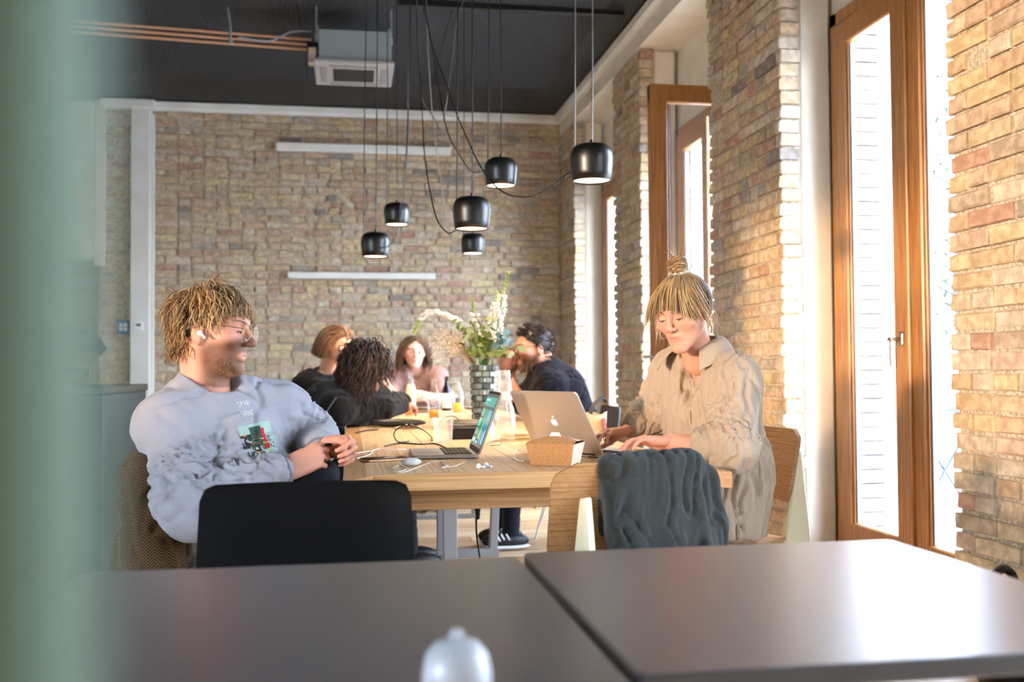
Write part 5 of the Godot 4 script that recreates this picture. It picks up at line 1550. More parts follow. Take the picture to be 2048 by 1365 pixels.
class Field:
	var o: Vector3
	var h: float
	var nx: int
	var ny: int
	var nz: int
	var d: PackedFloat32Array

	func _init(lo: Vector3, hi: Vector3, cell: float) -> void:
		o = lo
		h = cell
		nx = int((hi.x - lo.x) / h) + 2
		ny = int((hi.y - lo.y) / h) + 2
		nz = int((hi.z - lo.z) / h) + 2
		d = PackedFloat32Array()
		d.resize(nx * ny * nz)
		d.fill(1.0)

	func _range(lo: Vector3, hi: Vector3) -> Array:
		return [maxi(0, int((lo.x - o.x) / h)), mini(nx - 1, int((hi.x - o.x) / h) + 1), maxi(0, int((lo.y - o.y) / h)), mini(ny - 1, int((hi.y - o.y) / h) + 1), maxi(0, int((lo.z - o.z) / h)), mini(nz - 1, int((hi.z - o.z) / h) + 1)]

	func cap(a: Vector3, b: Vector3, ra: float, rb: float, k := 0.02, axis := Vector3.ZERO, squash := 1.0) -> void:
		# a tapered capsule, joined softly; squash < 1 flattens it along axis
		var pad := maxf(ra, rb) + k + h * 2.0
		var q := _range(a.min(b) - Vector3.ONE * pad, a.max(b) + Vector3.ONE * pad)
		var ba := b - a
		var bb := maxf(ba.length_squared(), 1e-9)
		var dr := rb - ra
		var stretch := 1.0 / squash - 1.0
		var flat := squash < 0.999
		for z in range(q[4], q[5] + 1):
			for y in range(q[2], q[3] + 1):
				var base := (z * ny + y) * nx
				var p := Vector3(o.x + q[0] * h, o.y + y * h, o.z + z * h) - a
				for x in range(q[0], q[1] + 1):
					var t := clampf(p.dot(ba) / bb, 0.0, 1.0)
					var w := p - ba * t
					if flat:
						w += axis * (w.dot(axis) * stretch)
					var v := w.length() - ra - dr * t
					if flat:
						v *= squash if v < 0 else 0.85
					var c := d[base + x]
					var e := k - absf(c - v)
					if e > 0.0:
						d[base + x] = minf(c, v) - e * e * 0.25 / k
					elif v < c:
						d[base + x] = v
					p.x += h

	func ell(c0: Vector3, r: Vector3, basis := Basis.IDENTITY, k := 0.02, carve := false) -> void:
		# an ellipsoid, joined softly or carved out softly
		var m := maxf(r.x, maxf(r.y, r.z))
		var pad := m + k + h * 2.0
		var q := _range(c0 - Vector3.ONE * pad, c0 + Vector3.ONE * pad)
		var inv := basis.transposed()
		var r1 := Vector3.ONE / r
		var r2 := r1 * r1
		for z in range(q[4], q[5] + 1):
			for y in range(q[2], q[3] + 1):
				var base := (z * ny + y) * nx
				for x in range(q[0], q[1] + 1):
					var p := inv * (Vector3(o.x + x * h, o.y + y * h, o.z + z * h) - c0)
					var k0 := (p * r1).length()
					var v := k0 * (k0 - 1.0) / maxf((p * r2).length(), 1e-6)
					if k0 < 0.15:
						v = -minf(r.x, minf(r.y, r.z)) * 0.9
					var c := d[base + x]
					if carve:
						v = -v
						var e2 := k - absf(c - v)
						if e2 > 0.0:
							d[base + x] = maxf(c, v) + e2 * e2 * 0.25 / k
						elif v > c:
							d[base + x] = v
					else:
						var e := k - absf(c - v)
						if e > 0.0:
							d[base + x] = minf(c, v) - e * e * 0.25 / k
						elif v < c:
							d[base + x] = v

	func plane_cut(at: Vector3, n: Vector3, within := 10.0) -> void:
		# removes what lies on the side the normal points to, near the given place
		for z in nz:
			for y in ny:
				var base := (z * ny + y) * nx
				for x in nx:
					if d[base + x] < h * 3.0:
						var p := Vector3(o.x + x * h, o.y + y * h, o.z + z * h)
						if p.distance_squared_to(at) < within * within:
							d[base + x] = maxf(d[base + x], (p - at).dot(n))

	func clear_table() -> void:
		# keeps cloth and skin out of the oak table top
		for z in nz:
			for y in range(clampi(int((0.68 - o.y) / h), 0, ny - 1), clampi(int((0.775 - o.y) / h) + 1, 0, ny - 1)):
				var base := (z * ny + y) * nx
				var py := o.y + y * h
				var e := minf(0.7530 - py, py - 0.678)
				for x in nx:
					var px := o.x + x * h
					var v := minf(e, minf(px + 0.034, 1.060 - px))
					if v > d[base + x]:
						d[base + x] = v

	func hollow(skin: float) -> void:
		# keeps only a skin of the given thickness
		for k in d.size():
			d[k] = absf(d[k] + skin * 0.5) - skin * 0.5

	func sample(p: Vector3) -> float:
		var g := (p - o) / h
		var x := clampi(int(g.x), 0, nx - 2)
		var y := clampi(int(g.y), 0, ny - 2)
		var z := clampi(int(g.z), 0, nz - 2)
		var f := g - Vector3(x, y, z)
		var i := (z * ny + y) * nx + x
		var c00 := lerpf(d[i], d[i + 1], f.x)
		var c10 := lerpf(d[i + nx], d[i + nx + 1], f.x)
		var j := i + nx * ny
		var c01 := lerpf(d[j], d[j + 1], f.x)
		var c11 := lerpf(d[j + nx], d[j + nx + 1], f.x)
		return lerpf(lerpf(c00, c10, f.y), lerpf(c01, c11, f.y), f.z)

	func surface_point(from: Vector3, dir: Vector3, far := 0.6) -> Vector3:
		# where a straight line first meets the field: used to lay a print, a band or a neckline on the cloth
		var p := from
		var gone := 0.0
		for k in 120:
			var v := sample(p)
			if v < 0.0005:
				break
			var s := clampf(v * 0.8, 0.001, 0.02)
			p += dir * s
			gone += s
			if gone > far:
				break
		return p

	func into(s: Shape, look: Look) -> void:
		# surface nets; look.paint(point, normal) gives each vertex its colour, look.fold(point, normal) moves it along its normal
		var at := PackedInt32Array()
		at.resize(nx * ny * nz)
		at.fill(-1)
		var first := s.v.size()
		var lim := h * 2.0
		var sx := 1
		var sy := nx
		var sz := nx * ny
		var off := [0, sx, sy, sx + sy, sz, sx + sz, sy + sz, sx + sy + sz]
		var corner := [Vector3(0, 0, 0), Vector3(1, 0, 0), Vector3(0, 1, 0), Vector3(1, 1, 0), Vector3(0, 0, 1), Vector3(1, 0, 1), Vector3(0, 1, 1), Vector3(1, 1, 1)]
		var edges := [[0, 1], [2, 3], [4, 5], [6, 7], [0, 2], [1, 3], [4, 6], [5, 7], [0, 4], [1, 5], [2, 6], [3, 7]]
		for z in nz - 1:
			for y in ny - 1:
				var i := (z * ny + y) * nx
				for x in nx - 1:
					var v0 := d[i]
					if v0 < lim and v0 > -lim:
						var neg := 0
						for k in 8:
							if d[i + off[k]] < 0.0:
								neg += 1
						if neg > 0 and neg < 8:
							var sum := Vector3.ZERO
							var cnt := 0
							for e in edges:
								var a: float = d[i + off[e[0]]]
								var b: float = d[i + off[e[1]]]
								if (a < 0.0) != (b < 0.0):
									sum += corner[e[0]].lerp(corner[e[1]], a / (a - b))
									cnt += 1
							at[i] = s.v.size()
							s.v.append(o + (Vector3(x, y, z) + sum / cnt) * h)
							s.n.append(Vector3.ZERO)
							s.t.append(Vector2.ZERO)
							s.c.append(Color.WHITE)
					i += 1
		var tri := PackedInt32Array()
		for z in range(1, nz - 1):
			for y in range(1, ny - 1):
				var i := (z * ny + y) * nx + 1
				for x in range(1, nx - 1):
					if at[i] >= 0:
						var in0 := d[i] < 0.0
						if in0 != (d[i + sx] < 0.0):
							_quad(tri, at[i], at[i - sy], at[i - sy - sz], at[i - sz], in0)
						if in0 != (d[i + sy] < 0.0):
							_quad(tri, at[i], at[i - sz], at[i - sx - sz], at[i - sx], in0)
						if in0 != (d[i + sz] < 0.0):
							_quad(tri, at[i], at[i - sx], at[i - sx - sy], at[i - sy], in0)
					i += 1
		_normals(s, first, tri)
		if look.folds:
			for k in range(first, s.v.size()):
				s.v[k] += s.n[k] * look.fold(s.v[k], s.n[k])
			for k in range(first, s.v.size()):
				s.n[k] = Vector3.ZERO
			_normals(s, first, tri)
		for k in range(first, s.v.size()):
			s.c[k] = look.paint(s.v[k], s.n[k])
		s.i.append_array(tri)

	func _quad(tri: PackedInt32Array, a: int, b: int, c: int, e: int, inside: bool) -> void:
		if a < 0 or b < 0 or c < 0 or e < 0:
			return
		if inside:
			tri.append_array(PackedInt32Array([a, c, b, a, e, c]))
		else:
			tri.append_array(PackedInt32Array([a, b, c, a, c, e]))

	func _normals(s: Shape, first: int, tri: PackedInt32Array) -> void:
		for k in range(0, tri.size(), 3):
			var a := s.v[tri[k]]
			var g := (s.v[tri[k + 2]] - a).cross(s.v[tri[k + 1]] - a)
			s.n[tri[k]] += g
			s.n[tri[k + 1]] += g
			s.n[tri[k + 2]] += g
		for k in range(first, s.v.size()):
			s.n[k] = s.n[k].normalized()

# ================================================================== ANATOMY
func at_t(x: float, y: float, t: float) -> Vector3:
	# along the ray through a pixel, t metres deep
	return EYE + ray(x, y) * t

class SkinLook extends Look:
	var inv := Transform3D.IDENTITY      # world to head
	var lip := Color(0.6, 0.3, 0.27)
	var cheek := Color(0.7, 0.35, 0.28)
	var stubble := Color(0, 0, 0)
	var beard := 0.0
	var noise := FastNoiseLite.new()
	func paint(p: Vector3, _n: Vector3) -> Color:
		var c := base
		var q := inv * p
		if absf(q.x) < 0.12 and q.y > -0.15 and q.y < 0.14 and q.z > -0.02:
			var dl := Vector3(q.x / 0.026, (q.y + 0.0665) / 0.0105, (q.z - 0.092) / 0.03).length()
			c = c.lerp(lip, 0.5 * (1.0 - smoothstep(0.75, 1.15, dl)))
			var dc := Vector3((absf(q.x) - 0.042) / 0.024, (q.y + 0.03) / 0.022, (q.z - 0.07) / 0.04).length()
			c = c.lerp(cheek, 0.35 * (1.0 - smoothstep(0.3, 1.2, dc)))
			if beard > 0.0:
				var jaw := smoothstep(-0.018, -0.045, q.y - 0.25 * maxf(0.0, q.z - 0.05)) * smoothstep(-0.02, 0.01, q.z)
				var mouth := 1.0 - smoothstep(0.8, 1.3, dl)
				var g := noise.get_noise_3dv(p * 900.0) * 0.5 + 0.5
				c = c.lerp(stubble, clampf(beard * jaw * (0.35 + 0.95 * g), 0.0, 0.95) * (1.0 - mouth))
		return c

class ClothLook extends Look:
	var noise := FastNoiseLite.new()
	var big := 0.006
	var scale := Vector3(6, 8, 6)
	var fine := 0.0025
	var fine_scale := Vector3(22, 26, 22)
	var pleats := 0.0        # lengthways creases round an upright axis
	var pleat_depth := 0.003
	var axis := Vector3.ZERO
	var bunch := []          # [from, to, depth, waves per metre]: cloth pushed together along a limb
	func _init() -> void:
		folds = true
		noise.frequency = 1.0
		noise.fractal_octaves = 2
		noise.seed = 3
	func fold(p: Vector3, _n: Vector3) -> float:
		# soft ridges with sharper valleys, as cloth creases
		var w := Vector3(noise.get_noise_3dv(p * 3.0), noise.get_noise_3dv(p * 3.0 + Vector3(9, 0, 0)), 0) * 0.7
		var a := absf(noise.get_noise_3dv(p * scale + w))
		var v := big * (1.0 - 2.0 * exp(-a * 9.0)) * 0.7 + fine * (1.0 - 2.0 * exp(-6.0 * absf(noise.get_noise_3dv(p * fine_scale + w * 2.0))))
		if pleats > 0.0:
			var th := atan2(p.x - axis.x, p.z - axis.z)
			var u := th * pleats / TAU + 2.2 * noise.get_noise_3dv(p * Vector3(6, 1.3, 6)) + 0.8 * noise.get_noise_3dv(p * Vector3(16, 3, 16))
			v += pleat_depth * (absf(sin(u * PI)) * 2.0 - 1.2)
		for b in bunch:
			var ab: Vector3 = b[1] - b[0]
			var t: float = (p - b[0]).dot(ab) / ab.length_squared()
			if t > -0.1 and t < 1.1:
				var off: Vector3 = p - b[0] - ab * t
				if off.length() < 0.12:
					var s: float = t * ab.length() * b[3] + 5.5 * noise.get_noise_3dv(p * 7.0) + off.dot(Vector3(0.6, 0.9, 0.3)) * b[3] * 0.6
					v += b[2] * sin(s * TAU) * smoothstep(-0.1, 0.15, t) * smoothstep(1.1, 0.85, t)
		return v

func lin(r: float, g: float, b: float) -> Color:
	return Color(r, g, b).srgb_to_linear()

func skin_mat() -> StandardMaterial3D:
	var h := noise_tex("skin_grain", 0.08, Color.BLACK, Color.WHITE, 3, 512)
	return mat("skin", Color.WHITE, 0.48, 0.0, {"vertex_color_use_as_albedo": true, "heightmap_texture": h, "heightmap_scale": 0.03, "uv1_triplanar": true, "uv1_scale": Vector3(14, 14, 14), "subsurf_scatter_enabled": true, "subsurf_scatter_strength": 0.12, "metallic_specular": 0.4})

func cloth_mat(key: String, rough := 0.9, bump := 0.08, sc := Vector3(30, 30, 30), rim := 0.3) -> StandardMaterial3D:
	var h := noise_tex("weave", 0.12, Color.BLACK, Color.WHITE, 2, 512)
	return mat(key, Color.WHITE, rough, 0.0, {"vertex_color_use_as_albedo": true, "heightmap_texture": h, "heightmap_scale": bump, "uv1_triplanar": true, "uv1_scale": sc, "rim_enabled": rim > 0, "rim": rim, "rim_tint": 0.5, "metallic_specular": 0.2})

func facing(fwd: Vector3, up := Vector3.UP) -> Basis:
	var z := fwd.normalized()
	var x := up.cross(z).normalized()
	return Basis(x, z.cross(x), z)

func head_into(s: Shape, look: SkinLook, X: Transform3D, neck_to: Vector3, o := {}) -> void:
	# X: head frame (face towards +z, crown +y), its basis may carry a size
	var sc := X.basis.get_scale().x
	var b := X.basis.orthonormalized()
	var cell: float = o.get("cell", 0.0036)
	look.inv = X.affine_inverse()
	var lo := X.origin.min(neck_to) - Vector3.ONE * 0.135
	var hi := X.origin.max(neck_to) + Vector3.ONE * 0.135
	lo.y = minf(lo.y, X.origin.y - 0.15)
	hi.y = X.origin.y + 0.13
	var f := Field.new(lo, hi, cell)
	var fem: float = o.get("fem", 0.0)
	var nose: float = o.get("nose", 1.0)
	# skull, face, jaw
	f.ell(X * Vector3(0, 0.022, -0.014), Vector3(0.074, 0.088, 0.097) * sc, b, 0.02 * sc)
	f.ell(X * Vector3(0, -0.026, 0.030), Vector3(0.060, 0.078, 0.056) * sc, b, 0.03 * sc)
	var jw := lerpf(0.050, 0.043, fem)
	for e in [-1.0, 1.0]:
		f.cap(X * Vector3(e * jw, -0.050, 0.002), X * Vector3(e * 0.012, -0.100, 0.066), 0.019 * sc, 0.015 * sc, 0.030 * sc)
		f.ell(X * Vector3(e * 0.043, -0.020, 0.056), Vector3(0.022, 0.018, 0.022) * sc, b, 0.030 * sc)      # cheekbone
		f.cap(X * Vector3(e * 0.012, 0.024, 0.087), X * Vector3(e * 0.046, 0.026, 0.070), 0.010 * sc, 0.009 * sc, 0.016 * sc)   # brow
	f.ell(X * Vector3(0, -0.101, 0.072), Vector3(0.018, 0.014, 0.014) * sc, b, 0.018 * sc)                  # chin
	for e in [-1.0, 1.0]:
		f.ell(X * Vector3(e * 0.031, 0.001, 0.099), Vector3(0.019, 0.0125, 0.014) * sc, b, 0.012 * sc, true)  # socket
		f.ell(X * Vector3(e * 0.031, 0.000, 0.0775), Vector3(0.0135, 0.0118, 0.0125) * sc, b, 0.004 * sc)     # lid over the eyeball
	# nose
	f.cap(X * Vector3(0, 0.014, 0.088), X * Vector3(0, -0.028, 0.088 + 0.021 * nose), 0.0075 * sc, 0.0098 * sc, 0.012 * sc)
	f.ell(X * Vector3(0, -0.032, 0.088 + 0.020 * nose), Vector3(0.0105, 0.009, 0.010) * sc, b, 0.008 * sc)
	for e in [-1.0, 1.0]:
		f.ell(X * Vector3(e * 0.0115, -0.035, 0.088 + 0.009 * nose), Vector3(0.007, 0.007, 0.0095) * sc, b, 0.006 * sc)
	# mouth
	f.ell(X * Vector3(0, -0.064, 0.076), Vector3(0.026, 0.020, 0.016) * sc, b, 0.014 * sc)
	f.cap(X * Vector3(-0.021, -0.0655, 0.0810), X * Vector3(0, -0.0600, 0.0890), 0.0036 * sc, 0.0052 * sc, 0.005 * sc)
	f.cap(X * Vector3(0.021, -0.0655, 0.0810), X * Vector3(0, -0.0600, 0.0890), 0.0036 * sc, 0.0052 * sc, 0.005 * sc)
	f.cap(X * Vector3(-0.016, -0.0715, 0.0810), X * Vector3(0.016, -0.0715, 0.0810), 0.0052 * sc, 0.0052 * sc, 0.004 * sc)
	f.ell(X * Vector3(0, -0.0725, 0.0850), Vector3(0.012, 0.0058, 0.0055) * sc, b, 0.005 * sc)
	f.ell(X * Vector3(0, -0.0665, 0.0945), Vector3(0.020, 0.0016, 0.008) * sc, b, 0.003 * sc, true)
	# ears
	for e in [-1.0, 1.0]:
		var eb := b * Basis.from_euler(Vector3(-0.22, e * 0.38, 0))
		f.ell(X * Vector3(e * 0.0775, -0.006, -0.010), Vector3(0.0062, 0.031, 0.0185) * sc, eb, 0.006 * sc)
		f.ell(X * Vector3(e * 0.0845, -0.004, -0.005), Vector3(0.0048, 0.017, 0.0095) * sc, eb, 0.004 * sc, true)
		f.ell(X * Vector3(e * 0.0770, -0.032, -0.004), Vector3(0.0055, 0.009, 0.008) * sc, eb, 0.005 * sc)
	# neck
	var nr: float = o.get("neck", lerpf(0.058, 0.050, fem)) * sc
	f.cap(X * Vector3(0, -0.035, -0.030), neck_to, nr, nr * 1.06, 0.030 * sc)
	if fem < 0.5:
		f.ell(X * Vector3(0, -0.140, 0.012), Vector3(0.012, 0.014, 0.012) * sc, b, 0.02 * sc)
	f.into(s, look)

func hand_into(s: Shape, look: Look, wrist: Vector3, fwd: Vector3, back: Vector3, thumb: Vector3, curls: Array, sc := 1.0, cell := 0.0032, thumb_bend := [0.5, 0.8, 0.35, 0.9, 0.25, 0.25]) -> void:
	# fwd: from the wrist to the knuckles; back: out of the back of the hand; thumb: towards the thumb's side
	fwd = fwd.normalized()
	thumb = (thumb - fwd * thumb.dot(fwd)).normalized()
	var up := (back - fwd * back.dot(fwd) - thumb * back.dot(thumb)).normalized()
	var f := Field.new(wrist - Vector3.ONE * 0.205 * sc, wrist + Vector3.ONE * 0.205 * sc, cell)
	var kn := [Vector3(0.027, -0.001, 0.090), Vector3(0.009, 0.003, 0.094), Vector3(-0.009, 0.001, 0.089), Vector3(-0.026, -0.005, 0.079)]
	var ln := [[0.040, 0.025, 0.020], [0.044, 0.028, 0.021], [0.040, 0.026, 0.020], [0.031, 0.020, 0.018]]
	var rd := [0.0092, 0.0094, 0.0088, 0.0078]
	var m := Basis(thumb, up, fwd)
	f.cap(wrist - fwd * 0.045 * sc, wrist, 0.026 * sc, 0.0255 * sc, 0.01 * sc, up, 0.74)
	for k in 4:
		var base: Vector3 = wrist + m * (Vector3(kn[k].x * 0.62, 0, 0.008) * sc)
		var p: Vector3 = wrist + m * (kn[k] * sc)
		f.cap(base, p, 0.0135 * sc, 0.0108 * sc, 0.012 * sc)
	f.ell(wrist + m * (Vector3(-0.012, -0.010, 0.045) * sc), Vector3(0.016, 0.012, 0.034) * sc, m, 0.012 * sc)
	f.ell(wrist + m * (Vector3(0.022, -0.010, 0.036) * sc), Vector3(0.016, 0.014, 0.028) * sc, m, 0.012 * sc)
	for k in 4:
		var c: Array = curls[k]
		var p: Vector3 = wrist + m * (kn[k] * sc)
		var side: float = c[3]
		var d0 := (fwd * cos(side) + thumb * sin(side)).normalized()
		var ang := 0.0
		for j in 3:
			ang += c[j]
			var dir := d0 * cos(ang) - up * sin(ang)
			var q: Vector3 = p + dir * ln[k][j] * sc
			f.cap(p, q, rd[k] * (1.0 - 0.10 * j) * sc, rd[k] * (0.93 - 0.12 * j) * sc, 0.005 * sc)
			p = q
	# thumb: leaves the side of the palm near its base
	var t0 := wrist + m * (Vector3(0.022, -0.006, 0.022) * sc)
	var t1: Vector3 = t0 + (fwd * thumb_bend[0] + thumb * thumb_bend[1] - up * thumb_bend[2]).normalized() * 0.042 * sc
	var t2: Vector3 = t1 + (fwd * thumb_bend[3] + thumb * thumb_bend[4] - up * thumb_bend[5]).normalized() * 0.032 * sc
	var t3: Vector3 = t2 + (fwd * (thumb_bend[3] + 0.2) + thumb * (thumb_bend[4] - 0.15) - up * thumb_bend[5]).normalized() * 0.025 * sc
	f.cap(t0, t1, 0.0145 * sc, 0.0112 * sc, 0.012 * sc)
	f.cap(t1, t2, 0.0108 * sc, 0.0098 * sc, 0.005 * sc)
	f.cap(t2, t3, 0.0100 * sc, 0.0080 * sc, 0.004 * sc)
	f.into(s, look)

func torso(f: Field, j: Dictionary, extra: float) -> void:
	# trunk from seat to collar; j: pelvis, waist, chest, neck, sh_l, sh_r, front
	var w: float = j.get("wide", 1.0)
	var fr: Vector3 = j.front
	f.cap(j.pelvis, j.waist, 0.155 * w + extra, 0.142 * w + extra, 0.05, fr, 0.80)
	f.cap(j.waist, j.chest, 0.142 * w + extra, 0.158 * w + extra, 0.06, fr, 0.74)
	f.cap(j.sh_l, j.chest, 0.066 * w + extra, 0.12 * w + extra, 0.06, fr, 0.85)
	f.cap(j.sh_r, j.chest, 0.066 * w + extra, 0.12 * w + extra, 0.06, fr, 0.85)
	f.cap(j.neck, j.sh_l, 0.055 * w + extra, 0.060 * w + extra, 0.05)
	f.cap(j.neck, j.sh_r, 0.055 * w + extra, 0.060 * w + extra, 0.05)

func grow(s: Shape, X: Transform3D, root: Vector3, dir: Vector3, length: float, steps: int, stiff: float, curl: float, freq: float, r0: float, off: float, rg: RandomNumberGenerator, down: Vector3, drag := Vector3.ZERO, sides := 4) -> void:
	# one lock of hair in head space: it falls, keeps off the skull and neck, and may curl
	var p := root
	var d := dir.normalized()
	var pts := []
	var rad := []
	var ph := rg.randf() * TAU
	var er := Vector3(0.074, 0.088, 0.097) + Vector3.ONE * off
	var ec := Vector3(0, 0.022, -0.014)
	for k in steps + 1:
		var u := float(k) / steps
		var a := d.cross(Vector3(0.3, 0.2, 0.9)).normalized()
		var b := d.cross(a)
		var amp := curl * minf(1.0, u * 2.5)
		pts.append(X * (p + a * cos(ph + freq * u) * amp + b * sin(ph + freq * u) * amp))
		rad.append(r0 * (0.75 if k == 0 else 1.0) * (1.0 - 0.75 * u * u))
		d = (d * stiff + (down + drag) * (1.0 - stiff)).normalized()
		p += d * (length / steps)
		var q := (p - ec) / er
		if q.length_squared() < 1.0:
			p = ec + er * q.normalized()
		q = (p - Vector3(0, -0.03, 0.03)) / (Vector3(0.062, 0.078, 0.056) + Vector3.ONE * off * 0.5)
		if q.length_squared() < 1.0:
			p = Vector3(0, -0.03, 0.03) + (Vector3(0.062, 0.078, 0.056) + Vector3.ONE * off * 0.5) * q.normalized()
		if p.y < -0.05:
			var n2 := Vector2(p.x, p.z + 0.034)
			if n2.length() < 0.062 + off:
				n2 = n2.normalized() * (0.062 + off)
				p.x = n2.x
				p.z = n2.y - 0.034
	s.tube(pts, rad, sides, false, 0.6)

func hairline(z: float) -> float:
	# lowest scalp height at a given depth of the head
	var zs := [-0.115, -0.07, -0.03, -0.005, 0.02, 0.05, 0.075, 0.10]
	var ys := [-0.062, -0.070, -0.045, -0.012, 0.012, 0.048, 0.074, 0.085]
	for k in 7:
		if z < zs[k + 1]:
			return lerpf(ys[k], ys[k + 1], clampf((z - zs[k]) / (zs[k + 1] - zs[k]), 0, 1))
	return 0.085

func scalp_points(n: int, rg: RandomNumberGenerator) -> Array:
	var out := []
	while out.size() < n:
		var y := rg.randf_range(-0.95, 1.0)
		var a := rg.randf() * TAU
		var r := sqrt(1.0 - y * y)
		var u := Vector3(cos(a) * r, y, sin(a) * r)
		var p := Vector3(0, 0.022, -0.014) + u * Vector3(0.075, 0.089, 0.098)
		if p.y > hairline(p.z):
			out.append([p, (u / Vector3(0.074, 0.088, 0.097)).normalized()])
	return out

func scalp_cap(s: Shape, X: Transform3D, lift: float) -> void:
	# a close layer over the scalp, so that no skin shows between locks
	var na := 48
	var nb := 30
	var ids := {}
	for b in nb + 1:
		for a in na:
			var f := PI * b / nb
			var w := TAU * a / na
			var u := Vector3(sin(f) * cos(w), cos(f), sin(f) * sin(w))
			var p := Vector3(0, 0.022, -0.014) + u * (Vector3(0.074, 0.088, 0.097) + Vector3.ONE * lift)
			if p.y > hairline(p.z) - 0.004:
				ids[b * na + a] = [X * p, (X.basis * (u / Vector3(0.074, 0.088, 0.097))).normalized()]
	for b in nb:
		for a in na:
			var q := [b * na + a, b * na + (a + 1) % na, (b + 1) * na + (a + 1) % na, (b + 1) * na + a]
			if ids.has(q[0]) and ids.has(q[1]) and ids.has(q[2]) and ids.has(q[3]):
				s.quad(ids[q[0]][0], ids[q[1]][0], ids[q[2]][0], ids[q[3]][0], ids[q[0]][1])

func eyes(p: Node3D, X: Transform3D, iris: Color, down := 0.0, open := 0.5) -> void:
	# eyeballs behind the lids, and a line of lashes; open 0 is a lowered lid
	var sc := X.basis.get_scale().x
	var b := X.basis.orthonormalized()
	for e in [-1.0, 1.0]:
		var c := X * Vector3(e * 0.031, -0.0025, 0.0785)
		var ball := put("eye", Shape.new().ball(c, Vector3(0.0108, 0.0050 * open + 0.0008, 0.0129) * sc, b, 8, 14).mesh(), mat("eye_white", Color(0.66, 0.60, 0.57), 0.25), p)
		var g := (b * Basis.from_euler(Vector3(down, 0, 0))).z
		put("iris", Shape.new().ball(c + g * 0.0112 * sc, Vector3(0.0052, 0.0052 * open + 0.0006, 0.0026) * sc, b, 6, 12).mesh(), mat("iris_%02x" % int(iris.g * 255), iris, 0.15), ball)
		var lash := []
		for k in 9:
			var u := k / 4.0 - 1.0
			var y := (0.0046 * open if open > 0.3 else -0.0015) * (1.0 - u * u) - 0.0030
			lash.append(X * Vector3(e * 0.031 + u * 0.0125, y, 0.0910 - 0.0085 * u * u + 0.0006))
		put("lashes", Shape.new().tube(lash, 0.0012 * sc, 5).mesh(), mat("lash", Color(0.13, 0.09, 0.07), 0.7), p)

func brows(s: Shape, X: Transform3D, r := 0.0024) -> void:
	for e in [-1.0, 1.0]:
		for k in 9:
			var u := k / 8.0
			var p := Vector3(e * lerpf(0.013, 0.050, u), 0.021 + 0.006 * sin(u * 2.4), lerpf(0.0985, 0.0785, u * u))
			s.tube([X * p, X * (p + Vector3(e * 0.009, 0.001 - 0.003 * u, -0.001 - 0.003 * u))], [r, r * 0.5], 4, false)

# ================================================================== PEOPLE
func person(label: String, body: Shape) -> MeshInstance3D:
	var o := put("person", body.mesh(), skin_mat())
	tag(o, label, "person")
	return o

func hair_mat() -> StandardMaterial3D:
	return mat("hair", Color.WHITE, 0.42, 0.0, {"vertex_color_use_as_albedo": true, "metallic_specular": 0.45, "rim_enabled": true, "rim": 0.25, "rim_tint": 0.6})

func build_people() -> void:
	man_in_grey()
	woman_in_linen()
	far_people()
	draped_things()

func arm(f: Field, sh: Vector3, el: Vector3, wr: Vector3, extra: float, k := 0.03) -> void:
	f.cap(sh, el, 0.054 + extra, 0.043 + extra, k)
	f.cap(el, wr, 0.042 + extra, 0.029 + extra, k)

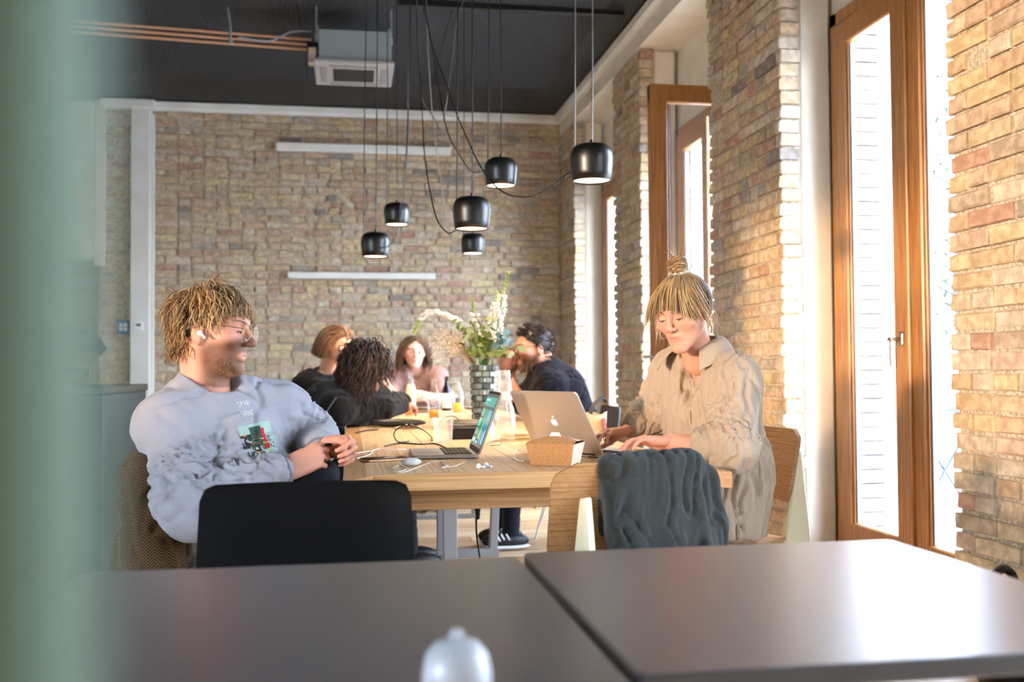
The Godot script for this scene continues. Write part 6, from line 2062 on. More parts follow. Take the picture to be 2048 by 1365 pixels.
func man_in_grey() -> void:
	var X := Transform3D(facing(Vector3(0.955, -0.05, 0.26), Vector3(0.03, 1, 0.0)).scaled(Vector3.ONE * 1.03), at_t(426, 661, 2.74))
	var front := Vector3(0.62, 0.12, 0.77).normalized()
	var j := {"pelvis": Vector3(-0.31, 0.53, -2.86), "waist": at_t(475, 985, 2.74), "chest": at_t(432, 895, 2.76), "neck": at_t(405, 792, 2.755), "sh_l": at_t(556, 826, 2.90), "sh_r": at_t(338, 858, 2.62), "front": front, "wide": 1.02}
	var el_r := at_t(372, 1003, 2.50)
	var wr_r := at_t(572, 944, 2.60)
	var el_l := at_t(632, 872, 2.98)
	var wr_l := at_t(640, 902, 2.74)
	# skin: neck and shoulders, head, hands, as one body
	var look := SkinLook.new()
	look.base = lin(0.82, 0.58, 0.48)
	look.lip = lin(0.73, 0.45, 0.40)
	look.cheek = lin(0.84, 0.52, 0.44)
	look.stubble = lin(0.44, 0.30, 0.21)
	look.beard = 0.95
	var s := Shape.new()
	var f := Field.new(Vector3(-0.75, 0.45, -3.2), Vector3(0.15, 1.15, -2.35), 0.012)
	torso(f, j, -0.02)
	arm(f, j.sh_r, el_r, wr_r, 0.0)
	arm(f, j.sh_l, el_l, wr_l, 0.0)
	f.plane_cut(Vector3(-0.31, 0.490, -2.86), Vector3.DOWN)
	f.clear_table()
	f.into(s, look)
	head_into(s, look, X, j.neck + Vector3(0.012, 0.0, 0.01), {"nose": 1.1, "neck": 0.060})
	# clasped hands on the knee
	var hr := (at_t(650, 905, 2.66) - wr_r).normalized()
	hand_into(s, look, wr_r + hr * 0.01, hr + Vector3(0, 0.05, 0), Vector3(-0.1, 0.55, 0.85), Vector3(0.1, 0.8, -0.5), [[0.75, 0.9, 0.5, 0.0], [0.85, 1.0, 0.5, 0.0], [0.95, 1.05, 0.5, 0.0], [1.05, 1.1, 0.5, 0.0]], 1.0, 0.0032, [0.8, 0.25, 0.3, 0.9, -0.1, 0.4])
	var hl := (at_t(676, 884, 2.70) - wr_l).normalized()
	hand_into(s, look, at_t(652, 897, 2.755), Vector3(0.75, 0.10, 0.60), Vector3(0.35, 0.65, -0.65), Vector3(-0.25, 0.75, 0.35), [[0.75, 1.15, 0.6, 0.05], [0.80, 1.2, 0.6, 0.0], [0.85, 1.2, 0.6, 0.0], [0.9, 1.2, 0.6, -0.05]], 0.98, 0.0032, [0.9, 0.2, 0.1, 0.9, -0.25, 0.3])
	var p := person("man in a pale grey sweatshirt and round wire glasses, hands clasped", s)
	eyes(p, X, Color(0.25, 0.32, 0.34), 0.1, 0.5)
	# sweatshirt
	var g := ClothLook.new()
	g.base = lin(0.66, 0.655, 0.675)
	g.big = 0.009
	g.scale = Vector3(4.5, 6.5, 4.5)
	g.fine = 0.0010
	g.fine_scale = Vector3(14, 18, 14)
	g.bunch = [[j.sh_r.lerp(el_r, 0.40), el_r.lerp(wr_r, 0.15), 0.0068, 13.0], [el_r.lerp(wr_r, 0.0), wr_r, 0.0050, 15.0], [j.sh_l.lerp(el_l, 0.3), el_l, 0.0035, 15.0], [el_l, wr_l, 0.003, 18.0]]
	var c := Field.new(Vector3(-0.85, 0.42, -3.25), Vector3(0.2, 1.2, -2.3), 0.0085)
	torso(c, j, 0.014)
	c.cap(j.sh_r, el_r, 0.070, 0.068, 0.05)
	c.cap(el_r, wr_r.lerp(el_r, 0.10), 0.066, 0.045, 0.04)
	c.cap(el_r + Vector3(0.02, -0.045, 0), el_r.lerp(wr_r, 0.5) + Vector3(0, -0.04, 0), 0.05, 0.035, 0.05)
	c.cap(j.sh_l, el_l, 0.068, 0.060, 0.05)
	c.cap(el_l, wr_l.lerp(el_l, 0.15), 0.064, 0.044, 0.04)
	c.cap(at_t(505, 960, 2.66), at_t(455, 905, 2.68), 0.09, 0.10, 0.08, front, 0.7)
	# neck hole
	c.ell(j.neck + Vector3(0.035, 0.055, 0.03), Vector3(0.074, 0.070, 0.074), Basis.IDENTITY, 0.012, true)
	c.plane_cut(Vector3(-0.31, 0.484, -2.86), Vector3.DOWN)
	c.clear_table()
	var cs := Shape.new()
	c.into(cs, g)
	var shirt := put("sweatshirt", cs.mesh(), cloth_mat("sweat_fabric", 0.92, 0.05, Vector3(25, 25, 25), 0.3), p)
	# ribbed collar: a ring laid on the neck hole
	var ring := []
	var nb := facing(Vector3(0.35, 0.93, 0.25), Vector3(0.77, 0, -0.6))
	for k in 29:
		var w := TAU * k / 28.0
		ring.append(j.neck + Vector3(0.020, 0.014, 0.016) + nb * Vector3(cos(w) * 0.076, sin(w) * 0.082, -0.016 * cos(2.0 * w)))
	var rt := Shape.new()
	rt.tint = lin(0.62, 0.62, 0.64)
	rt.tube(ring, 0.0105, 10, false, 0.75)
	put("collar", rt.mesh(), cloth_mat("rib_fabric", 0.92, 0.10, Vector3(60, 60, 60), 0.3), shirt)
	var cuffs := [[wr_r.lerp(el_r, 0.16), wr_r.lerp(el_r, -0.03), 0.044], [wr_l.lerp(el_l, 0.2), wr_l, 0.042]]
	for q in cuffs:
		var cu := Shape.new()
		cu.tint = lin(0.63, 0.63, 0.64)
		cu.tube([q[0], q[0].lerp(q[1], 0.5), q[1]], [q[2], q[2] * 0.98, q[2] * 0.90], 18, true)
		put("cuff", cu.mesh(), cloth_mat("rib_fabric"), shirt)
	chest_print(c, shirt, front, g)
	# trousers, one leg over the other
	var tl := ClothLook.new()
	tl.base = lin(0.13, 0.13, 0.14)
	tl.big = 0.006
	var tf := Field.new(Vector3(-0.55, 0.02, -3.3), Vector3(0.5, 0.86, -2.45), 0.012)
	tf.cap(j.pelvis + Vector3(0, -0.0, 0), j.pelvis + Vector3(0.04, -0.02, 0), 0.15, 0.15, 0.03)
	var kn_r := at_t(629, 967, 2.71)
	tf.cap(j.pelvis + Vector3(0.02, 0.0, 0.09), kn_r, 0.092, 0.066, 0.04)
	tf.cap(kn_r, Vector3(0.16, 0.40, -2.98), 0.062, 0.050, 0.03)
	tf.cap(j.pelvis + Vector3(0.02, 0.0, -0.09), Vector3(0.12, 0.545, -3.02), 0.090, 0.064, 0.04)
	tf.cap(Vector3(0.12, 0.545, -3.02), Vector3(0.10, 0.10, -3.05), 0.062, 0.052, 0.03)
	tf.plane_cut(Vector3(-0.29, 0.482, -2.86), Vector3.DOWN, 0.30)
	tf.clear_table()
	var ts := Shape.new()
	tf.into(ts, tl)
	put("trousers", ts.mesh(), cloth_mat("trouser_fabric", 0.85, 0.04), p)
	var sh := Shape.new()
	sh.ball(Vector3(0.14, 0.05, -3.05), Vector3(0.14, 0.05, 0.048), Basis.IDENTITY, 8, 14)
	put("shoe", sh.mesh(), mat("shoe_black", Color(0.03, 0.03, 0.03), 0.5), p)
	var sh2 := Shape.new()
	sh2.ball(Vector3(0.24, 0.38, -3.04), Vector3(0.14, 0.05, 0.048), Basis.from_euler(Vector3(0, 0.5, -0.2)), 8, 14)
	put("shoe", sh2.mesh(), mat("shoe_black", Color(0.03, 0.03, 0.03), 0.5), p)
	# hair: thick tousled waves
	var rg := RandomNumberGenerator.new()
	rg.seed = 31
	var hs := Shape.new()
	hs.tint = lin(0.33, 0.23, 0.13)
	scalp_cap(hs, X, 0.006)
	var down: Vector3 = X.basis.orthonormalized().inverse() * Vector3.DOWN
	var crown := Vector3(0.01, 0.115, -0.045)
	for q in scalp_points(1700, rg):
		var r: Vector3 = q[0]
		var n: Vector3 = q[1]
		var topness := smoothstep(0.0, 0.10, r.y)
		if absf(r.x) > 0.055 and r.y < 0.028 and r.z > -0.038:
			continue
		# combed away from the crown, in loose waves that neighbours share
		var away := (r - crown)
		away = (away - n * away.dot(n)).normalized()
		var wave := Vector3(sin(r.x * 95.0 + r.y * 60.0), sin(r.y * 85.0 + r.z * 70.0), sin(r.z * 90.0 + r.x * 75.0))
		var dir := n * rg.randf_range(0.15, 0.50) + away * 0.95 + wave * 0.40 + Vector3(rg.randf_range(-0.25, 0.25), rg.randf_range(-0.1, 0.2), rg.randf_range(-0.25, 0.25))
		var len := lerpf(0.036, 0.074, topness) * rg.randf_range(0.75, 1.2) * (0.72 if r.z > 0.035 else 1.0)
		var v := rg.randf()
		hs.tint = lin(0.40, 0.28, 0.16).lerp(lin(0.88, 0.71, 0.47), v * v * 0.95)
		grow(hs, X, r, dir, len, 9, 0.86, rg.randf_range(0.003, 0.007), rg.randf_range(3.0, 7.0), rg.randf_range(0.0011, 0.0026), 0.005 + 0.013 * rg.randf(), rg, down)
	for k in 420:
		# short stubble along the jaw and above the lip
		var a := rg.randf_range(-1.35, 1.35)
		var y := rg.randf_range(-0.112, -0.040) if absf(a) > 0.5 else (rg.randf_range(-0.112, -0.084) if rg.randf() < 0.7 else rg.randf_range(-0.056, -0.048))
		var root := Vector3(sin(a) * 0.057, y, 0.020 + cos(a) * (0.058 if absf(a) > 0.5 else 0.062))
		hs.tint = lin(0.38, 0.26, 0.17).lerp(lin(0.62, 0.46, 0.32), rg.randf())
		hs.tube([X * root, X * (root + Vector3(sin(a) * 0.004, -0.006, cos(a) * 0.004))], [0.0011, 0.0005], 3, false)
	hs.tint = lin(0.55, 0.40, 0.25)
	brows(hs, X, 0.0022)
	put("hair", hs.mesh(), hair_mat(), p)
	# glasses: thin gold wire, round lenses
	var wire := mat("glasses_wire", Color(0.62, 0.50, 0.34), 0.3, 0.9)
	var gl := Node3D.new()
	gl.name = "glasses"
	p.add_child(gl)
	for e in [-1.0, 1.0]:
		var rim := []
		var disc := []
		for k in 25:
			var w := TAU * k / 24.0
			var q := Vector3(e * 0.034 + cos(w) * 0.0235, -0.004 + sin(w) * 0.0215, 0.108 - 0.10 * absf(e * 0.034 + cos(w) * 0.0235) * 0.35)
			rim.append(X * q)
			disc.append(q)
		put("rim", Shape.new().tube(rim, 0.0011, 6, false).mesh(), wire, gl)
		var ls := Shape.new()
		for k in 24:
			ls.tri(X * Vector3(e * 0.034, -0.004, 0.1068), X * disc[k], X * disc[k + 1], X.basis.z)
		put("lens", ls.mesh(), mat("lens_glass", Color(1, 1, 1, 0.03), 0.02, 0.0, {"transparency": BaseMaterial3D.TRANSPARENCY_ALPHA, "metallic_specular": 0.22}), gl)
		put("temple", Shape.new().tube([X * Vector3(e * 0.057, 0.006, 0.104), X * Vector3(e * 0.074, 0.010, 0.075), X * Vector3(e * 0.081, 0.012, 0.02), X * Vector3(e * 0.084, 0.004, -0.012)], 0.0012, 6).mesh(), wire, gl)
	put("bridge", Shape.new().tube([X * Vector3(-0.011, 0.003, 0.107), X * Vector3(0, 0.008, 0.110), X * Vector3(0.011, 0.003, 0.107)], 0.0011, 6).mesh(), wire, gl)
	# wireless earbud in the near ear
	var bud := Shape.new()
	bud.ball(X * Vector3(-0.0835, -0.010, 0.0), Vector3.ONE * 0.0075, Basis.IDENTITY, 6, 10)
	bud.tube([X * Vector3(-0.088, -0.010, 0.003), X * Vector3(-0.089, -0.024, 0.017)], 0.0036, 8)
	put("earbud", bud.mesh(), mat("plastic_white", Color(0.90, 0.90, 0.89), 0.3), p)
	put("finger_ring", Shape.new().lathe([Vector2(0.0098, -0.003), Vector2(0.0108, -0.002), Vector2(0.0108, 0.002), Vector2(0.0098, 0.003)], at_t(657, 890, 2.68), 16, facing(Vector3(0, 0.2, 1))).mesh(), mat("ring_dark", Color(0.08, 0.08, 0.08), 0.3, 0.8), p)

const LETTERS := {
	"P": ["1110", "1001", "1001", "1110", "1000", "1000", "1000"], "A": ["0110", "1001", "1001", "1111", "1001", "1001", "1001"],
	"R": ["1110", "1001", "1001", "1110", "1010", "1001", "1001"], "G": ["0110", "1001", "1000", "1011", "1001", "1001", "0110"],
	"M": ["10001", "11011", "10101", "10101", "10001", "10001", "10001"], "E": ["1111", "1000", "1000", "1110", "1000", "1000", "1111"],
	"S": ["0111", "1000", "1000", "0110", "0001", "0001", "1110"]}

func chest_print(c: Field, shirt: Node3D, front: Vector3, cl: ClothLook) -> void:
	# a printed street picture and two short lines of pale lettering, laid on the cloth
	var down := Vector3(0.10, -1.0, 0.05).normalized()
	var side := Vector3(0.80, 0.14, -0.58).normalized()
	var mid := at_t(518, 877, 2.66)
	var w := 0.118
	var h := 0.082
	var rows := []
	var sh := Shape.new()
	for r in 9:
		var row := []
		for q in 13:
			var st := mid + side * (q / 12.0 - 0.5) * w + down * (r / 8.0 - 0.5) * h + front * 0.12
			var on := c.surface_point(st, -front)
			row.append(on + front * (0.0028 + cl.fold(on, front)))
		rows.append(row)
	sh.grid(rows, false, mid - front * 0.5)
	var rg := RandomNumberGenerator.new()
	rg.seed = 77
	var rects := [[0, 0, 96, 64, Color(0.62, 0.72, 0.66)], [0, 20, 30, 44, Color(0.10, 0.13, 0.11)], [26, 6, 34, 50, Color(0.20, 0.34, 0.24)], [58, 12, 10, 44, Color(0.72, 0.12, 0.14)], [70, 24, 26, 34, Color(0.50, 0.66, 0.60)]]
	for k in 60:
		rects.append([28 + (k % 6) * 5, 9 + (k / 6) * 5, 3, 3, Color(0.08, 0.12, 0.10)])
	for k in 46:
		rects.append([rg.randi() % 60, 20 + rg.randi() % 42, 2 + rg.randi() % 9, 1 + rg.randi() % 3, [Color(0.85, 0.30, 0.12), Color(0.80, 0.80, 0.70), Color(0.08, 0.10, 0.09), Color(0.60, 0.70, 0.16), Color(0.24, 0.45, 0.36), Color(0.78, 0.14, 0.14)][rg.randi() % 6]])
	for k in 22:
		rects.append([70 + rg.randi() % 24, 26 + rg.randi() % 30, 3, 5, [Color(0.28, 0.42, 0.40), Color(0.75, 0.80, 0.74), Color(0.72, 0.20, 0.2)][rg.randi() % 3]])
	for k in 14:
		rects.append([rg.randi() % 24, 22 + rg.randi() % 40, 2, 7, [Color(0.75, 0.78, 0.74), Color(0.25, 0.30, 0.27)][k % 2]])
	var m := mat("sweatshirt_print", Color.WHITE, 0.85, 0.0, {"albedo_texture": pic(96, 64, Color.WHITE, rects), "uv1_triplanar": false})
	put("printed_picture", sh.mesh(), m, shirt)
	var ink := Shape.new()
	var px := 0.0021
	for line in 2:
		var text: String = ["SPAR", "GAME"][line]
		var x := 0.0
		for ch in text:
			var g: Array = LETTERS[ch]
			for yy in 7:
				for xx in g[yy].length():
					if g[yy][xx] == "1":
						var st: Vector3 = at_t([482, 486][line], [803, 823][line], 2.66) + side * (x + xx * px) + down * (yy * px) + front * 0.12
						var on: Vector3 = c.surface_point(st, -front)
						var a: Vector3 = on + front * (0.0034 + cl.fold(on, front))
						ink.quad(a, a + side * px, a + side * px + down * px, a + down * px, front)
			x += (g[0].length() + 1.3) * px
	put("lettering", ink.mesh(), mat("pale_ink", Color(0.86, 0.85, 0.82), 0.8), shirt)

func woman_in_linen() -> void:
	var X := Transform3D(facing(Vector3(-0.74, -0.30, 0.66), Vector3(-0.12, 1, 0.02)).scaled(Vector3.ONE * 0.97), at_t(1366, 624, 3.12))
	var front := Vector3(-0.80, 0.06, 0.58).normalized()
	var j := {"pelvis": Vector3(1.165, 0.56, -3.26), "waist": at_t(1446, 955, 3.30), "chest": at_t(1420, 810, 3.26), "neck": at_t(1402, 716, 3.22), "sh_l": at_t(1464, 762, 3.12), "sh_r": at_t(1354, 752, 3.36), "front": front, "wide": 0.80}
	var el_l := at_t(1458, 898, 2.98)
	var wr_l := at_t(1338, 884, 3.05)
	var el_r := at_t(1296, 838, 3.42)
	var wr_r := at_t(1254, 862, 3.34)
	var look := SkinLook.new()
	look.base = lin(0.80, 0.575, 0.47)
	look.lip = lin(0.74, 0.41, 0.37)
	look.cheek = lin(0.81, 0.49, 0.40)
	var s := Shape.new()
	var f := Field.new(Vector3(0.70, 0.42, -3.75), Vector3(1.55, 1.16, -2.60), 0.011)
	torso(f, j, -0.012)
	arm(f, j.sh_l, el_l, wr_l, -0.004)
	arm(f, j.sh_r, el_r, wr_r, -0.006)
	f.plane_cut(Vector3(1.2, 0.488, -3.2), Vector3.DOWN)
	f.clear_table()
	f.into(s, look)
	head_into(s, look, X, j.neck + Vector3(-0.012, -0.01, 0.01), {"fem": 1.0, "nose": 0.92, "neck": 0.049})
	hand_into(s, look, wr_l, Vector3(-1.0, 0.10, -0.02), Vector3(0.1, 0.80, 0.60), Vector3(-0.05, -0.35, -0.90), [[0.45, 0.55, 0.25, 0.05], [0.35, 0.50, 0.25, 0.0], [0.30, 0.50, 0.25, -0.05], [0.35, 0.45, 0.2, -0.12]], 0.94, 0.0032, [0.6, 0.55, 0.6, 0.9, 0.1, 0.3])
	hand_into(s, look, wr_r, Vector3(-0.85, -0.02, 0.35), Vector3(0.1, 0.9, 0.45), Vector3(-0.3, -0.3, -0.9), [[0.35, 0.55, 0.3, 0.05], [0.35, 0.55, 0.3, 0.0], [0.35, 0.55, 0.3, -0.03], [0.35, 0.55, 0.3, -0.08]], 0.94, 0.0034, [0.7, 0.4, 0.5, 0.9, 0.1, 0.3])
	var p := person("woman in a crinkled beige linen shirt typing, hair in a high bun", s)
	eyes(p, X, Color(0.22, 0.30, 0.32), 0.5, 0.05)
	# shirt: loose, crinkled lengthways, open at the neck
	var g := ClothLook.new()
	g.base = lin(0.645, 0.575, 0.495)
	g.big = 0.005
	g.scale = Vector3(7, 1.6, 7)
	g.fine = 0.0010
	g.fine_scale = Vector3(30, 4.0, 30)
	g.pleats = 27.0
	g.pleat_depth = 0.0056
	g.axis = j.waist
	g.bunch = [[j.sh_l.lerp(el_l, 0.55), el_l.lerp(wr_l, 0.4), 0.004, 18.0], [j.sh_r.lerp(el_r, 0.5), el_r.lerp(wr_r, 0.5), 0.004, 18.0]]
	var c := Field.new(Vector3(0.72, 0.44, -3.72), Vector3(1.50, 1.16, -2.62), 0.0072)
	torso(c, j, 0.018)
	c.cap(j.chest, at_t(1432, 930, 3.27), 0.140, 0.142, 0.08, front, 0.80)
	c.cap(at_t(1438, 940, 3.28), at_t(1448, 1058, 3.28), 0.142, 0.138, 0.08, front, 0.85)
	c.cap(j.sh_l, el_l + Vector3(0.01, 0.01, 0), 0.072, 0.070, 0.05)
	c.cap(el_l + Vector3(0.012, 0, 0), el_l.lerp(wr_l, 0.36), 0.068, 0.056, 0.03)
	c.cap(j.sh_r, el_r, 0.080, 0.066, 0.05)
	c.cap(el_r, el_r.lerp(wr_r, 0.55), 0.064, 0.052, 0.03)
	# the open neck: carved down the front in a narrow V
	c.ell(j.neck + Vector3(-0.02, 0.055, 0.015), Vector3(0.072, 0.075, 0.072), Basis.IDENTITY, 0.010, true)
	var vee := []
	for k in 9:
		var u := k / 8.0
		vee.append(c.surface_point((j.neck + Vector3(-0.02, 0.0, 0.015)).lerp(at_t(1366, 806, 3.14), u) + front * 0.16, -front, 0.4))
	for k in 9:
		var u := k / 8.0
		c.ell(vee[k] + front * 0.004, Vector3(1, 1.3, 1) * lerpf(0.058, 0.012, u) + Vector3.ONE * 0.006, Basis.IDENTITY, 0.008, true)
	c.plane_cut(Vector3(1.2, 0.483, -3.2), Vector3.DOWN)
	c.clear_table()
	var cs := Shape.new()
	c.into(cs, g)
	var crinkle := cloth_mat("linen_fabric", 0.88, 0.12, Vector3(1.7, 0.22, 1.7), 0.25)
	var shirt := put("linen_shirt", cs.mesh(), crinkle, p)
	# collar: two stiff flaps standing round the neck
	for e in [-1.0, 1.0]:
		var rows := []
		for k in 5:
			var v := k / 4.0
			var row := []
			for q in 9:
				var u := q / 8.0
				# from the back of the neck round to the front point
				var a: float = lerpf(PI, 0.62, u) * e
				var rad := lerpf(0.062, 0.094, v) + 0.045 * u * v
				var fr := front * Vector3(1, 0, 1)
				var sd := Vector3.UP.cross(fr).normalized()
				var y := lerpf(0.060, 0.064, u) - v * (0.030 + 0.046 * u * u) - 0.040 * u * u + 0.014 * sin(v * PI)
				row.append(j.neck + Vector3(-0.012, 0.012, 0.008) + (fr.normalized() * cos(a) + sd * sin(a)) * rad + Vector3(0, y, 0))
			rows.append(row)
		var cf := Shape.new()
		cf.tint = lin(0.66, 0.59, 0.51)
		cf.grid(rows, false, j.neck - Vector3(0, 0.1, 0))
		var rows2 := []
		for r in rows:
			var r2 := []
			for q in r:
				r2.append(q + (j.neck - q).normalized() * 0.003)
			rows2.append(r2)
		cf.grid(rows2, false, j.neck + Vector3(0, 0.5, 0))
		_rim(cf, rows, rows2, j.neck)
		put("collar_flap", cf.mesh(), crinkle, shirt)
	# button band down the front
	var band := Shape.new()
	band.tint = lin(0.63, 0.56, 0.48)
	var bl := []
	for k in 12:
		var st := at_t(1362, lerpf(812, 925, k / 11.0), 3.12) + front * 0.12
		bl.append(c.surface_point(st, -front) + front * 0.003)
	band.tube(bl, 0.007, 6, true, 0.3)
	put("button_band", band.mesh(), crinkle, shirt)
	# rolled cuffs
	for q in [[el_l, wr_l, 0.30, 0.43, 0.060], [el_r, wr_r, 0.45, 0.62, 0.052]]:
		var a: Vector3 = q[0].lerp(q[1], q[2])
		var b: Vector3 = q[0].lerp(q[1], q[3])
		var cu := Shape.new()
		cu.tint = lin(0.64, 0.57, 0.49)
		var lk := []
		for k in 8:
			lk.append(a.lerp(b, k / 7.0))
		cu.tube(lk, [q[4] * 0.93, q[4] * 1.02, q[4] * 1.05, q[4] * 1.02, q[4] * 1.04, q[4] * 1.05, q[4] * 1.0, q[4] * 0.86], 22, true)
		put("rolled_cuff", cu.mesh(), crinkle, shirt)
	# trousers and shoes below the table
	var tl := ClothLook.new()
	tl.base = lin(0.20, 0.22, 0.26)
	tl.big = 0.005
	var tf := Field.new(Vector3(0.55, 0.02, -3.65), Vector3(1.45, 0.72, -2.85), 0.014)
	tf.cap(j.pelvis, j.pelvis + Vector3(-0.05, -0.02, 0.02), 0.11, 0.11, 0.03)
	for e in [-1.0, 1.0]:
		var hip: Vector3 = j.pelvis + Vector3(-0.04, 0.0, e * 0.08)
		var kn := Vector3(0.80, 0.545, -3.28 + e * 0.11)
		tf.cap(hip, kn, 0.080, 0.058, 0.04)
		tf.cap(kn, Vector3(0.84, 0.10, -3.28 + e * 0.12), 0.055, 0.045, 0.03)
	tf.plane_cut(Vector3(1.2, 0.484, -3.24), Vector3.DOWN, 0.32)
	var ts := Shape.new()
	tf.into(ts, tl)
	put("trousers", ts.mesh(), cloth_mat("trouser_fabric", 0.85, 0.04), p)
	for e in [-1.0, 1.0]:
		put("shoe", Shape.new().ball(Vector3(0.79, 0.045, -3.28 + e * 0.12), Vector3(0.13, 0.045, 0.043), Basis.IDENTITY, 8, 14).mesh(), mat("shoe_white", Color(0.8, 0.8, 0.78), 0.6), p)
	# hair: drawn up into a bun, with a full fringe and loose strands behind
	var rg := RandomNumberGenerator.new()
	rg.seed = 41
	var hs := Shape.new()
	hs.tint = lin(0.36, 0.28, 0.19)
	scalp_cap(hs, X, 0.006)
	var bun := Vector3(0, 0.150, -0.030)
	var down: Vector3 = X.basis.orthonormalized().inverse() * Vector3.DOWN
	for q in scalp_points(800, rg):
		var r: Vector3 = q[0]
		if r.z > 0.045 and r.y > 0.05:
			continue
		var v := rg.randf()
		hs.tint = lin(0.33, 0.26, 0.19).lerp(lin(0.64, 0.54, 0.42), v * v)
		# along the skull up to the bun
		var pts := []
		var rad := []
		for k in 10:
			var u := k / 9.0
			var w := r.lerp(bun + Vector3(0, -0.022, 0), u)
			var e := (w - Vector3(0, 0.022, -0.014)) / (Vector3(0.074, 0.088, 0.097) + Vector3.ONE * (0.008 + 0.004 * v))
			if u < 0.93 or e.length() < 1.0:
				w = Vector3(0, 0.022, -0.014) + (Vector3(0.074, 0.088, 0.097) + Vector3.ONE * (0.007 + 0.005 * v + 0.004 * sin(u * PI))) * e.normalized()
			pts.append(X * w)
			rad.append(0.0024 * (1.0 - 0.3 * u))
		hs.tube(pts, rad, 4, false, 0.6)
	# bun: rings of hair wound round a ball
	hs.tint = lin(0.48, 0.36, 0.23)
	hs.ball(X * bun, Vector3(0.028, 0.027, 0.028), Basis.IDENTITY, 10, 16)
	for k in 70:
		var v := rg.randf()
		hs.tint = lin(0.45, 0.33, 0.20).lerp(lin(0.80, 0.64, 0.42), v * v)
		var b := Basis.from_euler(Vector3(rg.randf_range(-0.9, 0.9), rg.randf() * TAU, rg.randf_range(-0.9, 0.9)))
		var pts := []
		var r0 := rg.randf_range(0.024, 0.032)
		var y0 := rg.randf_range(-0.014, 0.014)
		for a in 11:
			var w := a * 0.5
			pts.append(X * (bun + b * Vector3(cos(w) * r0, y0 + 0.004 * sin(w * 2.0), sin(w) * r0)))
		hs.tube(pts, 0.0022, 4, false)
	# fringe
	for k in 540:
		var u := rg.randf_range(-1.0, 1.15)
		var rz := rg.randf_range(-0.03, 0.055)
		var rx := clampf(u * 0.046, -0.05, 0.058)
		var ry := 0.022 + 0.088 * sqrt(maxf(0.0, 1.0 - (rx / 0.074) ** 2 - ((rz + 0.014) / 0.097) ** 2)) + 0.004
		var v := rg.randf()
		hs.tint = lin(0.44, 0.33, 0.21).lerp(lin(0.82, 0.68, 0.47), v * 0.9)
		grow(hs, X, Vector3(rx, ry, rz), Vector3(u * 0.45, 0.12, 0.9), rg.randf_range(0.072, 0.088) + 0.022 * absf(u) + (0.055 - rz) * 0.95, 12, 0.78, 0.001, 2.0, rg.randf_range(0.0012, 0.0020), 0.008 + 0.006 * rg.randf(), rg, down, Vector3(u * 0.12, 0, -1.3 * maxf(0.0, u - 0.55)))
	# side strands and loose ends at the nape
	for k in 24:
		var e := -1.0 if k % 4 != 0 else 1.0
		hs.tint = lin(0.70, 0.58, 0.42).lerp(lin(0.88, 0.78, 0.60), rg.randf())
		grow(hs, X, Vector3(e * 0.072, rg.randf_range(0.0, 0.05), rg.randf_range(-0.01, 0.03)), Vector3(e * 0.4, -0.6, -0.2 + rg.randf() * 0.3), rg.randf_range(0.06, 0.11), 9, 0.85, 0.003, 4.0, 0.0012, 0.010, rg, down)
	for k in 110:
		hs.tint = lin(0.72, 0.60, 0.44).lerp(lin(0.90, 0.82, 0.66), rg.randf())
		grow(hs, X, Vector3(rg.randf_range(-0.06, 0.06), rg.randf_range(-0.07, -0.01), rg.randf_range(-0.105, -0.075)), Vector3(rg.randf_range(-0.5, 0.5), rg.randf_range(-0.9, 0.1), -0.7), rg.randf_range(0.07, 0.15), 10, 0.86, rg.randf_range(0.002, 0.008), 5.0, 0.0009, 0.012, rg, down, Vector3.ZERO, 3)
	for k in 16:
		hs.tint = lin(0.85, 0.76, 0.60)
		grow(hs, X, bun + Vector3(0, 0.02, 0), Vector3(rg.randf_range(-0.7, 0.7), 1, rg.randf_range(-0.7, 0.7)), rg.randf_range(0.03, 0.06), 7, 0.95, 0.003, 4.0, 0.0006, 0.01, rg, down, Vector3.ZERO, 3)
	hs.tint = lin(0.48, 0.36, 0.24)
	brows(hs, X, 0.0018)
	put("hair", hs.mesh(), hair_mat(), p)
	# patterned hair tie, hoop earrings
	var tie := Shape.new()
	var tr := []
	for k in 33:
		var w := TAU * k / 32.0
		tr.append(X * (bun + Vector3(cos(w) * 0.027, -0.028 + 0.002 * sin(9.0 * w), sin(w) * 0.027)))
	tie.tube(tr, 0.0088, 8, false, 0.8)
	put("hair_tie", tie.mesh(), mat("spotted_cloth", Color(0.92, 0.86, 0.76), 0.8, 0.0, {"albedo_texture": noise_tex("spots", 0.045, Color(0.05, 0.05, 0.06), Color(1, 1, 1), 1, 256, FastNoiseLite.TYPE_SIMPLEX_SMOOTH, FastNoiseLite.FRACTAL_NONE, [[0.45, Color(0.05, 0.05, 0.06)], [0.5, Color(1, 1, 1)]]), "uv1_triplanar": true, "uv1_scale": Vector3(12, 12, 12)}), p)
	for e in [-1.0, 1.0]:
		var hoop := []
		for k in 25:
			var w := TAU * k / 24.0
			hoop.append(X * (Vector3(e * 0.088, -0.060, -0.002)) + Vector3(0, cos(w) * 0.023, 0) + X.basis.orthonormalized() * Vector3(e * 0.25, 0, 0.97) * sin(w) * 0.018)
		put("hoop_earring", Shape.new().tube(hoop, 0.0017, 6, false).mesh(), mat("silver", Color(0.85, 0.83, 0.80), 0.2, 1.0), p)

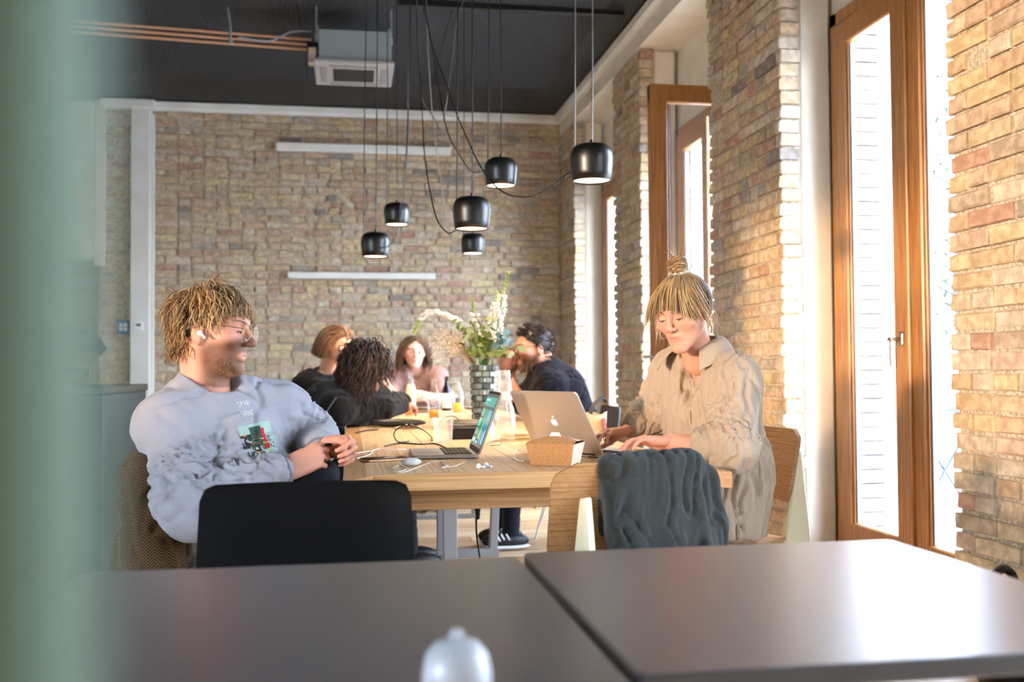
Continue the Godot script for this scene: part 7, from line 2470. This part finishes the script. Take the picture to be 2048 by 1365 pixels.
func far_person(label: String, X: Transform3D, j: Dictionary, arms: Array, skin: Color, cloth: Color, cloth_name: String, o := {}) -> Array:
	# a smaller figure behind: body, top, trousers; returns [person, shirt field, body look]
	var look := SkinLook.new()
	look.base = skin
	look.lip = skin.lerp(lin(0.75, 0.35, 0.35), 0.6)
	look.cheek = skin.lerp(lin(0.85, 0.45, 0.40), 0.4)
	look.stubble = o.get("stubble", lin(0.2, 0.15, 0.12))
	look.beard = o.get("beard", 0.0)
	var lo: Vector3 = j.pelvis
	var hi: Vector3 = j.pelvis
	var pts := [j.waist, j.chest, j.neck, j.sh_l, j.sh_r]
	for a in arms:
		pts.append(a.el)
		pts.append(a.wr)
	for q in pts:
		lo = lo.min(q)
		hi = hi.max(q)
	lo -= Vector3.ONE * 0.24
	hi += Vector3.ONE * 0.24
	var s := Shape.new()
	var f := Field.new(lo, hi, 0.016)
	torso(f, j, -0.015)
	var k := 0
	for a in arms:
		arm(f, [j.sh_l, j.sh_r][k], a.el, a.wr, -0.003)
		k += 1
	f.plane_cut(j.pelvis * Vector3(1, 0, 1) + Vector3(0, 0.480, 0), Vector3.DOWN, 0.4)
	f.clear_table()
	f.into(s, look)
	head_into(s, look, X, j.neck, {"fem": o.get("fem", 1.0), "cell": 0.0055, "nose": 1.0})
	for a in arms:
		if a.has("hand"):
			hand_into(s, look, a.wr, a.hand[0], a.hand[1], a.hand[2], a.get("curl", [[0.4, 0.7, 0.4, 0.05], [0.5, 0.8, 0.4, 0.0], [0.55, 0.8, 0.4, 0.0], [0.6, 0.8, 0.4, -0.05]]), 0.97, 0.0048)
	var p := person(label, s)
	var g := ClothLook.new()
	g.base = cloth
	g.big = o.get("fold", 0.008)
	var c := Field.new(lo, hi, 0.013)
	torso(c, j, 0.016)
	k = 0
	for a in arms:
		var sh: Vector3 = [j.sh_l, j.sh_r][k]
		var cover: float = a.get("sleeve", 1.6)     # 0 to 1 upper arm, 1 to 2 forearm
		c.cap(sh, sh.lerp(a.el, minf(cover, 1.0)), 0.072, 0.062, 0.04)
		if cover > 1.0:
			c.cap(a.el, a.el.lerp(a.wr, cover - 1.0), 0.059, 0.047, 0.03)
		k += 1
	c.ell(j.neck + o.get("neck_hole", Vector3(0, 0.05, 0)), o.get("neck_size", Vector3(0.075, 0.07, 0.075)), Basis.IDENTITY, 0.012, true)
	c.plane_cut(j.pelvis * Vector3(1, 0, 1) + Vector3(0, 0.477, 0), Vector3.DOWN, 0.4)
	c.clear_table()
	var cs := Shape.new()
	c.into(cs, g)
	put(cloth_name, cs.mesh(), cloth_mat("soft_knit", 0.92, 0.05, Vector3(25, 25, 25), 0.25), p)
	# trousers
	var tl := ClothLook.new()
	tl.base = o.get("trousers", lin(0.10, 0.11, 0.14))
	tl.big = 0.005
	var knee: Vector3 = j.pelvis + j.sit * 0.42 + Vector3(0, -0.025, 0)
	var tf := Field.new(j.pelvis.min(knee) - Vector3(0.35, 0.0, 0.35) - Vector3(0, j.pelvis.y - 0.03, 0), j.pelvis.max(knee) + Vector3(0.35, 0.2, 0.35), 0.018)
	tf.cap(j.pelvis, j.pelvis + j.sit * 0.05, 0.135, 0.13, 0.03)
	var sd: Vector3 = Vector3.UP.cross(j.sit)
	for e in [-1.0, 1.0]:
		tf.cap(j.pelvis + sd * e * 0.085, knee + sd * e * 0.09, 0.083, 0.060, 0.04)
		tf.cap(knee + sd * e * 0.09, knee * Vector3(1, 0, 1) + sd * e * 0.09 + Vector3(0, 0.10, 0) + j.sit * 0.02, 0.058, 0.048, 0.03)
	tf.plane_cut(j.pelvis * Vector3(1, 0, 1) + Vector3(0, 0.474, 0), Vector3.DOWN, 0.33)
	var ts := Shape.new()
	tf.into(ts, tl)
	put("trousers", ts.mesh(), cloth_mat("trouser_fabric", 0.85, 0.04), p)
	for e in [-1.0, 1.0]:
		var at: Vector3 = knee * Vector3(1, 0, 1) + sd * e * 0.09 + j.sit * 0.05 + Vector3(0, 0.052, 0)
		var sh := put("shoe", Shape.new().ball(at, Vector3(0.05, 0.05, 0.14), facing(j.sit), 8, 14).mesh(), mat("shoe_black", Color(0.03, 0.03, 0.03), 0.5), p)
		if o.get("stripes", false):
			put("sole", Shape.new().ball(at + Vector3(0, -0.033, 0), Vector3(0.053, 0.017, 0.145), facing(j.sit), 6, 14).mesh(), mat("sole_white", Color(0.85, 0.85, 0.84), 0.6), sh)
			for q in 3:
				put("stripe", Shape.new().box(at + j.sit * (-0.01 + q * 0.028) + sd * e * 0.0 + Vector3(0, 0.022, 0), Vector3(0.094, 0.05, 0.010), facing(j.sit, Vector3(0, 1, 0.0)) * Basis.from_euler(Vector3(0.5, 0, 0)), 0.002).mesh(), mat("sole_white", Color(0.85, 0.85, 0.84), 0.6), sh)
	return [p, c, look]

func far_people() -> void:
	# ---- woman with dark curls, seen from behind, head on her hand
	var X := Transform3D(facing(Vector3(0.80, -0.12, -0.58), Vector3(0.10, 1, 0)), at_t(733, 735, 5.10))
	var j := {"pelvis": Vector3(-0.15, 0.53, -5.20), "waist": at_t(652, 905, 5.15), "chest": at_t(658, 832, 5.15), "neck": at_t(705, 790, 5.15), "sh_l": at_t(668, 802, 5.36), "sh_r": at_t(752, 815, 4.98), "front": Vector3(0.75, 0, -0.65).normalized(), "sit": Vector3(1, 0, 0), "wide": 1.0}
	j.sh_l = at_t(735, 790, 5.42)
	j.sh_r = at_t(672, 820, 4.95)
	var el := Vector3(0.355, 0.80, -5.72)
	var r := far_person("woman with dark curls in a black sweater resting her head on her hand", X, j, [
		{"el": Vector3(0.30, 0.83, -5.85), "wr": at_t(772, 772, 5.55), "sleeve": 0.95, "hand": [Vector3(-0.3, 0.9, 0.2), Vector3(0.7, 0.1, -0.6), Vector3(-0.6, 0.2, 0.6)]},
		{"el": Vector3(0.16, 0.825, -5.25), "wr": at_t(800, 811, 5.70), "sleeve": 2.0, "hand": [Vector3(0.8, 0.0, -0.6), Vector3(0.1, 1.0, 0.1), Vector3(-0.5, 0.2, -0.7)]}],
		lin(0.82, 0.60, 0.48), lin(0.085, 0.085, 0.095), "sweater", {})
	var rg := RandomNumberGenerator.new()
	rg.seed = 61
	var hs := Shape.new()
	hs.tint = lin(0.10, 0.07, 0.06)
	scalp_cap(hs, X, 0.012)
	var down: Vector3 = X.basis.orthonormalized().inverse() * Vector3.DOWN
	for q in scalp_points(620, rg):
		var v := rg.randf()
		hs.tint = lin(0.10, 0.07, 0.06).lerp(lin(0.36, 0.24, 0.18), v * v)
		var n: Vector3 = q[1]
		grow(hs, X, q[0], n * 0.7 + Vector3(rg.randf_range(-0.4, 0.4), -0.1, rg.randf_range(-0.4, 0.4)), rg.randf_range(0.10, 0.17), 16, 0.74, rg.randf_range(0.005, 0.010), rg.randf_range(12.0, 18.0), rg.randf_range(0.003, 0.0050), 0.012 + 0.022 * rg.randf(), rg, down)
	put("hair", hs.mesh(), hair_mat(), r[0])
	put("hood_cord", Shape.new().tube(curve([at_t(672, 795, 4.86), at_t(650, 830, 4.80), at_t(641, 870, 4.78), at_t(650, 905, 4.8)], 5), 0.0055, 6).mesh(), mat("cable_navy", Color(0.05, 0.06, 0.11), 0.6), r[0])

	# ---- woman with a brown bob beside her
	X = Transform3D(facing(Vector3(0.76, -0.20, 0.60), Vector3(0.08, 1, 0)), at_t(678, 690, 6.25))
	j = {"pelvis": Vector3(-0.24, 0.53, -6.48), "waist": at_t(618, 850, 6.35), "chest": at_t(632, 795, 6.35), "neck": at_t(652, 745, 6.32), "sh_l": at_t(668, 762, 6.50), "sh_r": at_t(612, 775, 6.22), "front": Vector3(0.9, 0, 0.3).normalized(), "sit": Vector3(1, 0, 0), "wide": 0.95}
	r = far_person("woman with a straight brown bob and a black open-backed top", X, j, [
		{"el": Vector3(0.06, 0.83, -6.68), "wr": Vector3(0.26, 0.82, -6.56), "sleeve": 1.5, "hand": [Vector3(0.9, 0.0, 0.2), Vector3(0, 1, 0.1), Vector3(0.1, 0.1, 0.9)]},
		{"el": Vector3(0.02, 0.83, -6.22), "wr": Vector3(0.20, 0.82, -6.32), "sleeve": 1.5, "hand": [Vector3(0.9, 0.0, -0.2), Vector3(0, 1, 0.1), Vector3(0.1, 0.1, -0.9)]}],
		lin(0.86, 0.64, 0.52), lin(0.055, 0.05, 0.055), "open_back_top", {"neck_hole": Vector3(-0.01, 0.045, 0.02), "neck_size": Vector3(0.085, 0.085, 0.095)})
	hs = Shape.new()
	hs.tint = lin(0.36, 0.25, 0.16)
	scalp_cap(hs, X, 0.010)
	down = X.basis.orthonormalized().inverse() * Vector3.DOWN
	for q in scalp_points(460, rg):
		var v := rg.randf()
		hs.tint = lin(0.38, 0.26, 0.16).lerp(lin(0.66, 0.47, 0.30), v * v)
		var n: Vector3 = q[1]
		var root: Vector3 = q[0]
		var fringe := root.z > 0.03 and absf(root.x) < 0.05 and root.y > 0.07
		grow(hs, X, root, n + Vector3(root.x * 4.0, 0, 0.5 if fringe else -0.9), 0.062 if fringe else clampf(root.y + 0.115, 0.05, 0.21), 12, 0.72, 0.0015, 3.0, 0.0042, 0.012, rg, down, Vector3(0, 0, 0.0 if fringe else -0.35))
	put("hair", hs.mesh(), hair_mat(), r[0])
	eyes(r[0], X, Color(0.15, 0.12, 0.10), 0.4, 0.4)

	# ---- woman in a pink blouse at the far end, facing the camera
	X = Transform3D(facing(Vector3(0.03, -0.06, 1.0), Vector3(0.02, 1, 0)).scaled(Vector3.ONE * 1.02), at_t(829, 703, 7.45))
	j = {"pelvis": Vector3(0.62, 0.53, -7.72), "waist": at_t(838, 850, 7.55), "chest": at_t(836, 795, 7.55), "neck": at_t(832, 742, 7.52), "sh_l": at_t(872, 757, 7.52), "sh_r": at_t(790, 757, 7.52), "front": Vector3(0, 0, 1), "sit": Vector3(0, 0, 1), "wide": 0.95}
	r = far_person("woman with long brown hair in a dusty pink blouse", X, j, [
		{"el": at_t(884, 800, 7.30), "wr": at_t(858, 792, 7.10), "sleeve": 0.8, "hand": [Vector3(-0.8, 0.1, 0.3), Vector3(0.1, 0.8, 0.5), Vector3(0.1, 0.5, -0.6)]},
		{"el": at_t(776, 800, 7.30), "wr": at_t(826, 797, 7.05), "sleeve": 0.8, "hand": [Vector3(0.8, 0.1, 0.3), Vector3(0.1, 0.8, 0.5), Vector3(0.1, 0.5, -0.6)]}],
		lin(0.90, 0.72, 0.66), lin(0.58, 0.47, 0.45), "blouse", {"neck_hole": Vector3(0, 0.03, 0.05), "neck_size": Vector3(0.065, 0.10, 0.07)})
	hs = Shape.new()
	hs.tint = lin(0.30, 0.22, 0.16)
	scalp_cap(hs, X, 0.006)
	down = X.basis.orthonormalized().inverse() * Vector3.DOWN
	for q in scalp_points(420, rg):
		var v := rg.randf()
		hs.tint = lin(0.30, 0.22, 0.16).lerp(lin(0.55, 0.42, 0.30), v * v)
		var n: Vector3 = q[1]
		var root: Vector3 = q[0]
		grow(hs, X, root, n + Vector3(signf(root.x) * 1.1, -0.2, -0.5), clampf(root.y + 0.20, 0.08, 0.29), 13, 0.70, 0.003, 5.0, 0.0045, 0.009, rg, down, Vector3(0, 0, -0.25))
	brows(hs, X, 0.0020)
	put("hair", hs.mesh(), hair_mat(), r[0])
	eyes(r[0], X, Color(0.16, 0.18, 0.18), 0.0, 0.7)

	# ---- bearded man in navy, hands folded before his mouth
	X = Transform3D(facing(Vector3(-0.97, -0.10, 0.18), Vector3(-0.10, 1, 0)).scaled(Vector3.ONE * 1.08), at_t(1066, 697, 5.62))
	j = {"pelvis": Vector3(1.34, 0.53, -5.72), "waist": at_t(1150, 865, 5.66), "chest": at_t(1118, 792, 5.64), "neck": at_t(1090, 742, 5.64), "sh_l": at_t(1102, 778, 5.46), "sh_r": at_t(1085, 765, 5.84), "front": Vector3(-0.9, -0.2, 0.15).normalized(), "sit": Vector3(-1, 0, 0), "wide": 1.12}
	r = far_person("bearded man in a navy t-shirt with hands folded before his mouth", X, j, [
		{"el": Vector3(0.965, 0.815, -5.50), "wr": at_t(1012, 750, 5.60), "sleeve": 0.85, "hand": [Vector3(-0.05, 1, -0.1), Vector3(-0.5, 0.1, 0.85), Vector3(0.9, 0.1, 0.3)]},
		{"el": Vector3(0.98, 0.815, -5.98), "wr": at_t(1022, 745, 5.74), "sleeve": 0.85, "hand": [Vector3(-0.1, 1, 0.1), Vector3(-0.5, 0.1, -0.85), Vector3(0.9, 0.1, -0.3)]}],
		lin(0.87, 0.62, 0.50), lin(0.085, 0.10, 0.15), "tee_shirt", {"fem": 0.0, "beard": 1.0, "stubble": lin(0.26, 0.16, 0.11), "stripes": true, "neck_hole": Vector3(-0.02, 0.055, 0)})
	hs = Shape.new()
	hs.tint = lin(0.15, 0.11, 0.09)
	scalp_cap(hs, X, 0.006)
	down = X.basis.orthonormalized().inverse() * Vector3.DOWN
	for q in scalp_points(520, rg):
		var v := rg.randf()
		hs.tint = lin(0.15, 0.11, 0.09).lerp(lin(0.34, 0.26, 0.21), v * v)
		var n: Vector3 = q[1]
		var root: Vector3 = q[0]
		var up := smoothstep(0.05, 0.10, root.y)
		grow(hs, X, root, n * (0.3 + up) + Vector3(0, 0.3 * up, -0.5 + 0.9 * up), lerpf(0.016, 0.034, up), 6, 0.93, 0.001, 2.0, 0.0036, 0.008, rg, down)
	for k in 190:
		var a := rg.randf_range(-1.25, 1.25)
		var y := rg.randf_range(-0.112, -0.050)
		hs.tint = lin(0.20, 0.13, 0.09).lerp(lin(0.40, 0.26, 0.18), rg.randf())
		var root := Vector3(sin(a) * 0.056, y, 0.022 + cos(a) * 0.050)
		hs.tube([X * root, X * (root + Vector3(sin(a) * 0.010, -0.014, cos(a) * 0.008))], [0.0036, 0.0014], 4, false)
	brows(hs, X, 0.0026)
	put("hair", hs.mesh(), hair_mat(), r[0])
	eyes(r[0], X, Color(0.14, 0.12, 0.10), 0.1, 0.6)
	var wire := mat("glasses_dark", Color(0.12, 0.09, 0.07), 0.4)
	var gl := Node3D.new()
	gl.name = "glasses"
	r[0].add_child(gl)
	for e in [-1.0, 1.0]:
		var rim := []
		for k in 21:
			var w := TAU * k / 20.0
			rim.append(X * Vector3(e * 0.034 + cos(w) * 0.025, -0.003 + sin(w) * 0.019, 0.107 - 0.035 * absf(e * 0.034 + cos(w) * 0.025)))
		put("rim", Shape.new().tube(rim, 0.0020, 6, false).mesh(), wire, gl)
		put("temple", Shape.new().tube([X * Vector3(e * 0.058, 0.006, 0.103), X * Vector3(e * 0.078, 0.010, 0.06), X * Vector3(e * 0.084, 0.008, -0.01)], 0.0020, 6).mesh(), wire, gl)
	put("bridge", Shape.new().tube([X * Vector3(-0.010, 0.002, 0.107), X * Vector3(0.010, 0.002, 0.107)], 0.0018, 6).mesh(), wire, gl)
	var wa := at_t(1012, 752, 5.60)
	var axis := (Vector3(0.965, 0.815, -5.50) - wa).normalized()
	var wb := facing(Vector3(0.3, 0.1, 0.95), axis)
	var watch := put("wristwatch", Shape.new().lathe([Vector2(0.031, -0.011), Vector2(0.0335, -0.010), Vector2(0.0335, 0.010), Vector2(0.031, 0.011)], wa, 20, wb).mesh(), mat("watch_strap", Color(0.10, 0.08, 0.07), 0.6), r[0])
	put("watch_case", Shape.new().lathe([Vector2(0, -0.004), Vector2(0.019, -0.004), Vector2(0.020, 0.004), Vector2(0.0, 0.005)], wa + wb.z * 0.034, 20, Basis(wb.x, wb.z, -wb.y)).mesh(), mat("watch_steel", Color(0.6, 0.55, 0.45), 0.3, 0.9), watch)

func draped_things() -> void:
	# ---- tweed coat over the back of the man's chair
	var f := Field.new(Vector3(-0.88, 0.22, -3.35), Vector3(-0.38, 0.95, -2.45), 0.009)
	var g := ClothLook.new()
	g.base = lin(0.42, 0.33, 0.23)
	g.big = 0.010
	g.scale = Vector3(9, 3.5, 9)
	var top := Vector3(-0.516, 0.765, -2.88)
	f.cap(top + Vector3(0, 0, -0.21), top + Vector3(0, 0, 0.18), 0.052, 0.052, 0.03)
	for k in 5:
		var z := lerpf(-0.20, 0.17, k / 4.0)
		f.cap(top + Vector3(0, 0, z), top + Vector3(-0.05, -0.46, z * 1.18), 0.055, 0.062, 0.05)
	f.cap(top + Vector3(0.02, -0.02, 0.17), top + Vector3(0.03, -0.42, 0.22), 0.06, 0.07, 0.04)
	f.hollow(0.026)
	f.plane_cut(Vector3(-0.55, 0.335, -2.86), Vector3.DOWN)
	var s := Shape.new()
	f.into(s, g)
	var m := mat("tweed_cloth", Color.WHITE, 0.95, 0.0, {"vertex_color_use_as_albedo": true, "albedo_texture": herringbone(), "uv1_triplanar": true, "uv1_scale": Vector3(8, 8, 8), "rim_enabled": true, "rim": 0.2, "metallic_specular": 0.1})
	var o := put("tweed_coat", s.mesh(), m)
	tag(o, "brown herringbone tweed coat hung over the man's chair back", "coat")
	# ---- dark green cardigan over the near oak chair
	var c := Field.new(Vector3(0.36, 0.42, -2.62), Vector3(0.98, 0.92, -2.02), 0.0080)
	var gl := ClothLook.new()
	gl.base = lin(0.17, 0.19, 0.175)
	gl.big = 0.009
	gl.scale = Vector3(10, 1.6, 10)
	gl.fine = 0.0015
	gl.fine_scale = Vector3(26, 4, 26)
	var xf := Transform3D(Basis(Vector3.UP, PI + 0.38), Vector3(0.553, 0, -2.42))
	# in the chair's own axes: -x runs to the window side, -z to the back; it lies over the top edge and hangs down behind
	var edge := []
	for k in 9:
		var u := k / 8.0
		var x := lerpf(0.085, -0.225, u)
		edge.append(Vector3(x, 0.811 - 0.05 * maxf(0.0, (u - 0.7) / 0.3) ** 2, -0.260 + 0.9 * x * x))
	for k in 8:
		c.cap(xf * edge[k], xf * edge[k + 1], 0.018, 0.018, 0.02)
	for k in 9:
		var u := k / 8.0
		var e: Vector3 = edge[k]
		c.cap(xf * e, xf * (e + Vector3(-0.012, -0.32 - 0.02 * sin(k * 1.9), -0.040 - 0.016 * sin(k * 2.3))), 0.021, 0.027, 0.026)
		c.cap(xf * e, xf * (e + Vector3(0.0, -0.16, 0.050)), 0.015, 0.014, 0.02)
	c.cap(xf * edge[8], xf * (edge[8] + Vector3(-0.030, -0.10, -0.01)), 0.022, 0.020, 0.03)
	c.cap(xf * (edge[8] + Vector3(-0.030, -0.10, -0.01)), xf * (edge[8] + Vector3(-0.02, -0.31, -0.02)), 0.020, 0.026, 0.03)
	var cs := Shape.new()
	c.into(cs, gl)
	var cd := put("green_cardigan", cs.mesh(), cloth_mat("wool_felt", 0.95, 0.08, Vector3(22, 22, 22), 0.5))
	tag(cd, "dark green wool cardigan draped over the near oak chair", "cardigan")

func herringbone() -> ImageTexture:
	# slanted threads that change direction from stripe to stripe
	if texs.has("herringbone"):
		return texs["herringbone"]
	var im := Image.create(128, 128, false, Image.FORMAT_RGB8)
	for y in 128:
		for x in 128:
			var band := (x / 16) % 2
			var k := (y + (x if band == 0 else -x) + 256) % 8
			var v := 0.42 if k < 4 else 1.0
			im.set_pixel(x, y, Color(v, v * 0.97, v * 0.92))
	texs["herringbone"] = ImageTexture.create_from_image(im)
	return texs["herringbone"]
